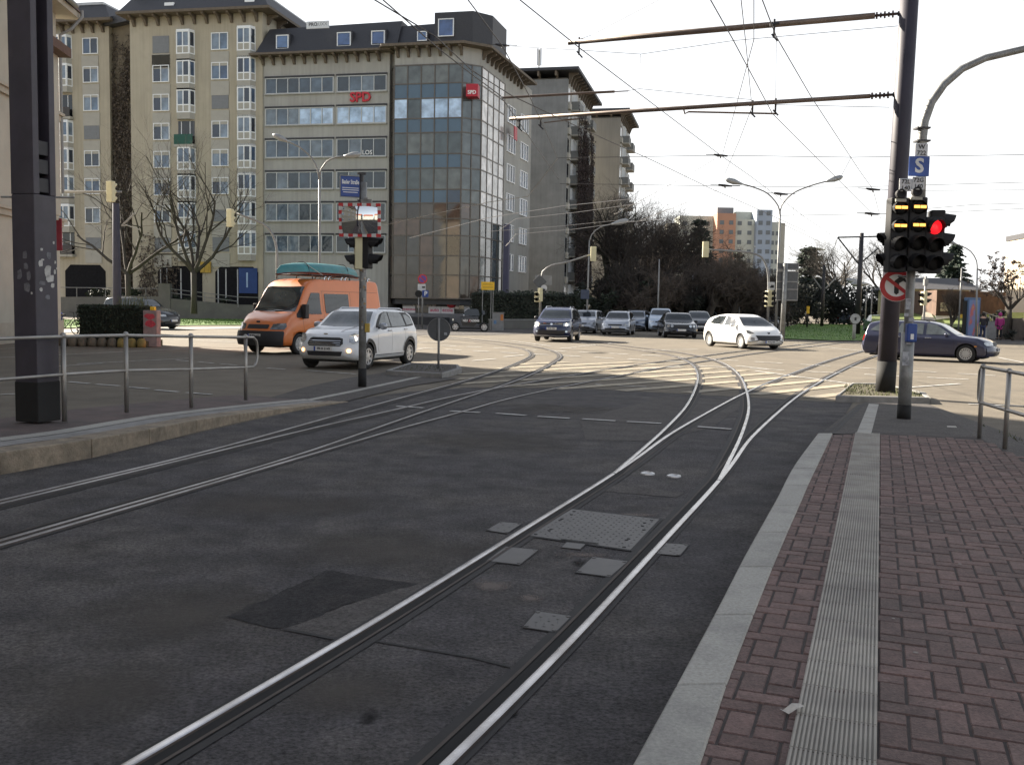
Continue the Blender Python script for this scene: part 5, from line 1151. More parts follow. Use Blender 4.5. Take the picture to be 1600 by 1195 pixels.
for (x, z) in ((1.28,.33),(-1.31,.33)):      # dark wheel arch trim
    for sg in (-1, 1):
        for k in range(11):
            a0, a1 = R(8+164*k/11), R(8+164*(k+1)/11); q = [(x+math.cos(a)*rr_, z+.01+math.sin(a)*rr_) for a, rr_ in ((a0,.378),(a1,.378),(a1,.455),(a0,.455))]
            if k == 0: pm = cm_.patch(q, 'side', sg, .014, .2)
            else: p2 = cm_.patch(q, 'side', sg, .014, .2); pm.add(p2.v, p2.f)
        pm.build('arch_trim', trim, mini)
mb = MB(); mb.tube([(.2,.56,1.50),(.0,.56,1.57),(-1.3,.55,1.56),(-1.5,.54,1.51)], .018, 6); mb.build('roof_rail', silver, mini); mb = MB(); mb.tube([(.2,-.56,1.50),(.0,-.56,1.57),(-1.3,-.55,1.56),(-1.5,-.54,1.51)], .018, 6); mb.build('roof_rail', silver, mini)
cm_.part('bonnet_stripe', [(.98,.42),(1.75,.36),(1.75,.28),(.98,.32)], 'top', greyd, mini, 1, .003)
# --- orange high roof van
spec = dict(L=5.2, W=1.98, H=2.50, zb=.28, r=.34, xa=1.62, xb=-1.70, wheel='steel', paint=orangep, nose=.7, tail=.3, cf=.30, cr=.12, tum=.13, n=64, glass=carglass,
  top=[(-2.6,2.40),(-2.5,2.47),(-1.5,2.50),(.5,2.48),(.98,2.40),(1.22,2.20),(1.72,1.42),(1.80,1.36),(2.25,1.19),(2.48,1.05),(2.6,.92)], belt=[(-2.6,1.42),(.9,1.38),(1.7,1.22),(2.2,1.05),(2.6,.86)],
  front=[(0,.06),(.3,0),(.6,.03),(.8,.10),(1,.2)], rear=[(0,.03),(.5,0),(1,.12)],
  side=[[(1.45,1.30),(1.32,1.52),(1.02,2.0),(.62,2.0),(.62,1.30)], [(.40,1.33),(.40,1.98),(-.80,1.98),(-.80,1.33)]],
  wind=wsc(1.74,1.20,.87,.78), handles=[(.62,1.12)], handle_m=trim, mir_s=1.0,
  seams=[[(1.52,1.26),(1.40,.5),(1.1,.34)],[(.5,2.05),(.5,.34)],[(-.9,2.05),(-.9,.34)],[(-.9,1.26),(-2.5,1.28)],[(.55,2.06),(-2.45,2.06)]],
  sideparts=[('sill_trim', [(-1.2,.29),(1.2,.29),(1.2,.42),(-1.2,.42)], 'side', trim, .01), ('pillar_trim', [(1.50,1.18),(1.74,1.18),(1.74,1.30),(1.46,1.60),(1.40,1.60)], 'side', trim, .007)],
  parts=[('bumper', [(-.93,.30),(.93,.30),(.96,.45),(.96,.70),(.93,.74),(-.93,.74),(-.96,.70),(-.96,.45)], 'front', trim, .035), ('grille', rr(-.44,.44,.82,.96,.03), 'front', trim, .012), ('headlamp', [(.52,.80),(.93,.80),(.95,.90),(.93,1.02),(.56,.98)], 'front', mat('dim_headlamp', (.13,.135,.14), .1, metal=.3, var=.5, scale=12, spec=.8), .014), ('badge', rr(-.08,.08,1.015,1.075,.028), 'front', trim, .016)])
van, cv = base_car('camper_van', 'orange high-roof van carrying a turquoise canoe on its roof rack', scx(spec, 1.08), (-6.92,33.7,0), (-.47,-.883), cat='van')
plate(cv, van, .60, 'FR·MT 1123')
for sg in (-1, 1): mb = MB(); y = cv.Y(1.6,1.3); mb.bx(1.48,1.66, sg*(y+.10)-.09, sg*(y+.10)+.09, 1.16, 1.62); mb.bx(1.54,1.62, min(sg*(y-.02), sg*(y+.05)), max(sg*(y-.02), sg*(y+.05)), 1.2, 1.3); mb.build('mirror', trim, van, bevel=.03)
mb = MB()
for x in (.9,-.1,-1.1,-2.1): mb.tube([(x,-.78,2.46),(x,-.74,2.60),(x,.74,2.60),(x,.78,2.46)], .022, 6)
for y in (-.7,.7): mb.tube([(1.0,y,2.60),(-2.2,y,2.60)], .018, 6)
mb.build('roof_rack', trim, van)
for x in (.15,-.75,-2.05):
    for dx in (-.11,.11):
        p = [(x+dx+.07*math.cos(a), .80, 2.45+.10*math.sin(a)) for a in [R(k*30) for k in range(7)]]; MB().tube(p, .016, 6).build('rack_clamp', chrome, van)
p = [(1.40-.05*k, -.62+.3*k, 1.53+.0*k) for k in range(2)]
for y0, y1 in ((-.6,.0),(.08,.68)):
    mb = MB(); q = [Vector((1.88+.045*(1-(yy/.87)**2), yy, 0)) for yy in (y0, (y0+y1)/2, y1)]; mb.tube([cv.S(v.x-.03*i, v.y, cv.Z(v.x-.03*i, v.y)+.02) for i, v in enumerate(q)], .014, 5); mb.build('wiper', trim, van)
# canoe, upside down on the rack
mb = MB(); n = 22; m = 12; vs = []; fs = []; CL = 4.3
for i in range(n+1):
    t_ = i/n*2-1; w_ = .40*(1-abs(t_)**2.4)+.012; h_ = .34*(1-.25*abs(t_)**2)+.0; rise = .02-.10*abs(t_)**4
    for j in range(m+1):
        a = math.pi*j/m; vs.append((t_*CL/2, w_*math.cos(a), rise+h_*math.sin(a)**.75*(1 if abs(t_) < .97 else .55)))
for i in range(n):
    for j in range(m): fs.append((i*(m+1)+j, (i+1)*(m+1)+j, (i+1)*(m+1)+j+1, i*(m+1)+j+1))
cz = thing('canoe', 'turquoise canoe lying upside down on the orange van', 'canoe', van.matrix_basis @ Vector((-.25,.12,2.66)), van.rotation_euler.z)
MB().add(vs, fs).build('hull', mat('canoe_turquoise', (.035,.20,.215), .5, var=.2, scale=3, dirt=(.06,.15,.15), dscale=2), cz, smooth=True)
mb = MB()
for sg in (-1, 1): mb.tube([((i/n*2-1)*CL/2, sg*(.40*(1-abs(i/n*2-1)**2.4)+.02), .02-.10*abs(i/n*2-1)**4) for i in range(n+1)], .022, 6)
mb.build('gunwale', mat('canoe_rim', (.12,.035,.03), .6), cz)
for x in (.95,-1.2): MB().tube([(x, .41*math.cos(a)*(1-abs(x/2.15)**2.4), .015+.36*math.sin(a)**.75) for a in [math.pi*k/10 for k in range(11)]]+[(x,-.62,-.05)], .012, 5).build('strap', trim, cz)
MB().tube([(.95,.25,.28),(.55,.60,-.06)], .012, 5).build('strap', mat('pale_rope', (.5,.48,.42), .8), cz)
# --- navy SUV with lights on
spec = dict(L=4.43, W=1.81, H=1.66, zb=.26, r=.34, xa=1.38, xb=-1.25, wheel='alloy5', paint=navy, nose=.7, tail=.45, cf=.28, cr=.2, tum=.17, n=52,
  top=[(-2.2,1.10),(-2.12,1.2),(-1.85,1.53),(-1.3,1.62),(-.3,1.66),(.15,1.63),(.5,1.53),(1.12,1.13),(1.25,1.08),(1.8,1.03),(2.1,.95),(2.2,.84)], belt=[(-2.2,1.06),(-1,1.09),(.9,1.03),(1.6,.96),(2.2,.76)],
  side=[[(.80,1.10),(.35,1.47),(.05,1.52),(-.12,1.52),(-.12,1.10)], [(-.2,1.10),(-.2,1.52),(-1.0,1.51),(-1.12,1.12)], [(-1.2,1.13),(-1.1,1.5),(-1.55,1.45),(-1.8,1.17)]],
  wind=wsc(1.12,.52,.74,.60), rearw=[(-2.1,-.6),(-2.1,.6),(-1.88,.55),(-1.88,-.55)], handles=[(.0,1.02),(-1.05,1.03)], mir=(.75,1.07), mirror_m=trim, mir_s=1.1,
  sideparts=[('door_trim', [(-.9,.50),(1.0,.50),(1.0,.55),(-.9,.55)], 'side', chrome, .008), ('sill_trim', [(-.85,.26),(1.0,.26),(1.0,.36),(-.85,.36)], 'side', trim, .01)],
  parts=[('grille', [(-.52,.80),(.52,.80),(.54,.88),(-.54,.88)], 'front', trim, .01), ('chrome_bar', [(-.52,.872),(.52,.872),(.52,.89),(-.52,.89)], 'front', chrome, .016), ('chrome_bar', [(-.52,.79),(.52,.79),(.52,.805),(-.52,.805)], 'front', chrome, .016), ('headlamp', [(.55,.76),(.80,.76),(.86,.82),(.86,.92),(.56,.90)], 'front', lampm, .012),
    ('lower_grille', [(-.62,.38),(.62,.38),(.66,.56),(-.66,.56)], 'front', trim, .012), ('bumper_bar', [(-.8,.28),(.8,.28),(.82,.33),(-.82,.33)], 'front', silver, .02), ('fog_lamp', rr(.66,.76,.46,.54,.035), 'front', lampm, .014), ('badge', rr(-.06,.06,.785,.90,.055), 'front', chrome, .02)])
suv, cs_ = base_car('moving_car', 'dark navy off-roader with both headlamps lit crossing the junction', spec, (2.25,48.7,0), (-.20,-.98))
for sg in (-1, 1): p = cs_.S(cs_.hl, sg*.70, .83); mb = MB(); mb.ball(p+Vector((.02,0,0)), .085 if sg < 0 else .06, 8); mb.build('lamp_bulb', lampon, suv)
plate(cs_, suv, .64, 'FR·B 1904')
for sg in (-1, 1): mb = MB(); mb.tube([(.35,sg*.60,1.55),(.1,sg*.60,1.68),(-1.2,sg*.58,1.685),(-1.6,sg*.57,1.57)], .022, 6); mb.build('roof_rail', chrome, suv)
# --- white hatchback in the sun
spec = dict(L=4.28, W=1.82, H=1.50, zb=.20, r=.315, xa=1.22, xb=-1.39, wheel='cap', paint=whiter, nose=.85, tail=.55, cf=.36, cr=.28, tum=.20, n=56,
  top=[(-2.14,.96),(-2.05,1.07),(-1.75,1.29),(-1.3,1.41),(-.5,1.50),(.0,1.49),(.5,1.38),(1.2,1.02),(1.35,.96),(1.8,.83),(2.05,.72),(2.14,.66)], belt=[(-2.14,.93),(-1.2,1.0),(0,.95),(1.2,.90),(1.7,.78),(2.14,.6)],
  front=[(0,.10),(.3,0),(.6,.02),(.85,.08),(1,.16)],
  side=[[(.95,.97),(.82,1.06),(.72,1.12),(.74,.97)], [(.66,.97),(.62,1.17),(.30,1.36),(-.05,1.40),(-.18,1.40),(-.22,.99)], [(-.32,1.0),(-.28,1.40),(-.9,1.39),(-1.25,1.28),(-1.40,1.12),(-1.38,1.05)]],
  wind=wsc(1.20,.48,.76,.56), rearw=[(-2.02,-.55),(-2.02,.55),(-1.78,.5),(-1.78,-.5)], handles=[(-.1,.88),(-1.15,.92)], mir=(.72,.95), mir_s=1.1, seams=[[(.80,.92),(.85,.5),(.7,.3)],[(-.26,.97),(-.26,.3)],[(-1.3,1.0),(-1.2,.7),(-1.0,.45)]],
  parts=[('grille', [(-.62,.60),(-.56,.44),(-.40,.38),(.40,.38),(.56,.44),(.62,.60)], 'front', trim, .012), ('headlamp', [(.60,.68),(.78,.66),(.88,.70),(.90,.84),(.80,.80)], 'front', lampm, .012), ('fog_lamp', rr(.68,.80,.40,.52,.03), 'front', mat('fog_recess', (.25,.25,.25), .4), .01), ('badge', [(-.08,.72),(0,.64),(.08,.72),(.06,.74),(-.06,.74)], 'front', trim, .016), ('tail_lamp', [(.70,.80),(.86,.78),(.88,1.0),(.76,1.0)], 'rear', taillm, .012)])
hat, ch_ = base_car('moving_car', 'bright white hatchback gleaming in the sun in the middle of the junction', spec, (10.3,43.9,0), (.335,-.942))
plate(ch_, hat, .335, 'FR·KJ 208')
# --- dark blue estate on the right
spec = dict(L=4.48, W=1.73, H=1.42, zb=.20, r=.315, xa=1.36, xb=-1.26, wheel='cap', paint=blue_a, nose=.55, tail=.35, cf=.24, cr=.16, tum=.19, n=60, glass=carglass_l,
  top=[(-2.24,.98),(-2.18,1.06),(-1.95,1.32),(-1.5,1.40),(-.5,1.42),(.05,1.40),(.38,1.33),(.98,.98),(1.1,.93),(1.7,.87),(2.05,.79),(2.24,.70)], belt=[(-2.24,.92),(-1,.93),(0,.91),(.95,.88),(1.6,.82),(2.24,.66)],
  side=[[(.86,.95),(.36,1.29),(.1,1.33),(.04,1.33),(.04,.95)], [(-.06,.95),(-.06,1.33),(-.82,1.33),(-1.0,.98)], [(-1.1,.98),(-.94,1.33),(-1.55,1.32),(-1.88,1.05)]],
  wind=wsc(.98,.42,.70,.54), rearw=[(-2.16,-.58),(-2.16,.58),(-1.98,.54),(-1.98,-.54)], handles=[(.12,.83),(-.92,.84)], handle_m=chrome, mir=(.74,.91), mirror_m=blue_a, seams=[[(.96,.9),(.98,.5),(.85,.27)],[(-.01,.93),(-.01,.27)],[(-1.0,.94),(-.98,.75),(-.85,.5)]],
  sideparts=[('rub_strip', [(-.85,.50),(.95,.50),(.95,.555),(-.85,.555)], 'side', mat('strip_blue', (.035,.038,.07), .5), .01), ('side_lamp', [(1.62,.56),(1.72,.56),(1.72,.60),(1.62,.60)], 'side', mat('amber_lamp', (.55,.22,.03), .3), .006)],
  parts=[('grille', [(-.30,.60),(.30,.60),(.33,.74),(-.33,.74)], 'front', trim, .012), ('chrome_frame', [(-.34,.735),(.34,.735),(.34,.76),(-.34,.76)], 'front', chrome, .016), ('headlamp', [(.38,.62),(.80,.60),(.84,.68),(.80,.74),(.39,.735)], 'front', lampm, .012), ('bumper', [(-.82,.26),(.82,.26),(.85,.42),(.84,.54),(-.84,.54),(-.85,.42)], 'front', blue_a, .035), ('lower_grille', [(-.5,.30),(.5,.30),(.52,.38),(-.52,.38)], 'front', trim, .042), ('tail_lamp', [(.52,.68),(.82,.68),(.83,.88),(.54,.88)], 'rear', taillm, .012), ('rear_bumper', [(-.82,.28),(.82,.28),(.84,.52),(-.84,.52)], 'rear', mat('bumper_grey', (.12,.12,.14), .5), .03)])
est, ce_ = base_car('moving_car', 'dark blue estate car passing behind the tall mast on the right', spec, (15.0,35.3,0), (.83,-.56))
o = plate(ce_, est, .47, 'FR·LC 47'); o.location.x += .03
for sg in (-1, 1): MB().tube([(.1,sg*.56,1.40),(-.1,sg*.56,1.445),(-1.4,sg*.55,1.44),(-1.6,sg*.55,1.39)], .018, 6).build('roof_rail', trim, est)
# --- little two-seater with a dark door panel
spec = dict(L=2.55, W=1.52, H=1.55, zb=.20, r=.285, xa=.90, xb=-.92, wheel='smart', paint=carpaint('car_light_silver', (.50,.51,.53), .35), nose=.5, tail=.35, cf=.3, cr=.2, tum=.17, n=44,
  top=[(-1.27,1.05),(-1.2,1.15),(-1.02,1.42),(-.7,1.53),(-.2,1.55),(.15,1.50),(.5,1.27),(.75,1.03),(.9,.95),(1.15,.80),(1.27,.66)], belt=[(-1.27,.95),(0,.95),(.7,.88),(1.27,.6)],
  side=[[(.48,.98),(.30,1.25),(.06,1.41),(-.42,1.43),(-.55,1.36),(-.62,1.0)]], wind=wsc(.76,.12,.62,.52), rearw=[(-1.2,-.5),(-1.2,.5),(-1.0,.45),(-1.0,-.45)], mir=(.4,.96), mirror_m=silver,
  sideparts=[('door', [(.58,.92),(.55,.60),(.45,.36),(-.25,.34),(-.42,.45),(-.52,.70),(-.55,.96)], 'side', mat('door_dark', (.02,.022,.024), .35, coat=.4), .006), ('rear_window', [(-.80,1.05),(-.74,1.36),(-.92,1.34),(-1.08,1.1)], 'side', carglass, .005)],
  parts=[('headlamp', rr(.44,.62,.66,.80,.06), 'front', lampm, .012), ('grille', [(-.4,.3),(.4,.3),(.4,.42),(-.4,.42)], 'front', trim, .012)])
smart, csm = base_car('parked_car', 'tiny silver two-seater car with a dark lettered door by the terrace', spec, (-2.78,62.6,0), (-1,-.06))
y = csm.Y(0,.66); 
for sx_, s_, m_, x_ in ((1,'NEU',whitep,.33),(1,'A',redl,.06),(1,'CADEMIE',whitep,-.24)):
    o = link('lettering', text_me(s_, .19 if s_ != 'A' else .23, m_, bold=.006, sx=.8), smart); o.rotation_euler = (0,0,R(180)); o.location = (x_-.05, csm.Y(0,.7)+.012, .68)
for v in (): pass
# --- queue of cars at the far line
def generic(name, label, paint, loc, head, L, W, Hh, kind='hatch', lamps=True, grp='cars queuing at the far stop line', wheel_='alloy5', extra=None):
    hl = L/2; k = Hh/1.5
    if kind == 'sedan': top = [(-hl,.92*k),(-hl+.1,.98*k),(-hl+.75,1.02*k),(-hl+1.2,1.30*k),(-hl+1.75,1.46*k),(-.1,1.5*k),(.35,1.45*k),(1.0,1.0*k),(hl-.9,.92*k),(hl-.2,.80*k),(hl,.68*k)]
    elif kind == 'wagon': top = [(-hl,1.0*k),(-hl+.05,1.08*k),(-hl+.3,1.38*k),(-hl+.8,1.48*k),(-.2,1.5*k),(.3,1.44*k),(1.0,1.02*k),(1.2,.97*k),(hl-.4,.86*k),(hl,.70*k)]
    else: top = [(-hl,1.0*k),(-hl+.08,1.1*k),(-hl+.4,1.38*k),(-hl+.9,1.47*k),(-.2,1.5*k),(.25,1.46*k),(.5,1.37*k),(1.15,1.02*k),(1.3,.96*k),(hl-.4,.84*k),(hl,.68*k)]
    b = [(-hl,.94*k),(0,.95*k),(1,.90*k),(hl-.5,.80*k),(hl,.62*k)]; rb = -hl+(1.45 if kind == 'sedan' else .45)
    sp = dict(L=L, W=W, H=Hh, zb=.2, r=.31, xa=hl-.85, xb=-hl+.85, wheel=wheel_, paint=paint, nose=.6, tail=.4, top=top, belt=b, n=40,
      side=[[(.85,.97*k),(.35,1.34*k),(-.02,1.40*k),(-.02,.97*k)], [(-.1,.97*k),(-.1,1.40*k),(-.75,1.39*k),(-.95,.99*k)]]+([] if kind == 'sedan' else [[(-1.05,1.0*k),(-.88,1.38*k),(rb-.1,1.33*k),(rb-.28,1.08*k)]]),
      wind=wsc(1.02,.42,W/2*.83,W/2*.65), mir=(.75,.93*k),
      parts=[('grille', [(-.4,.60*k),(.4,.60*k),(.42,.68*k),(-.42,.68*k)], 'front', trim, .012), ('lower_grille', [(-.6,.32),(.6,.32),(.6,.44),(-.6,.44)], 'front', trim, .012), ('headlamp', [(.48,.60*k),(W/2-.06,.60*k),(W/2-.04,.72*k),(.5,.70*k)], 'front', lampm, .012), ('tail_lamp', [(W/2-.25,.75*k),(W/2-.05,.75*k),(W/2-.05,.95*k),(W/2-.23,.95*k)], 'rear', taillm, .012)])
    if kind != 'sedan': sp['rearw'] = [(-hl+.1,-.55),(-hl+.1,.55),(-hl+.33,.5),(-hl+.33,-.5)]
    else: sp['rearw'] = [(-hl+.85,-.6),(-hl+.85,.6),(-hl+1.55,.5),(-hl+1.55,-.5)]
    if extra: sp.update(extra)
    t, c = base_car(name, label, sp, loc, head, grp); plate(c, t, .50 if extra is None else .46); 
    if kind == 'wagon':
        for sg in (-1, 1): MB().tube([(.2,sg*.55,1.46*k),(0,sg*.55,1.53*k),(-1.3,sg*.54,1.52*k),(-1.5,sg*.54,1.44*k)], .018, 6).build('roof_rail', trim, t)
    return t, c
def qloc(px, py, back=0): g = G(px, py); return (g.x, g.y+back, 0)
generic('waiting_car', 'silver-white hatchback half hidden behind the navy off-roader', silver, qloc(919,521,1.5), (-.27,-.96), 4.34, 1.84, 1.50)
ast, ca_ = generic('waiting_car', 'silver estate car with roof rails, first in the queue left of the black saloon', silver, qloc(971,524,1.6), (-.22,-.975), 4.3, 1.71, 1.48, 'wagon')
generic('waiting_car', 'blue-grey estate car close behind the silver estate', greyb, qloc(999,518,2), (-.25,-.97), 4.4, 1.75, 1.50, 'wagon')
generic('waiting_car', 'small dark car far back between the two estates and the pale blue van', blackc, qloc(1019,516,2), (-.15,-.99), 4.0, 1.7, 1.42)
generic('waiting_car', 'pale blue tall family car left behind the black saloon', lightb, qloc(1038,519,2), (-.12,-.99), 4.3, 1.78, 1.68, 'hatch')
bl, cb_ = generic('waiting_car', 'black saloon with four round headlamps in the front of the queue', blackc, qloc(1065,528,1.8), (-.05,-1), 4.8, 1.9, 1.45, 'sedan', extra=dict(parts=[('grille', [(-.42,.58),(.42,.58),(.38,.74),(-.38,.74)], 'front', trim, .012), ('lower_grille', [(-.6,.3),(.6,.3),(.6,.40),(-.6,.40)], 'front', trim, .012), ('headlamp', rr(.44,.60,.60,.76,.075), 'front', lampm, .014), ('headlamp', rr(.64,.80,.60,.76,.075), 'front', lampm, .014), ('tail_lamp', [(.7,.7),(.9,.7),(.9,.85),(.7,.85)], 'rear', taillm, .012)]))
dk, cd_ = generic('waiting_car', 'dark car with one bright headlamp between the black saloon and the white hatchback', blackc, qloc(1098,522,2), (-.08,-1), 4.2, 1.75, 1.55)
p = cd_.S(cd_.hl, -.62, .68); MB().ball(p+Vector((.03,0,0)), .07, 8).build('lamp_bulb', lampon, dk)
generic('waiting_car', 'grey car hidden mostly behind the white hatchback bonnet', greyd, qloc(1205,513,2), (-.05,-1), 4.3, 1.75, 1.50, 'wagon')
generic('waiting_car', 'pale car behind the queue left of the white hatchback roof', silver, qloc(1112,514,2), (-.05,-1), 4.2, 1.75, 1.5)
generic('distant_car', 'far car with lit headlamps beyond the double lamp post', silver, qloc(1222,503), (-.1,-1), 4.2, 1.75, 1.5, grp='cars on the far roads')
p = (0,0,0)
generic('distant_car', 'small far dark blue car driving away past the grass verge', greyb, qloc(1313,507), (.1,1), 4.1, 1.75, 1.5, grp='cars on the far roads')
generic('distant_car', 'green car seen from behind left of the tall mast', greenc, qloc(1383,519,2), (.15,1), 3.9, 1.68, 1.45, grp='cars on the far roads')
generic('distant_car', 'pale green hatchback seen from behind beyond the blue estate', lightg, qloc(1510,523,2), (.05,1), 3.9, 1.68, 1.47, grp='cars on the far roads')
generic('moving_car', 'dark people carrier on the left passing behind the dark hedge', blackc, (-21.2,56.0,0), (.93,-.37), 4.6, 1.82, 1.80, 'wagon', grp=None)
# ------------------------------------------------------------------ street furniture
def pole(name, label, cat, base, h, r0, r1=None, m=polegrey, grp=None, foot=None, rz=0, n=14, part_name='pole'):
    t = thing(name, label, cat, base, rz, grp); r1 = r1 or r0
    MB().tube([(0,0,-.02),(0,0,h*.5),(0,0,h)], [r0,(r0+r1)/2,r1], n).build(part_name, m, t, smooth=True)
    if foot: MB().tube([(0,0,-.015),(0,0,foot)], r0+.006, n).build('foot_band', blackp, t, smooth=True)
    return t
lens_off = mat('lens_dark', (.007,.007,.007), .5, spec=.12)
lens_red = mat('lens_red', (1,.012,.02), .3, emit=.32, var=.6, scale=22); bar_on = mat('lens_amber_bar', (1,.42,.08), .3, emit=.62, var=.1, scale=20)
headm = mat('signal_housing', (.009,.009,.010), .75, var=.2, scale=8)
def head(name, label, loc, rz, n, house=headm, lit={}, grp=None, w=.30, pitch=.285, dep=.20, vis=.24, lens=None, cat='traffic light', vis_m=headm):
    """traffic light head facing local -y: housing, one visor and one lens per chamber"""
    t = thing(name, label, cat, loc, rz, grp); h = n*pitch+.03
    MB().bx(-w/2, w/2, 0, dep, 0, h).build('housing', house, t, bevel=.02)
    for k in range(n):
        z = h-.015-pitch*(k+.5); r = .105 if pitch > .25 else pitch*.4
        vb = MB(); vs = []; seg = 12
        for j in range(seg+1):
            a = R(-40+260*j/seg); ln = (vis if lit.get(k) != 'bar' else .05)*(.72+.28*max(0, math.sin(a)) if a > -.2 and a < 3.3 else .45)
            vs += [(r*1.14*math.cos(a), .0, z+r*1.14*math.sin(a)), (r*1.02*math.cos(a), -max(.05, ln), z+r*1.02*math.sin(a)-.012), (r*.98*math.cos(a), -max(.05, ln), z+r*.98*math.sin(a)-.012), (r*1.06*math.cos(a), .0, z+r*1.06*math.sin(a))]
        fs = [(4*j+q, 4*j+4+q, 4*j+4+(q+1)%4, 4*j+(q+1)%4) for j in range(seg) for q in range(4)]; vb.add(vs, fs); vb.build('visor', vis_m, t)
        kind = lit.get(k)
        M_ = Matrix.Translation((0,-.004,z)) @ Matrix.Rotation(R(90),4,'X')
        lb = MB(); lb.lathe([(r,0),(r*.95,.012),(r*.5,.025),(.0001,.03)], 16, M_); lo = lb.build('lens', lens_red if kind == 'red' else lens_off, t, smooth=True)
        if kind == 'bar':
            for sx_ in (-1, 1): MB().bx(min(sx_*.006,sx_*.088), max(sx_*.006,sx_*.088), -.045, -.036, z-.020, z+.020).build('light_bar', bar_on, lo)
    return t
# --- big mast on the left platform: closed box below, open H profile above
bq = G(60, 658, ZP); MRZ = R(-47)
ml = thing('tram_mast', 'massive dark violet box mast with torn stickers on the left platform', 'mast', bq, R(0))
mzs = lambda py: P(55, py, bq.y).z
az = math.atan2(bq.x, bq.y); 
# corner edge points to the viewer; faces go back-left and back-right
ang = -az
M_ = Matrix.Rotation(math.atan2(-bq.x, bq.y)*1.0+R(45), 4, 'Z')
wd = .347; zc = mzs(332)
mb = MB(M_); mb.bx(0, wd, 0, wd, .0, zc); box = mb.build('lower_box', mastp, ml, bevel=.012)
mb = MB(M_); mb.bx(-.006, wd+.006, -.006, wd+.006, -.02, .47-.0); mb.build('foot_band', blackp, ml, bevel=.012)
mb = MB(M_); mb.bx(0, .09, 0, wd, zc+.002, 9); mb.build('flange', mastp, ml, bevel=.006)
mb = MB(M_); mb.bx(wd-.09, wd, 0, wd, zc+.002, 9); mb.build('flange', mastp, ml, bevel=.006)
mb = MB(M_); mb.bx(.091, wd-.091, wd*.45, wd*.55, zc+.002, 9); mb.build('web', mat('mast_web', (.035,.03,.036), .6, var=.2), ml)
for k in range(3): mb = MB(M_); mb.bx(.092, wd-.092, .02, wd*.44, zc+.03+k*.22, zc+.03+k*.22+.17); mb.build('terminal_box', mat('terminal_grey', (.03,.029,.032), .6, var=.2), ml, bevel=.008)
mb = MB(M_); mb.tube([(wd*.45,wd*.3,zc+.7),(wd*.42,wd*.3,5),(wd*.5,wd*.3,8.9)], .012, 6); mb.build('cable', mat('old_cable', (.16,.14,.13), .7), ml)
sticker = mat('torn_sticker', (.40,.39,.37), .8, var=.3, scale=9, island=.35); stick_d = mat('faded_sticker', (.13,.13,.14), .8, var=.4, scale=14, island=.4); rnd = random.Random(12)
def st(face, u_, py, w_, h_, m_, sd):
    z = mzs(py); r2 = random.Random(sd); pts = []
    for k in range(9):
        a = 2*math.pi*k/9; q = 1/max(abs(math.cos(a)), abs(math.sin(a)), .01); q = min(q, 1.25)*r2.uniform(.75, 1.05); pts.append((u_+w_/2*q*math.cos(a), z+h_/2*q*math.sin(a)))
    e = -.0025; mb = MB(M_)
    vs = [(x, e, z_) for x, z_ in pts] if face == 0 else [(e, x, z_) for x, z_ in pts]
    mb.add(vs, [tuple(range(9)) if face == 0 else tuple(range(9))[::-1]]); tag(mb.build('sticker', m_, ml), '', '') if False else mb.build('sticker', m_, ml)
for k, (u_, py, w_, h_, d_) in enumerate([(.08,440,.07,.085,0),(.19,452,.11,.15,0),(.22,463,.12,.10,0),(.21,427,.075,.09,1),(.30,452,.04,.06,0),(.10,471,.10,.05,1),(.26,474,.06,.06,0),(.08,481,.055,.055,0),(.10,418,.045,.035,0),(.31,437,.03,.04,0),(.29,406,.03,.04,0),(.18,493,.08,.06,1),(.11,434,.06,.02,0),(.33,447,.02,.03,0)]): st(0, u_, py, w_, h_, stick_d if d_ else sticker, k)
for k, (u_, py, w_, h_, d_) in enumerate([(.15,427,.075,.10,1),(.10,460,.08,.12,1),(.24,458,.08,.13,1),(.14,445,.07,.08,1),(.13,478,.10,.11,1),(.06,487,.03,.03,0)]): st(1, u_, py, w_, h_, stick_d if d_ else sticker, 30+k)
# --- left platform railing
def railing(name, label, xs_, top_px, z_fn, end=None, r=.021, h_mid=.52):
    pass
lp = [G(p[0], p[1], p[2]) for p in ((101,655,.22),(198,641,.205),(299,634,.165),(384,622,.11))]
lr = thing('railing', 'long tubular steel railing along the back of the left platform', 'railing', lp[0])
d_ = (lp[0]-lp[2]).normalized(); ext = [lp[0]+d_*k for k in (1.55, 3.1, 4.7)]; lpall = ext[::-1]+lp
tops = []
ZT = [P(101,526,lp[0].y).z, P(198,524,lp[1].y).z, P(299,526,lp[2].y).z, P(384,527,lp[3].y).z]; Zm = [P(101,585,lp[0].y).z, P(198,579,lp[1].y).z, P(299,577,lp[2].y).z, P(384,574,lp[3].y).z]
ztl = [ZT[0]]*3+ZT; zml = [Zm[0]]*3+Zm
for q, z in zip(lpall, ztl): mb = MB(); mb.tube([(q.x,q.y,q.z-.03),(q.x,q.y,z)], .030, 12); mb.ball((q.x,q.y,z+.01), .042, 8); mb.build('post', railgrey, lr, local=False, smooth=True)
tp = [Vector((q.x,q.y,z)) for q, z in zip(lpall, ztl)]; mp = [Vector((q.x,q.y,z)) for q, z in zip(lpall, zml)]
e_ = (lp[3]-lp[2]).normalized()
loop = tp+[tp[-1]+e_*.30, tp[-1]+e_*.42+Vector((0,0,-.06)), tp[-1]+e_*.46+Vector((0,0,-.16)), mp[-1]+e_*.46+Vector((0,0,.16)), mp[-1]+e_*.40+Vector((0,0,.05)), mp[-1]+e_*.30]
MB().tube(loop, .022, 10).build('top_rail', railgrey, lr, local=False, smooth=True); MB().tube(mp+[mp[-1]+e_*.32], .020, 10).build('middle_rail', railgrey, lr, local=False, smooth=True)
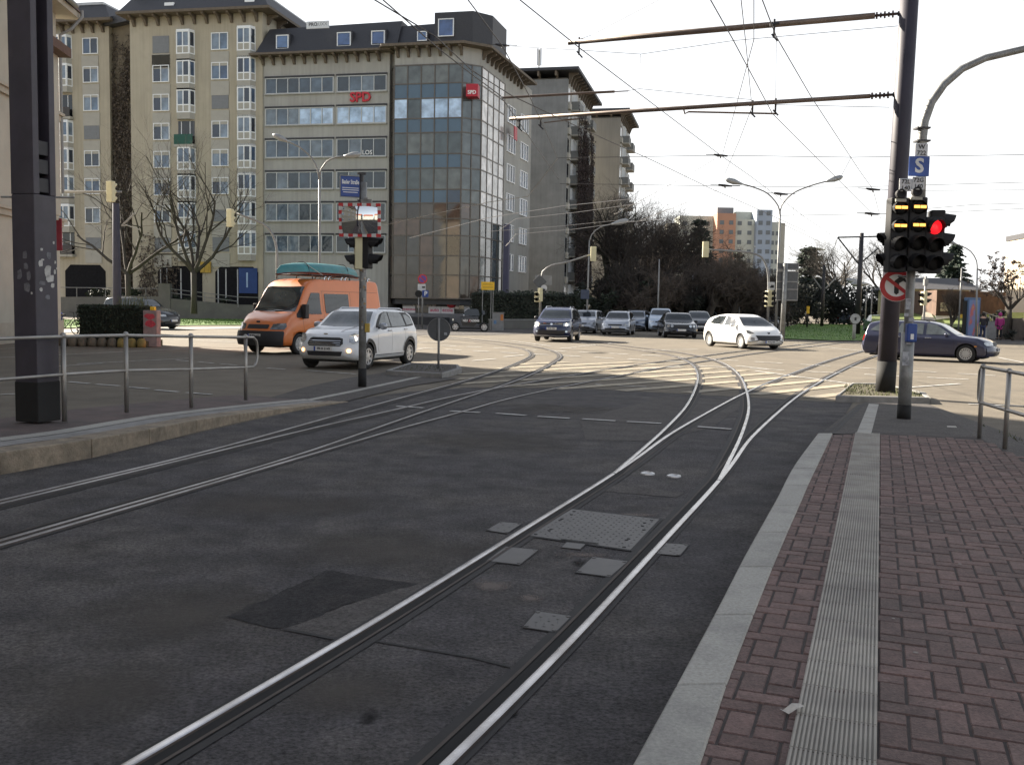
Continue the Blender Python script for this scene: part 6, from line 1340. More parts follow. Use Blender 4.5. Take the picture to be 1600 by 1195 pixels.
# --- right platform railing
rp = [G(1530,684,ZP), G(1570,700,ZP)]; rr_t = thing('railing', 'steel tube railing with a rounded end at the right edge of the platform', 'railing', rp[0])
e2 = (rp[1]-rp[0]).normalized(); rp = rp+[rp[1]+e2*1.3, rp[1]+e2*2.6]
zt1, zm1 = P(1533,573,rp[0].y).z, P(1531,629,rp[0].y).z
for q in rp: mb = MB(); mb.tube([(q.x,q.y,ZP-.08),(q.x,q.y,zt1)], .026, 12); mb.ball((q.x,q.y,zt1+.005), .034, 8); mb.build('post', railgrey, rr_t, local=False, smooth=True)
a, b = rp[0], rp[-1]; T_ = lambda q, z: Vector((q.x,q.y,z))
MB().tube([T_(b,zt1), T_(a,zt1), T_(a-e2*.05,zt1-.01), T_(a-e2*.10,zt1-.06), T_(a-e2*.11,zt1-.14), T_(a-e2*.11,zm1+.12), T_(a-e2*.10,zm1+.05), T_(a-e2*.05,zm1+.005), T_(a,zm1), T_(b,zm1)], .021, 10).build('rail_loop', railgrey, rr_t, local=False, smooth=True)
# --- tall dark mast on the right with cantilever arms
mr = G(1383, 612, .10)
mtt = thing('tram_mast', 'tall round dark tram mast rising out of the frame on the right island', 'mast', mr)
lean = Vector((.13,0,9.5)); MB().tube([(0,0,-.02), lean*.5, lean], [.185,.18,.17], 20).build('pole', mat('mast_dark', (.024,.021,.034), .6, var=.2, scale=2), mtt, smooth=True)
MB().tube([(0,0,-.018), (.01,0,.62)], .192, 20).build('foot_band', blackp, mtt, smooth=True)
MB().tube([(.03,0,2.02),(.031,0,2.06)], .19, 20).build('clamp_band', galv, mtt, smooth=True)
armm = mat('arm_brown', (.16,.12,.095), .55, metal=.3, var=.2, scale=3); insm = mat('insulator_brown', (.05,.03,.025), .35)
def mastpt(py): z = P(1400, py, mr.y).z; return Vector((mr.x+.13*(z-.1)/9.5, mr.y, z))
def arm(label, py, endpx, d_end, r, r2=None):
    A = mastpt(py); B = P(*endpx, d_end); d = (B-A).normalized(); t = thing('catenary_arm', label, 'catenary arm', A, 0, 'cantilever arms on the right mast'); s0 = A+d*.62
    MB().tube([s0, A.lerp(B,.5), B], [r, r, r2 or r], 12).build('tube', armm, t, local=False, smooth=True)
    mb = MB(); mb.tube([A+d*.16, s0+d*.12], .028, 8)
    for k in range(5): c = A+d*(.27+.075*k); mb.tube([c, c+d*.035], .068 if k % 2 == 0 else .05, 10)
    mb.build('insulator', insm, t, local=False); MB().tube([A+d*.10, A+d*.2], .05, 8).build('clamp', darkmet, t, local=False)
    return A, B, d, t
A1, B1, d1, t1 = arm('upper thick brown cantilever arm across the sky', 20, (888,67), 22.3, .062, .056)
A2, B2, d2, t2 = arm('lower long brown cantilever arm reaching over to the office block', 147, (797,186), 23.6, .046, .042)
MB().tube([P(785,153,24.2), P(930,145,23.2), P(982,142.5,22.8)], .026, 8)
t3 = thing('catenary_arm', 'thin short brown rod hanging free above the lower arm, left of the sky', 'catenary arm', P(785,153,24.2)); mb = MB(); mb.tube([P(785,153,24.2), P(930,145,23.2), P(960,143.5,23)], .030, 8); mb.tube([P(960,143.5,23), P(982,142.5,22.9)], .014, 6); mb.build('tube', armm, t3, local=False)
mb = MB(); mb.tube([P(1068,170,21.9), P(1070,178,21.9), P(1076,175,21.9), P(1214,178,21)], .020, 6); mb.build('steady_arm', armm, t2, local=False)
mb = MB(); mb.tube([P(850,192,23.2), P(905,186,23), P(880,187,23)], .014, 6); mb.build('steady_arm', armm, t2, local=False)
def clampset(label_t, px, py, d, s_=1):
    c = P(px, py, d); m = MB(); m.tube([c+Vector((0,0,.10*s_)), c+Vector((.0,0,-.28*s_))], .022, 6); m.tube([c+Vector((-.09*s_,0,-.02)), c+Vector((.09*s_,0,.02))], .035, 6); m.tube([c+Vector((-.05,0,-.2*s_)), c+Vector((.08*s_,0,-.34*s_))], .018, 6); m.build('hanger', darkmet, label_t, local=False)
for px, py, d in ((905,66,22.2),(1210,38,20.6)): clampset(t1, px, py, d)
for px, py, d in ((812,187,23.5),(845,184,23.3),(1176,163,21.2),(1212,160,21.0)): clampset(t2, px, py, d, .8)
# --- overhead wires
WG = 'thin overhead wires above the junction'
wirem = mat('wire_copper', (.045,.04,.038), .5, metal=.4, var=.1); wire_l = mat('wire_lit', (.36,.35,.33), .3, metal=.9, var=.1)  # second wire is a paler copy, the glint of lit wires put into its colour
def wire(label, pts, r=.0085, m=wirem, name='overhead_wire', fit=None, grp=WG):
    t = MB().tube(pts, r, 5); c = pts[0]; o = t.build(name, m); tag(o, label, 'overhead wire', grp); return o
def wz(pxs, z): return [G(px, py, z) for px, py in pxs]
def wd_(pxs): return [P(*q) for q in pxs]
zc_ = 5.75
wire('contact wire from the frame top past the upper arm tip to the far right mast', wz([(812,0),(905,75),(1010,155),(1126,243),(1172,275),(1253,336),(1300,368)], zc_))
wire('contact wire from the top edge through the middle of both arms', wz([(1110,0),(1145,62),(1207,178),(1263,234),(1312,283),(1362,333)], zc_))
wire('steep contact wire right of the arm hangers falling to the traffic light', wz([(1191,0),(1213,58),(1267,151),(1343,267),(1364,296),(1377,345)], zc_+.1))
wire('catenary wire crossing the lower arm at its hanger', wz([(1158,0),(1166,74),(1174,158)], 6.1), .007)
wire('pull-off wire slanting from the top edge down left to the far crossing', wz([(1178,0),(1178,62),(1151,163),(1129,241)], 6.2), .007)
wire('pull-off wire from the lower arm down to the small floating insulator', wz([(1176,165),(1155,220),(1133,271)], 5.9), .007)
wire('contact wire passing before the office roof towards the coloured high-rise', wz([(585,0),(680,57),(737,110),(800,150),(876,186),(957,223),(1020,251),(1111,295),(1180,325),(1260,362)], zc_), .010)
wire('contact wire running down across the glass corner to the creeper block', wz([(598,0),(686,77),(734,114),(782,150),(812,193),(873,280)], zc_), .010)
wire('contact wire from the frame top across the concrete block gable', wz([(731,0),(785,72),(827,150),(846,190),(871,247)], zc_+.05), .009)
wire('span wire from the office roof edge to the upper arm', wd_([(785,72,24.5),(909,79,22.5),(1001,85,21.6),(1145,64,20.7),(1403,41,19.6)]), .006)
wire('span wire under the upper arm to the lower arm hanger', wd_([(982,142,22.9),(999,139,22.8),(1130,152,21.8),(1174,156,21.4)]), .006)
wire('stay wire with turnbuckle between lower arm and mast', wd_([(1212,164,21),(1390,168,19.7)]), .006)
wire('faint slack wire rising right from the upper arm tip', wd_([(905,62,22.2),(925,55,22),(1030,0,20)]), .005)
for a_, b_, lab in (((1001,85,21.6),(1001,100,21.6),'short dropper under the span wire left of the sky'),((1213,64,20.6),(1212,158,20.9),'long dropper hanging from the upper to the lower arm')): wire(lab, wd_([a_, b_]), .005)
wire('level span wire at half height of the sky behind both masts', wd_([(871,247,34),(1126,243,34),(1330,246,34),(1600,242,34)]), .011)
wire('level span wire touching the right lamp of the double lamp post', wd_([(875,287,40),(1133,291,40),(1315,293,40),(1600,285,40)]), .011)
wire('lowest level span wire faint above the far lamps', wd_([(1218,337,46),(1450,333,46),(1600,326,46)]), .011)
wire('span wire right of the traffic light, upper of two', wd_([(1440,327,36),(1520,320,36),(1700,315,36)]), .009)
wire('span wire right of the traffic light, lower of two', wd_([(1440,298,30),(1600,297,30),(1700,296,30)]), .007)
wire('cross wire falling left from the far crossing to the creeper block', wd_([(1126,243,34),(1085,268,36),(1030,298,38),(960,335,40)]), .008)
wire('cross wire from the small insulator down left to the bare trees', wd_([(1133,292,36),(1090,310,38),(1000,345,42)]), .008)
wire('bright bent wire before the glass corner of the office', wd_([(600,352,34),(680,334,33),(764,316,32),(825,307,31),(871,248,30.5)]), .010, wire_l)
wire('bright wire crossing the creeper block, upper of the pair', wd_([(640,372,40),(764,340,40),(880,322,40),(985,311,40)]), .012, wire_l)
wire('bright wire crossing the creeper block, second of the pair', wd_([(780,360,40),(806,342,40),(900,332,40),(1000,318,40)]), .010, wire_l)
wire('bright wire low over the bare trees, left part bent down', wd_([(790,385,44),(806,366,44),(900,358,44),(980,347,44),(1040,342,44)]), .010, wire_l)
wire('thin bright wire just above the bent one at the concrete block', wd_([(760,362,44),(870,354,44),(980,343,44)]), .008, wire_l)
for a_, b_, lab in (((1330,246,34),(1313,278,34),'short dropper from the span wire to the right street lamp'),((1240,310,46),(1240,337,46),'short dropper by the double lamp post')): wire(lab, wd_([a_, b_]), .008)
wire('catenary wire leading off to the far mast beside the conifer', wd_([(1212,345,60),(1275,375,75),(1330,405,95)]), .014)
wire('faint wire falling from the far mast arm', wd_([(1309,371,70),(1295,410,80),(1285,430,95)]), .016)
for k, (px, py, d, lab) in enumerate([(1133,290,36,'small dark insulator hanging in the sky above the high-rise'),(1126,243,34,'small insulator where two wires cross left of the lamps'),(1362,334,26,'small insulator left of the traffic light'),(1220,303,34,'tiny insulator between the lamp heads'),(785,71,24.5,'dark insulator at the office roof edge'),(1364,296,22,'insulator on the wire beside the tall mast')]):
    c = P(px, py, d); m = MB(); s_ = d/36*.9; m.tube([c+Vector((-.28*s_,0,.03*s_)), c+Vector((-.1*s_,0,0)), c+Vector((.28*s_,0,-.02*s_))], [.035*s_,.06*s_,.035*s_], 6); m.tube([c, c+Vector((0,0,-.12*s_))], .03*s_, 5); m.tube([c+Vector((-.6*s_,0,.02)), c+Vector((.6*s_,0,0))], .014*s_, 5)
    tag(m.build('wire_insulator', darkmet), lab, 'insulator', 'insulators on the wires')
# --- right signal pole
sp = G(1412, 656, .12); D = sp.y
sgp = pole('signal_pole', 'grey traffic light post with a curved lamp arm beside the tall dark mast', 'signal pole', sp, P(1421,300,D).z-sp.z, .068, .060, polegrey)
dx = lambda px, py: P(px, py, D)-sp
MB().tube([(0,0,-.02),(0,0,1.30)], .094, 16).build('sleeve', polegrey, sgp, smooth=True); MB().tube([(0,0,-.018),(0,0,.23)], .099, 16).build('foot_band', blackp, sgp, smooth=True)
c = dx(1419,516); MB().bx(c.x-.075, c.x+.075, -.16, -.06, c.z-.17, c.z+.10).build('request_button', bluep, sgp, bevel=.02)
MB().bx(c.x-.025, c.x+.02, -.168, -.161, c.z-.13, c.z-.05).build('button_symbol', whitep, sgp)
up = [Vector((.085,.0,P(1421,300,D).z-sp.z-.3)), dx(1441,215), dx(1444,190), dx(1455,160), dx(1475,132), dx(1503,108), dx(1540,91), dx(1600,77), dx(1700,62)]
MB().tube(up, [.075,.068,.066,.062,.058,.055,.052,.05,.045], 14).build('lamp_arm', polegrey, sgp, smooth=True)
for py in (201, 221): c = dx(1442,py); MB().bx(c.x-.11, c.x+.08, -.085, .085, c.z-.012, c.z+.012).build('clamp_band', darkmet, sgp)
for k, (px, py, w_, h_) in enumerate([(1416,475,.07,.16),(1413,492,.06,.05),(1421,499,.08,.05),(1411,560,.10,.20),(1416,535,.09,.05)]):
    c = dx(px,py); a_ = .0; MB().bx(c.x-w_/2, c.x+w_/2, -.101 if py > 520 else -.075, -.1 if py > 520 else -.07, c.z-h_/2, c.z+h_/2).build('sticker', mat('pole_sticker', (.33,.34,.36), .7, var=.5, scale=14), sgp)
SG = 'traffic lights on the right post'
def hx(px, py, d): return P(px, py, d)
hl = [('traffic_light','four-chamber tram signal with two lit amber bars beneath plate 72L 140',(1402,425),4,{0:'bar',1:'bar'},-.03),('traffic_light','four-chamber tram signal with two lit amber bars beneath plate 72G 140',(1431,424),4,{0:'bar',1:'bar'},0),('traffic_light','three-chamber traffic light showing red, right end of the group',(1457,427),3,{0:'red'},0)]
for nm, lb, (px, py), n_, lit, tz in hl:
    q = hx(px, py, D-.28); head(nm, lb, (q.x, q.y, q.z), R(3), n_, headm, lit, SG, w=.262, pitch=.258, vis=.16)
q = hx(1391, 425, D-.02); head('traffic_light', 'black two-chamber side signal facing left out of the group of lights', q, R(-82), 2, headm, {}, SG, w=.25, pitch=.30, vis=.22)
q = hx(1470, 423, D-.05); head('traffic_light', 'black three-chamber side signal facing right behind the red light', q, R(80), 3, headm, {}, SG, w=.25, pitch=.28, vis=.17)
for px, py, s_ in ((1407,303,'left'),(1432,300,'right')):
    q = hx(px, py, D-.30); t = thing('signal_horn', 'round black horn on top of the amber bar lights, %s one' % s_, 'signal horn', q, 0, 'horns above the lights'); M_ = Matrix.Rotation(R(90),4,'X'); mb = MB(); mb.lathe([(.035,-.10),(.06,-.05),(.068,.02),(.068,.05),(.05,.05),(.03,.02),(.0001,.02)], 16, M_); mb.build('horn_body', headm, t, smooth=True); MB().bx(-.075,.075,-.04,.09,-.115,-.075).build('bracket', mat('bracket_beige', (.30,.29,.24), .6), t)
def sign(name, label, px0, px1, py0, py1, d, m_, lines_, tm=platet, cat='sign', rz=0, grp=None, parent_t=None, back=.02):
    a = P(px0, (py0+py1)/2, d); b = P(px1, (py0+py1)/2, d); w_ = (b-a).length; z0, z1 = P((px0+px1)/2, py1, d).z, P((px0+px1)/2, py0, d).z; c = (a+b)/2
    t = thing(name, label, cat, (c.x, c.y, (z0+z1)/2), rz, grp); h_ = z1-z0; MB().bx(-w_/2, w_/2, 0, back, -h_/2, h_/2).build('plate', m_, t, bevel=min(.006, h_*.03), seg=1)
    for (s_, size, x, z, b_) in lines_: o = link('lettering', text_me(s_, size*h_, tm, extrude=.002, bold=b_*h_), t); o.location = (x*w_, -.004, z*h_)
    return t
lettersign = mat('sign_white_grey', (.50,.51,.52), .5, var=.06)
sign('number_plate_sign', 'small white plate reading W 722 above the blue S sign', 1430, 1450, 224.5, 244.5, D-.14, lettersign, [('W', .5, 0, .23, .008), ('722', .48, 0, -.25, .005)])
sign('letter_sign', 'blue square sign with a pale letter S', 1420.5, 1452.5, 244.5, 275.5, D-.16, bluep, [('S', 1.0, 0, 0, .03)], lettersign)
sign('number_plate_sign', 'small white plate reading 72L 140', 1405.5, 1424.8, 279, 299, D-.34, lettersign, [('72L', .47, 0, .24, .005), ('140', .47, 0, -.25, .005)])
sign('number_plate_sign', 'small white plate reading 72G 140', 1425.2, 1445, 276.5, 296.5, D-.34, lettersign, [('72G', .47, 0, .24, .005), ('140', .47, 0, -.25, .005)])
# round turn ban
q = P(1401, 446, D+.25); nt = thing('no_turn_sign', 'round red ringed no-turn sign half hidden by the grey post', 'road sign', q, R(-14)); nt.scale = (1.12, 1, 1.12); M_ = Matrix.Rotation(R(90),4,'X')
mb = MB(); mb.lathe([(.215,-.012),(.215,.0)], 32, M_); mb.build('disc', whitep, nt)
mb = MB(); mb.lathe([(.210,.0),(.210,.004),(.150,.004),(.150,.0)], 32, M_, cap=False); mb.build('red_ring', redp, nt)
mb = MB(); mb.add([(-.03,-.003,-.10),(0,-.003,-.125),(.03,-.003,-.10),(.03,-.003,.03),(.08,-.003,.06),(.13,-.003,.03),(.10,-.003,.10),(.03,-.003,.11),(-.03,-.003,.06)], [(0,1,2,3,8),(3,4,5,6,7,8)]); mb.build('arrow', platet, nt)
mb = MB(Matrix.Rotation(R(38),4,'Y')); mb.bx(-.16,.16,-.0075,-.0045,-.022,.022); mb.build('red_slash', redp, nt)
MB().tube([(.0,.02,.12),(.25,-.15,.12)], .015, 6).build('bracket', galv, nt)
# --- mirror pole on the left
mp_ = G(566, 603, .03); Dm = mp_.y
mpo = pole('signal_pole', 'weathered grey post with stickers carrying the traffic mirror', 'signal pole', mp_, P(566,285,Dm).z-.03, .078, .070, polegrey)
MB().tube([(0,0,-.018),(0,0,.36)], .086, 16).build('foot_band', blackp, mpo, smooth=True)
rnd = random.Random(8)
for k in range(26):
    py = rnd.uniform(415, 520); z = P(566,py,Dm).z-mp_.z; a_ = rnd.uniform(-1.1, .9); w_ = rnd.uniform(.25,.7); h_ = rnd.uniform(.02,.07); rr2 = .0795; mb = MB(); n_ = 4
    vs = [(rr2*math.sin(a_+w_*i/n_), -rr2*math.cos(a_+w_*i/n_), zz_) for zz_ in (z, z+h_) for i in range(n_+1)]; mb.add(vs, [(i, i+1, n_+2+i, n_+1+i) for i in range(n_)])
    mb.build('sticker', [mat('sticker_a', (.36,.34,.31), .8, var=.4, scale=20), mat('sticker_b', (.30,.20,.09), .8, var=.4, scale=20), mat('sticker_c', (.12,.10,.09), .8, var=.4, scale=20)][k%3], mpo)
c = P(573,513,Dm)-mp_; MB().bx(c.x-.03, c.x+.06, -.07, .06, c.z-.08, c.z+.10).build('request_button', mat('button_yellow', (.40,.28,.05), .6), mpo, bevel=.01)
q = P(562.5, 344, Dm-.16); tm_ = thing('traffic_mirror', 'rectangular traffic mirror with red and white frame on the grey post', 'traffic mirror', q, R(-4)); tm_.rotation_euler = (R(5), 0, R(-4))
mw, mh = .84, .66; mb = MB(); n_ = 16; vs = []
for j in range(n_+1):
    for i in range(n_+1):
        x, z = (i/n_-.5)*(mw-.12), (j/n_-.5)*(mh-.12); vs.append((x, -.085*(1-(2*i/n_-1)**2*.5-(2*j/n_-1)**2*.5), z))
mb.add(vs, [(j*(n_+1)+i, j*(n_+1)+i+1, (j+1)*(n_+1)+i+1, (j+1)*(n_+1)+i) for j in range(n_) for i in range(n_)]); mb.build('mirror_glass', mat('mirror_glass', (.72,.74,.74), .04, metal=1, var=.04, bump=.04, bscale=5), tm_, smooth=True)
MB().bx(-mw/2+.02, mw/2-.02, .0, .05, -mh/2+.02, mh/2-.02).build('backing', mat('mirror_back', (.35,.35,.33), .6), tm_, bevel=.015)
fr_r = MB(); fr_w = MB(); cnt = 0; b_ = .062
segs = []
nxs, nzs = 9, 7
for i in range(nxs): segs.append(((-mw/2+mw*i/nxs), (-mw/2+mw*(i+1)/nxs), mh/2-b_, mh/2)); segs.append(((-mw/2+mw*i/nxs), (-mw/2+mw*(i+1)/nxs), -mh/2, -mh/2+b_))
for i in range(nzs): z0 = -mh/2+b_+(mh-2*b_)*i/nzs; z1 = z0+(mh-2*b_)/nzs; segs.append((-mw/2, -mw/2+b_, z0, z1)); segs.append((mw/2-b_, mw/2, z0, z1))
for k, (x0,x1,z0,z1) in enumerate(segs): ((fr_r if (k//2) % 2 == 0 else fr_w)).bx(x0, x1, -.03, -.001, z0, z1)
fr_r.build('frame', redp, tm_); fr_w.build('white_field', mat('reflective_white', (.55,.55,.53), .5), tm_)
MB().bx(.09,.16,-.0,.10,.36,.44).build('bracket', galv, tm_); MB().bx(.02,.24,.0,.05,.335,.41).build('mount', polegrey, tm_)
stt = thing('street_name_sign', 'blue street name sign reading Basler Straße above the traffic mirror', 'street sign', P(566.5,292,Dm-.0), R(20)); 
MB().bx(-.44,-.05,-.014,.014,-.21,.19).build('plate', bluep, stt, bevel=.012); 
mb = MB(); [mb.bx(*q_) for q_ in ((-.455,-.04,-.018,.018,-.225,-.21),(-.455,-.04,-.018,.018,.19,.205),(-.455,-.44,-.018,.018,-.21,.19))]; mb.build('frame', galv, stt)
o = link('lettering', text_me('Basler Straße', .115, whitep, bold=.003, sx=.56), stt); o.location = (-.245,-.016,.075)
MB().bx(-.41,-.08,-.0165,-.0145,-.045,-.032).bx(-.41,-.08,-.0165,-.0145,-.085,-.072).bx(-.39,-.10,-.0165,-.0145,-.13,-.117).build('small_print', whitep, stt)
mb = MB(); mb.tube([(-.02,0,-.30),(-.02,0,.24)], .045, 10); mb.bx(-.10,.06,-.05,.05,.24,.28); mb.bx(-.10,.06,-.05,.05,-.30,-.26); mb.build('post_cap', darkmet, stt)
LG = 'pair of traffic lights under the mirror'
q = P(553.5, 421, Dm); head('traffic_light', 'cream backed pedestrian light facing left under the mirror', q, R(-76), 2, cream, {}, LG, w=.24, pitch=.335, dep=.20, vis=.20)
q = P(579, 420, Dm); head('traffic_light', 'dark pedestrian light facing right under the mirror', q, R(74), 2, headm, {}, LG, w=.24, pitch=.335, dep=.20, vis=.26)
# --- round sign on the small island
q = G(685, 576, .11); rs = pole('round_sign', 'round sign seen from its grey back on the small island', 'road sign', q, P(686,497,q.y).z-q.z, .030, .030, galv)
c = P(686, 515, q.y-.0)-q; M_ = Matrix.Translation((c.x,.045,c.z)) @ Matrix.Rotation(R(90),4,'X'); mb = MB(); mb.lathe([(.275,-.006),(.283,-.006),(.283,.010),(.275,.010),(.268,.004),(.0001,.004)], 36, M_); mb.build('disc', signgrey, rs)
MB().tube([(.283*math.cos(R(k*10)), .035, c.z+.283*math.sin(R(k*10))) for k in range(37)], .008, 6).build('rim', galv, rs)
MB().bx(.13,.20,.028,.034,c.z-.13,c.z-.07).build('sticker', mat('pole_sticker', (.33,.34,.36), .7), rs)
# --- helpers for lamps
lamp_head = mat('lamp_housing', (.30,.31,.31), .4, metal=.3, var=.1)
def lamp_heads(t, tip, d, sc_=1, m=lamp_head):
    d = Vector(d).normalized(); mb = MB(); mb.tube([tip-d*.1*sc_, tip+d*.1*sc_, tip+d*.35*sc_, tip+d*.65*sc_, tip+d*.8*sc_], [.05*sc_,.09*sc_,.15*sc_,.13*sc_,.04*sc_], 10); o = mb.build('lamp_head', m, t, local=False, smooth=True)
    m2 = MB(); c = tip+d*.42*sc_+Vector((0,0,-.09*sc_)); m2.ball(c, .13*sc_, 8, sz=.6); m2.build('lamp_glass', mat('lamp_glass', (.5,.5,.48), .15), o, smooth=True); return o
def dlamp(label, base_px, d, pole_top, arms, r=.08, grp='street lamps'):
    b = P(base_px, hor(base_px), d); b.z = 0; t = thing('street_lamp', label, 'street lamp', b, 0, grp); tp_ = P(*pole_top, d)
    MB().tube([b, b.lerp(tp_,.5), tp_], [r, r*.8, r*.6], 10).build('pole', galv, t, local=False, smooth=True)
    for pts in arms:
        q = [tp_-Vector((0,0,.1))]+[P(px, py, d) for px, py in pts]; q2 = spline(q, .25); MB().tube(q2, r*.5, 8).build('arm', galv, t, local=False, smooth=True); lamp_heads(t, q[-1], q[-1]-q[-2], d/50)
    return t
dlamp('double armed street lamp behind the orange van', 500, 48, (499,280), [[(497,268),(487,247),(468,230),(449,221)], [(501,266),(510,253),(525,246),(540,244)]])
dlamp('tall double armed street lamp beside the dark sign back', 1213, 56, (1219,335), [[(1216,322),(1200,303),(1178,293),(1157,287)], [(1221,322),(1238,303),(1265,291),(1293,283)]])
dlamp('single armed street lamp at the end of the long hedge', 917, 64, (921,376), [[(925,366),(938,355),(958,350)]], .07)
dlamp('single armed street lamp left of the bare leafy tree on the right', 1527, 60, (1527,420), [[(1526,408),(1517,393),(1503,385),(1490,380)]], .07)
dlamp('distant curved lamp left of the tall dark mast', 1352, 105, (1354,455), [[(1353,448),(1350,444),(1346,443)]], .09)
dlamp('distant curved lamp close behind the tall dark mast', 1361, 100, (1363,450), [[(1362,446),(1358,444),(1354,444)]], .09)
dlamp('distant street lamp reaching left over the brown trees', 1160, 90, (1160,470), [[(1150,468),(1142,466)]], .05)
for k, (px, top, d, lab) in enumerate([(1028,405,75,'thin pale pole among the dark trees behind the queue'),(1081,430,85,'thin pale pole in the brown trees, left of a second one'),(1155,455,85,'thin pale pole in the brown trees near the big dark sign'),(1139,440,90,'thin dark pole in the middle of the brown trees')]):
    b = P(px, hor(px), d); b.z = 0; pole('lamp_post', lab, 'pole', b, P(px, top, d).z, .07, .05, galv, 'thin poles before the trees', n=8)
# --- signal gantries: pole, curved arm, cream backed head
def gantry(label, px, d, pts, headpos, hlabel, r=.075, rz=R(180), hn=3, base=True, grp='signal arms over the road', sc_=1.0, face=None):
    b = P(px, hor(px), d); b.z = 0; t = thing('signal_gantry', label, 'signal arm', b, 0, grp); q = [b]+[P(x, y, d) for x, y in pts]; q2 = [b]+spline(q[1:], .3)
    MB().tube(q2, [r]*(1)+[r*.9-.3*r*i/len(q2) for i in range(len(q2)-1)], 10).build('arm', galv, t, local=False, smooth=True)
    h = P(*headpos, d-.1); hh = hn*.285+.03; head('traffic_light', hlabel, (h.x, h.y, h.z-hh/2), rz, hn, cream, {}, 'cream backed lights on the arms', w=.34, vis=.2, vis_m=cream)
    hb = MB(); hb.bx(h.x-.24, h.x+.24, h.y-.02, h.y+.0, h.z-hh/2-.1, h.z+hh/2+.1) ; return t
gantry('horizontal signal arm reaching out from behind the cream corner house', 40, 43, [(40,340),(44,312),(60,301),(110,300),(190,300)], (176,300), 'tilted cream signal head before the creeper wall', rz=R(155))
gantry('signal arm curving left from behind the orange van', 433, 50, [(433,400),(431,380),(420,357),(400,345),(370,334)], (362,341), 'cream signal head before the bare tree', rz=R(150))
gantry('signal arm curving right from the post with the diamond sign', 844, 60, [(845,440),(848,425),(862,415),(885,410),(922,398)], (927,397), 'cream signal head at the creeper block', rz=R(180))
gantry('signal arm curving left from the post by the tall double lamp', 1201, 56, [(1201,440),(1199,420),(1190,402),(1172,395),(1140,392),(1106,390)], (1102,390), 'cream signal head over the waiting cars', rz=R(180))
# signs and heads on those posts
def psign(name, label, px, py, d, w_, h_, m_, cat='road sign', shape='rect', rz=0, grp=None, frame=None):
    c = P(px, py, d); t = thing(name, label, cat, c, rz, grp)
    if shape == 'rect': MB().bx(-w_/2,w_/2,-.015,.015,-h_/2,h_/2).build('plate', m_, t, bevel=.01, seg=1)
    elif shape == 'diamond': mb = MB(Matrix.Rotation(R(45),4,'Y')); mb.bx(-w_/2,w_/2,-.015,.015,-w_/2,w_/2); mb.build('plate', m_, t, bevel=.01, seg=1)
    else: mb = MB(); mb.lathe([(w_/2,-.012),(w_/2,.012)], 24, Matrix.Rotation(R(90),4,'X')); mb.build('disc', m_, t)
    return t
psign('diamond_sign', 'dark diamond shaped sign back on the curved signal post', 843, 440, 59.8, .62, .62, signgrey, shape='diamond')
psign('panel_sign', 'pale grey direction panel behind the diamond sign', 849, 438, 60.2, 1.05, .62, mat('pale_panel', (.22,.225,.22), .6))
psign('round_disc_sign', 'small pale disc sign below the diamond sign', 850, 450, 59.7, .38, .38, lettersign, shape='disc')
q = P(839, 472, 59.6); head('traffic_light', 'dark two-chamber light under the diamond sign', q, R(-20), 2, cream, {}, 'small lights under the diamond sign', w=.34, pitch=.3)
q = P(846, 471, 59.6); head('traffic_light', 'cream side of the light beside the dark one under the diamond sign', q, R(120), 3, cream, {}, 'small lights under the diamond sign', w=.3, pitch=.26)
psign('blue_panel', 'blue back of a panel on the lamp post at the hedge end', 914, 460, 63.9, .55, .6, mat('blue_back', (.045,.06,.10), .6))
psign('board_sign', 'small white board with a car symbol by the tall double lamp', 1205, 447, 55.6, .40, .45, lettersign)
o = MB().bx(-.03,.14,-.012,-.004,-.06,.06); q = P(1205,447,55.58); o = [x for x in bpy.data.objects if x.name.startswith('board_sign')][0]; MB().bx(-.02,.15,-.022,-.0155,-.08,.06).bx(-.08,.15,-.022,-.0155,-.10,-.03).build('car_symbol', platet, o)
q = P(1197, 479, 55.5); head('traffic_light', 'cream light facing left below the small white board', q, R(-65), 3, cream, {}, 'lights below the white board', w=.32)
q = P(1206.5, 479, 55.5); head('traffic_light', 'dark light facing right below the small white board', q, R(50), 3, cream, {}, 'lights below the white board', w=.3)
bs = P(1224, hor(1224), 54); bs.z = 0; bg_ = thing('direction_sign', 'large dark back of a three-panel direction sign on a grey post', 'road sign', bs); MB().tube([(0,0,0),(.02,0,P(1224,412,54).z+.0)], .13, 10).build('post', polegrey, bg_, smooth=True)
for (a, b) in ((411,422),(423.5,451),(452.5,470)): x0, x1 = P(1215,440,54).x-bs.x, P(1248,440,54).x-bs.x; MB().bx(x0, x1, .16, .20, P(1230,b,54).z, P(1230,a,54).z).build('panel', signgrey, bg_)
mb = MB(); 
for py in (421,424,440,452,469): mb.bx(P(1215,440,54).x-bs.x, P(1247,440,54).x-bs.x, .135, .159, P(1230,py,54).z-.03, P(1230,py,54).z+.03)
mb.build('cross_bar', galv, bg_)
mb = MB(); x1 = P(1248.6,440,54).x-bs.x; mb.bx(x1-.04, x1, .15, .21, P(1230,470,54).z, P(1230,411,54).z); mb.build('edge_frame', galv, bg_)
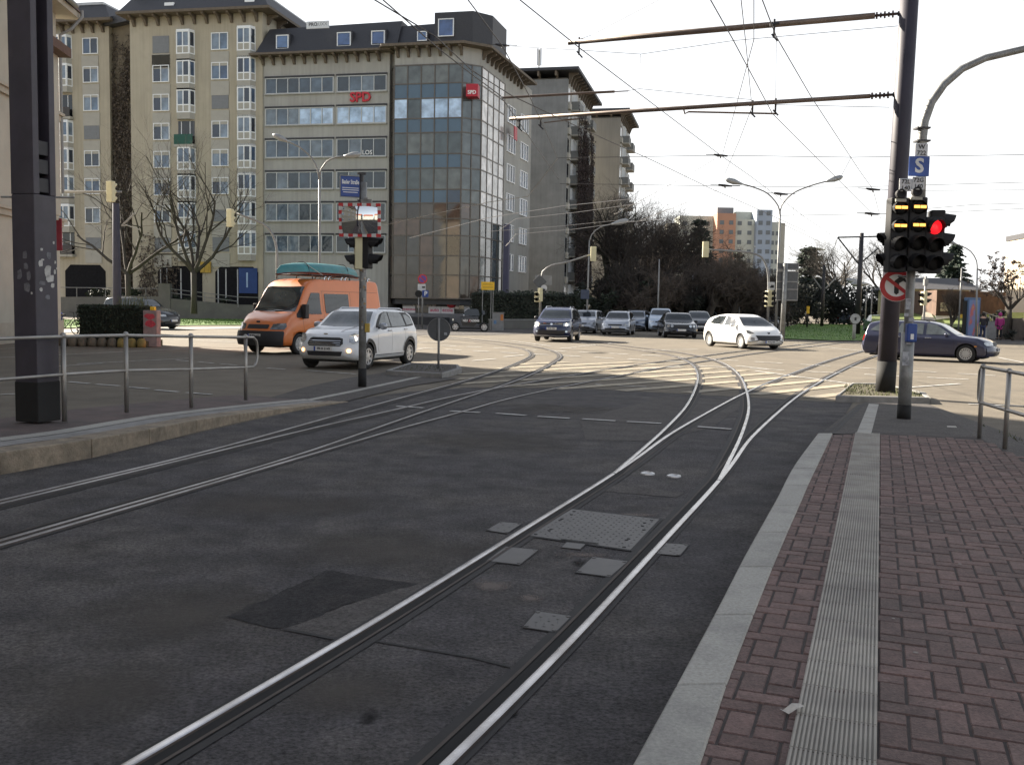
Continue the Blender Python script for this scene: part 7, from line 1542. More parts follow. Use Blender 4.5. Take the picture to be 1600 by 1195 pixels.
# left tram mast before the tower, right tram masts
b = P(183, hor(183), 50); b.z = 0; lm = pole('tram_mast', 'slim dark tram mast before the creeper wall', 'mast', b, P(183,318,50).z, .22, .17, mat('mast_navy', (.035,.036,.055), .9, var=.15), n=12)
mb = MB(); mb.tube([P(190,353,50)-b, P(211,333,50)-b], .05, 6); mb.tube([P(190,353,50)-b, P(198,352,50)-b, P(218,359,50)-b], .03, 5); mb.build('bracket_rod', galv, lm)
b = P(1341, hor(1341), 72); b.z = 0; rm = pole('tram_mast', 'dark tram mast with a cross arm beyond the grass verge', 'mast', b, P(1345,364,72).z, .20, .15, mat('mast_black', (.018,.016,.018), .5), 'far tram masts', n=10)
mb = MB(); mb.tube([P(1309,371,72)-b, P(1400,369,72)-b], .06, 6); mb.tube([P(1309,371,72)-b, P(1341,412,72)-b], .055, 6); mb.tube([P(1344,412,72)-b, P(1372,388,72)-b], .055, 6); mb.build('cross_arm', darkmet, rm)
b = P(1285, hor(1285), 105); b.z = 0; rm = pole('tram_mast', 'dark far tram mast with slanted braces before the trees', 'mast', b, P(1288,414,105).z, .20, .15, MATS['mast_black'], 'far tram masts', n=8)
mb = MB(); mb.tube([P(1283,451,105)-b, P(1270,433,105)-b], .08, 5); mb.tube([P(1290,451,105)-b, P(1307,433,105)-b], .08, 5); mb.build('brace', galv, rm)
b = P(1261, hor(1261), 135); b.z = 0; rm = pole('tram_mast', 'faint farthest tram mast with braces left of the other two', 'mast', b, P(1262,462,135).z, .16, .14, MATS['mast_black'], 'far tram masts', n=8)
mb = MB(); mb.tube([P(1260,466,135)-b, P(1246,447,135)-b], .09, 5); mb.tube([P(1264,464,135)-b, P(1277,450,135)-b], .09, 5); mb.build('brace', galv, rm)
# markers on the right verge
b = P(1336, hor(1336), 58); b.z = .05; vm = pole('marker_post', 'short pale post with a round disc on the right grass verge', 'marker post', b, P(1336,508,58).z, .10, .10, mat('pale_post', (.30,.29,.26), .7), n=8); c = P(1336,498,58)-b; mb = MB(); mb.lathe([(.30,-.02),(.30,.02)], 20, Matrix.Translation((0,-.12,c.z)) @ Matrix.Rotation(R(90),4,'X')); mb.build('disc', mat('disc_grey', (.33,.33,.32), .6, var=.4, scale=5), vm); MB().bx(-.06,.06,-.15,-.142,c.z-.10,c.z+.08).build('disc_mark', platet, vm)
for px, top, d, lab, m_ in ((1232,480,100,'small distant post with a pale top on the verge',galv),(1262,480,98,'small distant post with a yellow top on the verge',yellowp)):
    b = P(px, hor(px), d); b.z = 0; t = pole('signal_post', lab, 'marker post', b, P(px,top,d).z, .09, .09, MATS['mast_black'], n=6); MB().bx(-.15,.15,-.14,-.1,P(px,490,d).z,P(px,top,d).z+.1).build('signal_panel', m_, t)
# no-stopping sign group and yellow board
b = P(660, hor(660), 66.5); b.z = 0; ns = pole('no_stopping_sign', 'round blue and red no-stopping sign with a white plate on a grey post', 'road sign', b, P(660,428,66.5).z, .05, .05, galv, n=8); c = P(660,436,66.5)-b
M_ = Matrix.Translation((0,-.08,c.z)) @ Matrix.Rotation(R(90),4,'X'); mb = MB(); mb.lathe([(.32,-.01),(.32,.01)], 24, M_); mb.build('disc', redp, ns); mb = MB(); mb.lathe([(.24,.011),(.24,.014)], 24, M_); mb.build('blue_field', mat('violet_blue', (.12,.07,.30), .5), ns)
mb = MB(Matrix.Translation((0,-.10,c.z)) @ Matrix.Rotation(R(45),4,'Y')); mb.bx(-.26,.26,-.004,0,-.035,.035); mb.build('red_slash', redp, ns)
mb = MB(); z_ = P(660,449,66.5).z; mb.bx(-.32,.22,-.09,-.07,z_-.24,z_+.22); mb.build('plate', lettersign, ns); MB().bx(-.02,.18,-.1,-.091,z_-.05,z_+.07).build('truck_symbol', platet, ns)
psign('parking_sign', 'small blue parking sign with a letter P beside the no-stopping post', 664.5, 459, 66.3, .42, .46, bluep); o = [x for x in bpy.data.objects if x.name.startswith('parking_sign')][0]; l = link('lettering', text_me('P', .42, whitep, bold=.01), o); l.location = (.03,-.02,0)
b = P(654, hor(654), 66); b.z = 0; t = pole('disc_sign', 'thin post with a black round disc left of the no-stopping sign', 'road sign', b, P(654,455,66).z, .035, .035, galv, n=6); mb = MB(); mb.lathe([(.24,-.01),(.24,.01)], 20, Matrix.Translation((0,-.06,P(654,459,66).z)) @ Matrix.Rotation(R(90),4,'X')); mb.build('disc', blackp, t)
b = P(762, hor(762), 67); b.z = 0; yt = thing('yellow_board', 'yellow direction board on thin posts before the office corner', 'road sign', b); MB().bx(-.46,.44,-.03,.0,P(762,453,67).z,P(762,440.5,67).z).build('panel', yellowp, yt)
for x in (-.36,.22,.36): MB().tube([(x,.04,0),(x,.04,P(762,441,67).z)], .03, 6).build('post', galv, yt)
for k, z_ in enumerate((.35,.15)): MB().bx(-.36,.34,-.034,-.031,P(762,453,67).z+z_,P(762,453,67).z+z_+.05).build('faded_line', mat('faded_brown', (.40,.25,.03), .6), yt)
b = P(779, hor(779), 65); b.z = 0; ct = thing('cable_cabinet', 'grey cable cabinet with an orange bill beside the tiny silver car', 'cabinet', b); MB().bx(-.40,.36,0,.5,0,1.18).build('body', mat('cabinet_grey', (.24,.24,.235), .6, var=.2, scale=3), ct, bevel=.02); MB().bx(-.44,.40,-.04,.54,1.181,1.22).build('lid', galv, ct); MB().bx(.14,.33,-.012,-.002,.68,1.08).build('bill', mat('orange_bill', (.55,.19,.05), .7), ct); MB().bx(-.30,-.12,-.012,-.002,.45,.68).build('bill', mat('blue_bill', (.12,.22,.38), .7, var=.4, scale=10), ct)
# --- hedge planter, poster pillar, bicycle on the left
def leafbox(mb, x0, x1, y0, y1, z0, z1, n, s, rnd, ex=.5):
    for k in range(n):
        # denser near the skin
        p = [rnd.random() for _ in range(3)]; a = rnd.randrange(3)
        if rnd.random() < .75: p[a] = rnd.choice((rnd.uniform(0,.06), rnd.uniform(.94,1.0))) if a != 2 else rnd.uniform(.93,1.02)
        c = Vector((x0+(x1-x0)*p[0], y0+(y1-y0)*p[1], z0+(z1-z0)*p[2])); e1 = Vector((rnd.gauss(0,1), rnd.gauss(0,1), rnd.gauss(0,1))).normalized(); e2 = e1.orthogonal().normalized(); q = s*rnd.uniform(.6,1.3); e1 *= q; e2 *= q*ex; mb.add([c-e1, c+e2, c+e1, c-e2], [(0,1,2,3)])
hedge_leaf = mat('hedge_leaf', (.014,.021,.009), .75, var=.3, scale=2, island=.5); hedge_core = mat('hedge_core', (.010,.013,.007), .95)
qa = G(112, 541); qb = G(250, 541); hy = qa.y; px2x = lambda px: P(px, hor(px), hy+.4).x
pl = thing('planter', 'low planter of round boulders under the dark clipped hedge', 'planter', ((qa.x+qb.x)/2, hy, 0)); stone = mat('planter_stone', (.13,.105,.075), .95, var=.3, scale=5, bump=.3); stone_y = mat('planter_stone_yellow', (.24,.18,.06), .95, var=.3, scale=5); x = qa.x-1.0; k = 0
while x < qb.x-.1:
    MB().lathe([(.155,0),(.165,.12),(.15,.24),(.09,.31),(.0001,.325)], 10, Matrix.Translation((x-pl.location.x,0,-.0))).build('boulder', stone_y if x > qb.x-1.05 else stone, pl, smooth=True); x += .345; k += 1
MB().bx(qa.x-1.1-pl.location.x, qb.x-.1-pl.location.x, .12, 1.7, 0, .22).build('soil', soil, pl)
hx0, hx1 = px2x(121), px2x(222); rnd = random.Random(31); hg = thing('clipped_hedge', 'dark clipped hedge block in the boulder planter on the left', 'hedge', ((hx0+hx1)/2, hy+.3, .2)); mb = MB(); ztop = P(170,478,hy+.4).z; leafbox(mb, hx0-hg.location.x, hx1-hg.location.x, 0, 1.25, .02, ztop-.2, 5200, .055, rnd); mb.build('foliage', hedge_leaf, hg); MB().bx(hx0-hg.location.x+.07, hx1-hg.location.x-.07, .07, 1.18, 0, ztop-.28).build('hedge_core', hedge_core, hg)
mb = MB()
for k in range(60):
    x = rnd.uniform(hx1-hg.location.x-1.0, hx1-hg.location.x); z = ztop-.2; c = Vector((x, .5+rnd.uniform(-.4,.4), z)); mb.tube([c, c+Vector((rnd.uniform(-.1,.1),0,rnd.uniform(.1,.4)))], .007, 3)
mb.build('twigs', mat('hedge_shoot', (.06,.08,.02), .8), hg)
ppx = px2x(235); pp = thing('poster_pillar', 'small concrete pillar with torn red bills at the hedge end', 'pillar', (ppx, hy+.32, 0)); zt9 = P(235,485,hy+.3).z; MB().bx(-.25,.25,0,.4,0,zt9).build('post', mat('pillar_pinkish', (.27,.20,.19), .9, var=.25, scale=4), pp, bevel=.03)
for z_, h_ in ((.98,.22),(.70,.26)): mb = MB(); rnd = random.Random(int(z_*100)); mb.add([(.21*math.cos(a)*rnd.uniform(.75,1.05), -.006, z_+h_/2+h_*.55*math.sin(a)*rnd.uniform(.7,1.05)) for a in [2*math.pi*k/14 for k in range(14)]], [tuple(range(14))]); mb.build('bill', mat('torn_red_bill', (.48,.05,.07), .8, var=.35, scale=16), pp)
MB().bx(.0,.16,.02,.2,zt9,zt9+.13).build('lamp_box', yellowp, pp, bevel=.02)
bq_ = P(104, hor(104), 44.5); bq_.z = 0; bk = thing('bicycle', 'dark bicycle with a blue bag leaning near the corner house', 'bicycle', bq_, R(-12))
for x in (-.5,.52):
    mb = MB(); mb.tube([(x+.33*math.cos(R(k*15)), 0, .35+.33*math.sin(R(k*15))) for k in range(25)], .022, 6); w_ = mb.build('wheel', tyrem, bk); m2 = MB()
    for k in range(12): m2.tube([(x,0,.35),(x+.32*math.cos(R(k*30)),0,.35+.32*math.sin(R(k*30)))], .003, 3)
    m2.build('rim', galv, w_)
MB().tube([(-.5,0,.35),(-.1,0,.33),(-.2,0,.85),(-.5,0,.35)], .018, 6).build('rear_frame', blackp, bk); MB().tube([(-.1,0,.33),(.35,0,.80),(-.2,0,.72)], .02, 6).build('main_frame', blackp, bk); MB().tube([(.52,0,.35),(.38,0,.78),(.34,0,1.02),(.34,-.25,1.04)], .018, 6).build('fork', blackp, bk); MB().tube([(.34,.28,1.04),(.34,-.28,1.04)], .016, 6).build('handlebar', blackp, bk); MB().bx(-.36,-.08,-.07,.07,.86,.94).build('saddle', blackp, bk, bevel=.03); MB().bx(-.75,-.30,-.16,.16,.62,1.02).build('pannier_bag', mat('bag_blue', (.03,.05,.20), .7, var=.3, scale=6), bk, bevel=.06)
# --- right background: billboard, people, cabinet, fence, signal post
b = P(1522, hor(1522), 62); b.z = 0; bb = thing('advert_pillar', 'tall blue advertising pillar with a coloured poster on the right', 'advertising pillar', b, R(18)); zt3 = P(1522,465,62).z; MB().bx(-.52,.48,0,.35,.0,zt3).build('frame', mat('frame_blue', (.05,.10,.19), .5), bb, bevel=.03)
pm = bpy.data.materials.new('poster_print'); pm.use_nodes = True; nt_ = pm.node_tree; vo = nt_.nodes.new('ShaderNodeTexNoise'); vo.inputs['Scale'].default_value = 1.6; cr = nt_.nodes.new('ShaderNodeValToRGB'); e = cr.color_ramp.elements; e[0].position = .38; e[0].color = (.10,.18,.36,1); e[1].position = .52; e[1].color = (.16,.15,.28,1); x = e.new(.57); x.color = (.42,.08,.08,1); x = e.new(.66); x.color = (.42,.30,.12,1); nt_.links.new(vo.outputs['Fac'], cr.inputs[0]); nt_.links.new(cr.outputs[0], nt_.nodes['Principled BSDF'].inputs['Base Color'])
MB().bx(-.42,.38,-.012,-.002,.25,zt3-.15).build('poster', pm, bb); MB().bx(-.62,-.53,.05,.3,0,zt3-.2).build('side_post', blackp, bb)
b = P(1552, hor(1552), 66); b.z = 0; t = thing('cable_cabinet', 'pale grey cabinet between the two standing people', 'cabinet', b); MB().bx(-.35,.35,0,.4,0,P(1552,503,66).z).build('body', mat('cabinet_pale', (.30,.30,.29), .6), t, bevel=.02); MB().bx(-.38,.38,-.03,.43,P(1552,503,66).z+.001,P(1552,503,66).z+.04).build('lid', galv, t)
def skinfig(parent, name, verts, edges, radii, m_, sub=2, root=0):
    me = bpy.data.meshes.new(name); me.from_pydata(verts, edges, []); o = link(name, me); sk = o.modifiers.new('s', 'SKIN'); 
    for i, r_ in enumerate(radii): me.skin_vertices[0].data[i].radius = (r_, r_*.85) if not isinstance(r_, tuple) else r_; me.skin_vertices[0].data[i].use_root = (i == root)
    ss = o.modifiers.new('u', 'SUBSURF'); ss.levels = sub; ss.render_levels = sub; bpy.context.view_layer.update(); dg = bpy.context.evaluated_depsgraph_get(); nm_ = bpy.data.meshes.new_from_object(o.evaluated_get(dg)); bpy.data.objects.remove(o); nm_.materials.clear(); nm_.materials.append(m_)
    nm_.polygons.foreach_set('use_smooth', [True]*len(nm_.polygons)); q = link(name, nm_, parent); return q
def person(label, px, d, hpx, coat, legs, hair, rz=0, long_coat=False, hood=False):
    b = P(px, hor(px), d); b.z = .012; t = thing('person', label, 'person', b, rz); skin = mat('skin', (.45,.28,.20), .6)
    V = [(0,0,.95),(0,.01,1.12),(0,.01,1.32),(0,0,1.44),(0,0,1.52),(0,-.01,1.63),(0,0,1.72), (-.09,0,.90),(-.10,0,.50),(-.10,.02,.09),(-.10,-.12,.05), (.09,0,.90),(.11,-.03,.50),(.12,.02,.09),(.12,-.12,.05), (-.19,0,1.39),(-.24,.02,1.12),(-.22,-.06,.88),(-.215,-.08,.80), (.19,0,1.39),(.24,.02,1.12),(.22,-.06,.88),(.215,-.08,.80)]
    E = [(0,1),(1,2),(2,3),(3,4),(4,5),(5,6),(0,7),(7,8),(8,9),(9,10),(0,11),(11,12),(12,13),(13,14),(3,15),(15,16),(16,17),(17,18),(3,19),(19,20),(20,21),(21,22)]
    Rr = [.15,.15,.165,.10,.06,.10,.08,.095,.065,.045,.04,.095,.065,.045,.04,.065,.05,.036,.035,.065,.05,.036,.035]
    skinfig(t, 'body', V, E, Rr, skin)
    skinfig(t, 'trousers', [(0,0,.96),(-.095,0,.88),(-.10,0,.50),(-.10,.02,.10),(.095,0,.88),(.11,-.03,.50),(.12,.02,.10)], [(0,1),(1,2),(2,3),(0,4),(4,5),(5,6)], [.165,.115,.085,.07,.115,.085,.07], legs)
    lowz = .62 if long_coat else .86
    skinfig(t, 'coat', [(0,.01,1.1),(0,.01,1.33),(0,0,1.46),(0,0,lowz),(-.20,0,1.40),(-.25,.02,1.12),(-.23,-.06,.90),(.20,0,1.40),(.25,.02,1.12),(.23,-.06,.90)], [(0,1),(1,2),(0,3),(1,4),(4,5),(5,6),(1,7),(7,8),(8,9)], [.19,.20,.10,.21,.085,.075,.065,.085,.075,.065], coat)
    mb = MB(); mb.ball((0,.025,1.66), .125, 10, sz=1.08) ; mb.build('hair', hair if not hood else coat, t, smooth=True); m2 = MB()
    for s_ in (-1,1): m2.bx(s_*.11-.055, s_*.11+.055, -.18, .08, 0, .09)
    m2.build('shoe', blackp, t, bevel=.02); return t
person('person in a dark jacket and jeans standing by the advertising pillar', 1537, 64, 25, mat('coat_dark', (.022,.020,.026), .85, var=.2), mat('jeans', (.03,.04,.09), .85), mat('hair_dark', (.02,.015,.012), .8), R(160))
person('person in a long magenta hooded coat right of the grey cabinet', 1563, 64.5, 25, mat('coat_magenta', (.34,.03,.17), .85, var=.2), mat('trousers_dark', (.02,.02,.025), .85), MATS['hair_dark'], R(175), True, True)
b = P(1444, hor(1444), 52); b.z = 0; t = pole('signal_pole', 'pale traffic light post standing behind the blue estate car', 'signal pole', b, P(1444,432,52).z, .07, .06, galv, n=8); MB().bx(-.1,.1,-.1,.1,P(1444,446,52).z,P(1444,436,52).z).build('lamp_box', galv, t)
q = P(1440.5,477,51.8); head('traffic_light', 'cream light facing left on the pale post behind the blue car', q, R(-70), 2, cream, {}, 'lights on the pale post', w=.3, pitch=.34); q = P(1448,476,51.8); head('traffic_light', 'cream light facing right on the pale post behind the blue car', q, R(70), 2, cream, {}, 'lights on the pale post', w=.3, pitch=.34)
psign('yellow_plate', 'small yellow plate sign low behind the blue estate car', 1504, 494, 68, .42, .25, yellowp); b = P(1499,hor(1499),68); b.z = 0; pole('lamp_post', 'slim leaning pale post before the timber pavilion', 'pole', b, P(1505,400,68).z*.85, .06, .05, galv, n=8)
# ------------------------------------------------------------------ trees
barkm = mat('bark', (.050,.042,.034), .95, var=.3, scale=3, bump=.4, bscale=14); bark_g = mat('bark_grey', (.085,.075,.062), .95, var=.3, scale=3); twig_b = mat('twig_brown', (.085,.068,.055), .95, var=.3, scale=1); twig_d = mat('twig_dark', (.040,.033,.028), .95, var=.3, scale=1)
pine_m = mat('conifer_needles', (.014,.026,.014), .85, var=.3, scale=1, island=.6); ever_m = mat('evergreen_leaves', (.013,.016,.010), .8, var=.35, scale=.8, island=.6); shrub_m = mat('shrub_leaves', (.018,.028,.012), .8, var=.35, scale=.8, island=.55); dead_m = mat('dry_leaves', (.070,.042,.028), .9, var=.35, scale=1, island=.5)
def grow(tb, cb, rnd, p, d, L_, r, depth, maxd, spread, up, kids, split, segs=4, crook=.16):
    """recursive bare branch: thick ones to tb (trunk), twigs to cb (crown)"""
    pts = [p.copy()]; rad = [r]; 
    for i in range(segs):
        d = (d+Vector((rnd.gauss(0,crook), rnd.gauss(0,crook), rnd.gauss(0,crook*.6)+up*.10))).normalized(); p = p+d*(L_/segs); pts.append(p.copy()); rad.append(r*(1-.55*(i+1)/segs))
    big = depth <= split; (tb if big else cb).tube(pts, rad, 7 if depth == 0 else 5 if big else 3, cap=False)
    if depth >= maxd: return
    n = kids[min(depth, len(kids)-1)]
    for k in range(n):
        f = .35+.65*(k+rnd.random()*.8)/n if depth else .55+.45*(k+rnd.random())/n
        i = min(int(f*segs), segs-1); q = pts[i].lerp(pts[i+1], f*segs-i); dd = (pts[i+1]-pts[i]).normalized(); a = dd.orthogonal().normalized(); a = Matrix.Rotation(rnd.uniform(0, 6.283), 3, dd) @ a; s_ = spread*rnd.uniform(.7,1.25)
        grow(tb, cb, rnd, q, (dd*math.cos(s_)+a*math.sin(s_)).normalized(), L_*rnd.uniform(.52,.76), max(.004, rad[i]*rnd.uniform(.5,.66)), depth+1, maxd, spread, up, kids, split, max(2, segs-1) if depth > 1 else segs, crook)
def bare_tree(label, base, h, seed, trunk=.33, r=.2, spread=.62, up=.9, maxd=5, kids=(5,4,4,4,3), split=2, bark=barkm, twig=twig_d, lean=(0,0), name='bare_tree', grp=None, minr=1):
    rnd = random.Random(seed); t = thing(name, label, 'tree', base, 0, grp); tb = MB(); cb = MB()
    grow(tb, cb, rnd, Vector((0,0,-.05)), Vector((lean[0],lean[1],1)).normalized(), h*trunk, r, 0, maxd, spread, up, kids, split)
    m_ = max(v.z for v in cb.v) if cb.v else h; k = h/m_
    for q in (tb, cb): q.v = [v*k for v in q.v]
    tb.build('trunk', bark, t, smooth=True); cb.build('crown', twig, t); return t
def clumps(mb, rnd, c, rad, n, s, flat=1.0):
    for k in range(n):
        v = Vector((rnd.gauss(0,1), rnd.gauss(0,1), rnd.gauss(0,1))).normalized()*rnd.random()**.4; q = Vector((c[0]+v.x*rad[0], c[1]+v.y*rad[1], c[2]+v.z*rad[2])); e1 = Vector((rnd.gauss(0,1), rnd.gauss(0,1), rnd.gauss(0,1)*flat)).normalized(); e2 = e1.orthogonal().normalized(); z = s*rnd.uniform(.6,1.4); e1 *= z; e2 *= z*.55; mb.add([q-e1, q+e2, q+e1, q-e2], [(0,1,2,3)])
def conifer(label, base, h, w_, seed, m_=pine_m, n=2600, name='conifer', tip=1.0, droop=.25, s=.30, grp=None):
    rnd = random.Random(seed); t = thing(name, label, 'tree', base, 0, grp); MB().tube([(0,0,-.05),(0,0,h*.5),(0,0,h*.98)], [h*.018,h*.011,.02], 7).build('trunk', barkm, t, smooth=True); mb = MB(); lay = int(h*1.7)
    for L_ in range(lay):
        f = (L_+rnd.random())/lay; z = h*(.10+.88*f); R_ = w_*(1-f)**.8*rnd.uniform(.75,1.12)+.15; nb = max(4, int(9*(1-f)+4))
        for b in range(nb):
            a = 2*math.pi*(b+rnd.random())/nb; rl = R_*rnd.uniform(.6,1.1); k = max(3, int(n/lay/nb))
            for i in range(k):
                g_ = (i+rnd.random())/k; q = Vector((math.cos(a)*rl*g_, math.sin(a)*rl*g_, z-droop*rl*g_+rnd.gauss(0,.12))); q += Vector((rnd.gauss(0,.14*w_/2), rnd.gauss(0,.14*w_/2), 0)); e1 = (Vector((math.cos(a),math.sin(a),-droop))+Vector((rnd.gauss(0,.5),rnd.gauss(0,.5),rnd.gauss(0,.4)))).normalized(); e2 = e1.orthogonal().normalized(); z2 = s*rnd.uniform(.6,1.4); e1 *= z2; e2 *= z2*.4; mb.add([q-e1, q+e2, q+e1, q-e2], [(0,1,2,3)])
    mb.build('crown', m_, t); return t
def bushy(label, base, blobs, seed, m_, s=.14, dens=200, name='shrub', cat='shrub', stems=True, grp=None):
    rnd = random.Random(seed); t = thing(name, label, cat, base, 0, grp); mb = MB(); sb = MB()
    for (x, y, z, rx, ry, rz_) in blobs:
        n = int(dens*rx*rz_*1.6); k = 0
        for q in range(max(5, int(rx*rz_*4))):
            v = Vector((rnd.gauss(0,1), rnd.gauss(0,1), rnd.gauss(0,1))).normalized()*rnd.uniform(.55,.95); c = (x+v.x*rx, y+v.y*ry, z+v.z*rz_); u_ = rnd.uniform(.22,.42); clumps(mb, rnd, c, (rx*u_, ry*u_, rz_*u_), max(8, n//max(5, int(rx*rz_*4))), s)
        sb.tube([(x*.4,y*.4,-.05),(x*.7,y*.7,z*.5),(x,y,z)], [.09,.07,.03], 5)
    mb.build('crown', m_, t); 
    if stems: sb.build('trunk', barkm, t)
    return t
def at(px, d, z=0): b = P(px, hor(px), d); b.z = z; return b
# the big bare tree before the beige tower and its neighbours
def fork_tree(label, base, h, wid, seed, limbs, **kw):
    rnd = random.Random(seed); t = thing('bare_tree', label, 'tree', base); tb = MB(); cb = MB(); th = h*.27
    tb.tube([(0,0,-.05),(.03,0,th*.5),(0,0,th)], [.26,.21,.23], 10)
    for k in range(limbs):
        a = 2*math.pi*(k+.3*rnd.random())/limbs; sp_ = rnd.uniform(.25,.75); d = Vector((math.cos(a)*sp_*wid/h*1.6, math.sin(a)*sp_*.7, 1)).normalized()
        grow(tb, cb, rnd, Vector((0,0,th-.25)), d, h*.48, .16, 1, 5, .56, .35, (4,4,4,3,2), 2, 6, .15)
    tb.build('trunk', barkm, t, smooth=True); cb.build('crown', twig_d, t); return t
fork_tree('big spreading bare tree before the beige tower, left of the orange van', at(303,79,.6), 12.8, 14, 11, 6)
fork_tree('bare tree with long low limbs by the slim dark tram mast', at(200,80,.5), 12.6, 15, 23, 4)
# woods right of the slab blocks
bare_tree('ivy-trunked bare tree standing right at the concrete blocks', at(936,92), 14.5, 3, .30, .34, .62, .5, 5, (6,5,4,4,4), 2, mat('ivy_trunk', (.022,.026,.014), .9, var=.5, scale=2, bump=.8, bscale=6), twig_d)
bare_tree('bare tree with a fan of fine twigs against the sky beside the end block', at(985,98), 13.6, 8, .28, .26, .70, .5, 5, (6,5,5,4,4), 1, barkm, twig_d)
bare_tree('bare tree right of the twig fan, over the queue of cars', at(1035,100), 11.5, 15, .25, .24, .75, .3, 5, (6,5,5,4,4), 1, barkm, twig_d)
for k, (px, d, h_, lab) in enumerate([(962,90,12.6,'dense dark bare tree against the end block'),(1012,94,12.6,'dense dark bare tree between the twig fan and the brown trees'),(1052,97,11.8,'dense dark bare tree left of the tall conifer')]):
    bare_tree(lab, at(px, d), h_, 140+k, .22, .24, .78, .3, 5, (8,6,5,4,4), 1, barkm, twig_d)
for k, (px, d, h_, tw, lab) in enumerate([(985,84,6.4,twig_d,'low bare thicket tree just behind the silver estate'),(1028,82,6.0,twig_b,'low brown bare tree just behind the blue family car'),(1066,83,6.2,twig_d,'low bare thicket tree just behind the black saloon'),(1102,84,6.6,twig_b,'low brown bare tree just left of the white hatchback'),(1140,85,6.4,twig_b,'low brown bare tree just behind the white hatchback'),(1178,88,6.2,twig_d,'low bare thicket tree beside the cream signal post')]):
    bare_tree(lab, at(px, d), h_, 240+k, .15, .15, .9, .15, 5, (9,5,5,4,4), 1, barkm, tw)
BG = 'dark mixed trees behind the queue'
conifer('tall dark conifer in front of the coloured high-rise', at(1090,112), 11.8, 3.9, 5, n=3600, s=.40)
conifer('lower dark conifer between the high-rise and the signal arm', at(1150,120), 8.6, 3.0, 6, n=2600, s=.38)
conifer('small dark conifer at the foot of the blue facade bay', at(1173,118), 6.6, 2.6, 16, n=2000, s=.36)
for k, (px, d, h_, m_, lab) in enumerate([(1075,92,8.0,twig_b,'brown bare bushy tree under the tall conifer'),(1115,90,8.9,twig_b,'brown bare tree with drooping twigs over the black saloon'),(1150,88,7.2,twig_b,'brown bare tree right of the signal head over the cars'),(1185,95,6.6,twig_d,'dark bare tree at the double lamp post'),(1050,90,6.4,twig_d,'low dark bare tree left of the brown ones')]):
    bare_tree(lab, at(px, d), h_, 40+k, .18, .2, .85, .05, 5, (7,5,5,4,4), 1, barkm, m_)
for k, (px, d, w_, h_, m_, lab) in enumerate([(965,86,3.6,6.2,ever_m,'dark evergreen shrub mass at the foot of the end block'),(1010,84,3.2,5.6,shrub_m,'green evergreen shrub behind the silver estate'),(1046,83,3.0,4.4,ever_m,'dark evergreen shrub behind the blue family car'),(1085,86,3.2,5.2,ever_m,'dark thicket behind the black saloon'),(1125,88,3.3,5.4,ever_m,'dark thicket behind the white hatchback'),(1165,92,3.2,5.6,ever_m,'dark thicket left of the double lamp post'),(1200,100,3.0,5.4,ever_m,'dark thicket behind the double lamp post'),(1236,112,3.8,6.2,ever_m,'dark thicket behind the big sign'),(1275,122,4.2,7.0,ever_m,'dark thicket under the far conifer'),(1318,124,4.2,7.2,ever_m,'dark thicket left of the far tram mast'),(1362,120,3.6,6.4,ever_m,'dark thicket beside the tall mast')]):
    bushy(lab, at(px, d), [(-.5*w_,0,h_*.36,w_*.62,1.5,h_*.36),(.45*w_,.4,h_*.38,w_*.62,1.5,h_*.38),(0,-.3,h_*.48,w_*.55,1.4,h_*.30)], 70+k, m_, .20, 120, 'evergreen_shrub', 'shrub', grp=BG)
conifer('broad dark conifer right of the high-rise against the white sky', at(1262,150), 11.6, 5.2, 9, n=5200, s=.52, droop=.1)
for k, (px, d, h_, lab, tw) in enumerate([(1212,160,8.6,'faint bare tree between the high-rise and the broad conifer',bark_g),(1302,140,11.0,'grey bare tree right of the broad conifer',bark_g),(1335,128,12.6,'tall pale bare tree behind the far tram mast',bark_g),(1372,126,12.6,'pale bare tree filling the gap left of the tall mast',bark_g),(1395,130,10.8,'pale bare tree hidden partly by the tall mast',bark_g)]):
    bare_tree(lab, at(px, d), h_, 90+k, .28, .26, .62, .4, 5, (6,5,4,4,4), 1, bark_g, tw)
conifer('lone pointed conifer behind the low dark-roofed house', at(1488,150), 12.2, 4.6, 19, n=2800, s=.5, droop=.3)
conifer('second dark conifer behind the lone pointed one', at(1472,170), 9.5, 4.6, 29, n=2000, s=.5, droop=.2)
# long clipped hedge behind the navy off-roader
rnd = random.Random(77); a, b = at(772,70), at(905,78); lh = thing('long_hedge', 'long dark green hedge on a low wall behind the navy off-roader', 'hedge', a, math.atan2((b-a).y, (b-a).x)); L_ = (b-a).length; zt5 = P(840,459,73).z; mb = MB(); leafbox(mb, 0, L_, 0, 2.4, .35, zt5-.05, 9000, .12, rnd)
for k in range(500): x = rnd.uniform(0, L_); c = Vector((x, rnd.uniform(0,2), zt5-.1+.14*math.sin(x*1.7)+rnd.uniform(0,.22))); e = Vector((rnd.gauss(0,1),rnd.gauss(0,1),rnd.gauss(0,1))).normalized()*.13; f_ = e.orthogonal()*.5; mb.add([c-e, c+f_, c+e, c-f_], [(0,1,2,3)])
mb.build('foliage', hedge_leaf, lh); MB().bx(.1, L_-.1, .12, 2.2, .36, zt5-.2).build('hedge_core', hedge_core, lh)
lwl = thing('hedge_wall', 'low concrete wall at the foot of the long hedge', 'wall', a, lh.rotation_euler.z); MB().bx(-.6, L_+3, -.35, -.05, 0, .62).build('wall_body', conc_wall, lwl); MB().bx(-.62, L_+3.02, -.38, -.02, .621, .70).build('coping', concrete, lwl)
bushy('dark green round shrubs continuing the long hedge to the lamp post', at(925,80), [(-1.0,0,1.6,1.6,1.2,1.6),(1.2,.2,1.5,1.5,1.2,1.5)], 81, hedge_leaf, .13, 260, 'shrub')
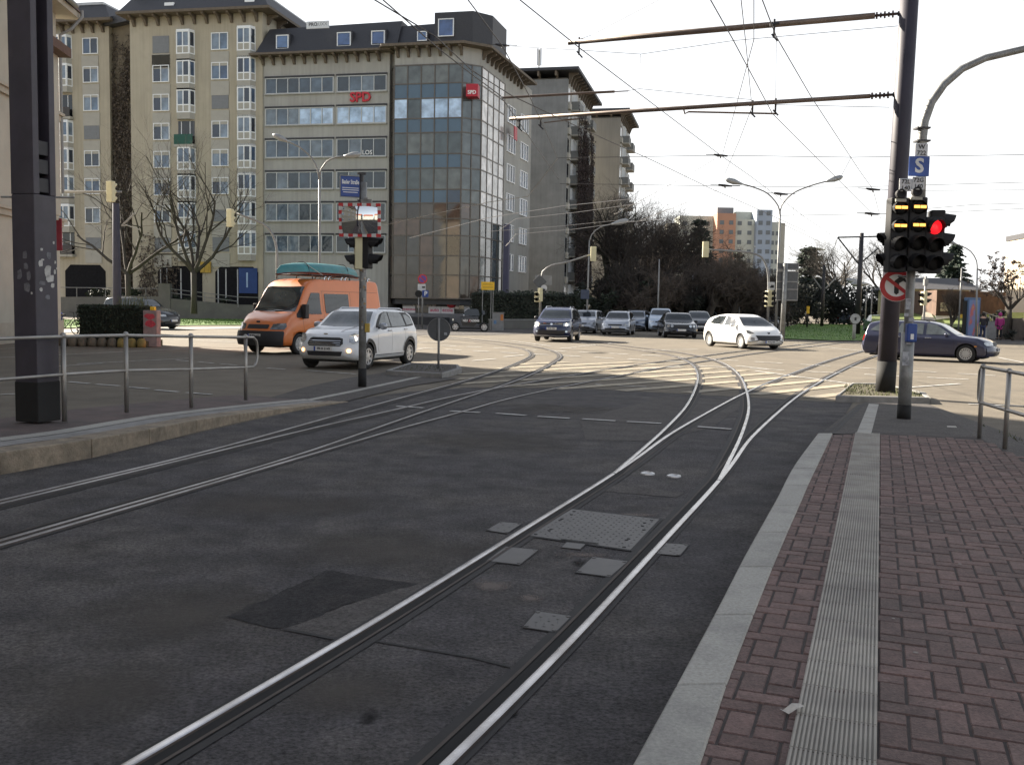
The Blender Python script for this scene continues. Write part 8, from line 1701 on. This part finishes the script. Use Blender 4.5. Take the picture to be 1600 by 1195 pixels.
bushy('dark shrubs beside the archway of the beige block', at(250,86,.4), [(-2.2,0,1.0,1.4,1,1.0),(.4,.1,.9,1.2,1,.9)], 83, hedge_leaf, .12, 240, 'shrub')
bushy('dark shrubs under the arch of the left beige block', at(178,87,.4), [(-1.5,0,1.1,1.5,1,1.1),(1.0,.1,1.1,1.2,1,1.1)], 84, hedge_leaf, .12, 240, 'shrub')
bushy('dark shrubs along the handrail ramp under the big bare tree', at(318,87.5,.3), [(-2.2,0,1.1,1.8,.8,.7),(.8,.1,1.0,1.8,.8,.7),(3.0,.1,.8,1.4,.8,.6)], 88, hedge_leaf, .12, 260, 'shrub')
bushy('low dark planting along the garden wall by the left archway', at(120,86.5,.3), [(-2.0,0,.7,2.0,.8,.7),(1.0,.1,.7,1.8,.8,.6)], 85, hedge_leaf, .12, 240, 'shrub')
# small bare tree before the pavilion, leafy remnant tree at right, fence and dark undergrowth
bare_tree('small bare many-stemmed tree before the timber pavilion', at(1486,69,.1), 3.9, 51, .22, .08, .45, .8, 5, (9,6,5,4,3), 1, bark_g, mat('twig_tan', (.11,.085,.065), .95, var=.3, scale=1))
tb_ = at(1577,66); rnd = random.Random(66); lt = thing('leafy_tree', 'half-bare tree with dark clustered leaves at the right edge', 'tree', tb_); tb = MB(); cb = MB(); th = 2.1
tb.tube([(0,0,-.05),(.05,0,1.1),(0,0,th)], [.20,.16,.15], 8)
for k in range(8):
    a = 2*math.pi*(k+.4*rnd.random())/8; d = Vector((math.cos(a)*rnd.uniform(.4,.95), math.sin(a)*.6, 1)).normalized(); grow(tb, cb, rnd, Vector((0,0,th-.15)), d, 2.2, .08, 1, 4, .68, .2, (5,4,3,3), 2, 4, .14)
tb.build('trunk', barkm, lt, smooth=True); cb.build('crown', twig_d, lt); lb = MB(); vs = [cb.v[i] for i in range(0, len(cb.v), 9)]
for k in range(190): c = rnd.choice(vs); clumps(lb, rnd, c, (.17,.17,.15), 14, .085)
lb.build('foliage', mat('withered_leaves', (.050,.034,.028), .9, var=.35, scale=1, island=.5), lt)
gw = thing('garden_wall', 'dark garden wall under the half-bare tree at the right edge', 'wall', at(1572,67)); a, b = at(1566,67), at(1680,60); mb = MB(); mb.prism([(a.x,a.y),(b.x,b.y),(b.x+.2,b.y+.3),(a.x+.2,a.y+.3)], 0, P(1580,497,67).z); mb.build('wall_body', mat('dark_wall', (.085,.07,.058), .95, var=.4, scale=1.2), gw, local=False)
fn = thing('mesh_fence', 'thin steel fence running right from the advertising pillar', 'fence', at(1536,70)); a, b = at(1536,70), at(1572,72); mb = MB(); mb.tube([P(1536,487,70), P(1555,494,71), P(1577,496,72)], .03, 5); mb.build('top_rail', galv, fn, local=False); mb = MB()
for k in range(8): q = a.lerp(b, k/7); MB().tube([q, Vector((q.x,q.y,P(1536+k*5,488+k*1.1,71).z))], .025, 5).build('post', galv, fn, local=False)
bushy('dark undergrowth behind the two people on the right', at(1556,74), [(-1.2,0,.9,1.4,.9,.9),(1.1,.1,1.0,1.5,.9,1.0)], 86, ever_m, .12, 240, 'shrub')
bushy('low dark ground shrubs by the kerb below the right garden wall', at(1592,63), [(-.6,0,.35,1.0,.6,.35),(1.2,.1,.4,1.2,.6,.4)], 87, ever_m, .10, 260, 'shrub')
# grass blades along the verges and weeds on the islands
gb = MB(); rnd = random.Random(90)
def tufts(poly_px, z, n, h_, w_=.012):
    ps = [G(*p) for p in poly_px]; x0, x1 = min(p.x for p in ps), max(p.x for p in ps); y0, y1 = min(p.y for p in ps), max(p.y for p in ps); k = 0
    while k < n:
        q = Vector((rnd.uniform(x0,x1), rnd.uniform(y0,y1), 0))
        if not inside(q, ps): k += .2; continue
        k += 1; a = rnd.uniform(0,6.28); l = h_*rnd.uniform(.5,1.3); v = Vector((math.cos(a)*w_, math.sin(a)*w_, 0)); t_ = Vector((rnd.gauss(0,.4)*l, rnd.gauss(0,.4)*l, l)); gb.add([q+Vector((0,0,z))-v, q+Vector((0,0,z))+v, q+Vector((0,0,z))+t_], [(0,1,2)])
tufts([(1320,608),(1380,609),(1440,622),(1440,628),(1318,624)], .10, 900, .05, .008)
tufts([(612,585),(690,588),(712,580),(645,576)], .10, 260, .045, .008)
o = gb.build('grass', mat('grass_blades', (.075,.085,.028), .9, var=.3, scale=2, island=.4)); struct(o, 'stuff')
gb = MB(); tufts([(1226,512),(1250,506),(1320,507),(1414,514),(1414,532),(1300,532),(1224,529)], .05, 9000, .07, .02); tufts([(60,501),(370,499),(478,500),(478,507),(300,508),(180,511),(60,511)], .05, 8000, .07, .03)
struct(gb.build('grass', mat('grass_verge_blades', (.085,.165,.028), .9, var=.35, scale=.6, island=.45)), 'stuff')
gb = MB(); tufts([(1530,686),(1600,716),(1640,737),(1600,722)], .2, 120, .05, .006); struct(gb.build('weeds', MATS['grass_blades']), 'stuff')
# ------------------------------------------------------------------ light, sky, view
AZ, EL = R(51), R(27)        # sun to the left of the view direction
w = bpy.data.worlds.new("World"); SC.world = w; w.use_nodes = True; nt = w.node_tree; bg = nt.nodes['Background']
sky = nt.nodes.new('ShaderNodeTexSky'); sky.sky_type = 'NISHITA'; sky.sun_disc = False; sky.sun_elevation = EL; sky.sun_rotation = -AZ
sky.air_density = 1.0; sky.dust_density = 1.3; sky.ozone_density = 1.5; sky.altitude = 200
N_ = nt.nodes; tcw = N_.new('ShaderNodeTexCoord'); sx_ = N_.new('ShaderNodeSeparateXYZ'); nt.links.new(tcw.outputs['Generated'], sx_.inputs[0])
hz = N_.new('ShaderNodeMapRange'); hz.inputs[1].default_value = 0; hz.inputs[2].default_value = .75; hz.inputs[3].default_value = .92; hz.inputs[4].default_value = 0; nt.links.new(sx_.outputs[2], hz.inputs[0])
fy = N_.new('ShaderNodeMapRange'); fy.inputs[1].default_value = -.5; fy.inputs[2].default_value = .6; fy.inputs[3].default_value = .27; fy.inputs[4].default_value = 1; nt.links.new(sx_.outputs[1], fy.inputs[0])
hm = N_.new('ShaderNodeMath'); hm.operation = 'MULTIPLY'; nt.links.new(hz.outputs[0], hm.inputs[0]); nt.links.new(fy.outputs[0], hm.inputs[1])
mxw = N_.new('ShaderNodeMix'); mxw.data_type = 'RGBA'; nt.links.new(hm.outputs[0], mxw.inputs[0]); hs_ = N_.new('ShaderNodeHueSaturation'); hs_.inputs['Saturation'].default_value = .42; nt.links.new(sky.outputs[0], hs_.inputs['Color']); nt.links.new(hs_.outputs[0], mxw.inputs[6]); mxw.inputs[7].default_value = (5.9, 5.85, 5.8, 1)   # thin high haze whitening the lower sky
nt.links.new(mxw.outputs[2], bg.inputs[0]); bg.inputs[1].default_value = .06
sd = Vector((-math.sin(AZ)*math.cos(EL), math.cos(AZ)*math.cos(EL), math.sin(EL)))
sl = bpy.data.lights.new('sun', 'SUN'); sl.energy = 5.0; sl.angle = R(.5); sl.color = (1, .90, .76)
so_ = bpy.data.objects.new('sun', sl); COL.objects.link(so_); so_.rotation_euler = sd.to_track_quat('Z', 'Y').to_euler(); so_.location = (-40, 40, 60)
SC.view_settings.view_transform = 'Standard'; SC.view_settings.look = 'None'; SC.view_settings.exposure = 2.0; SC.view_settings.gamma = 1
SC.cycles.max_bounces = 6; SC.cycles.diffuse_bounces = 3; SC.cycles.glossy_bounces = 4
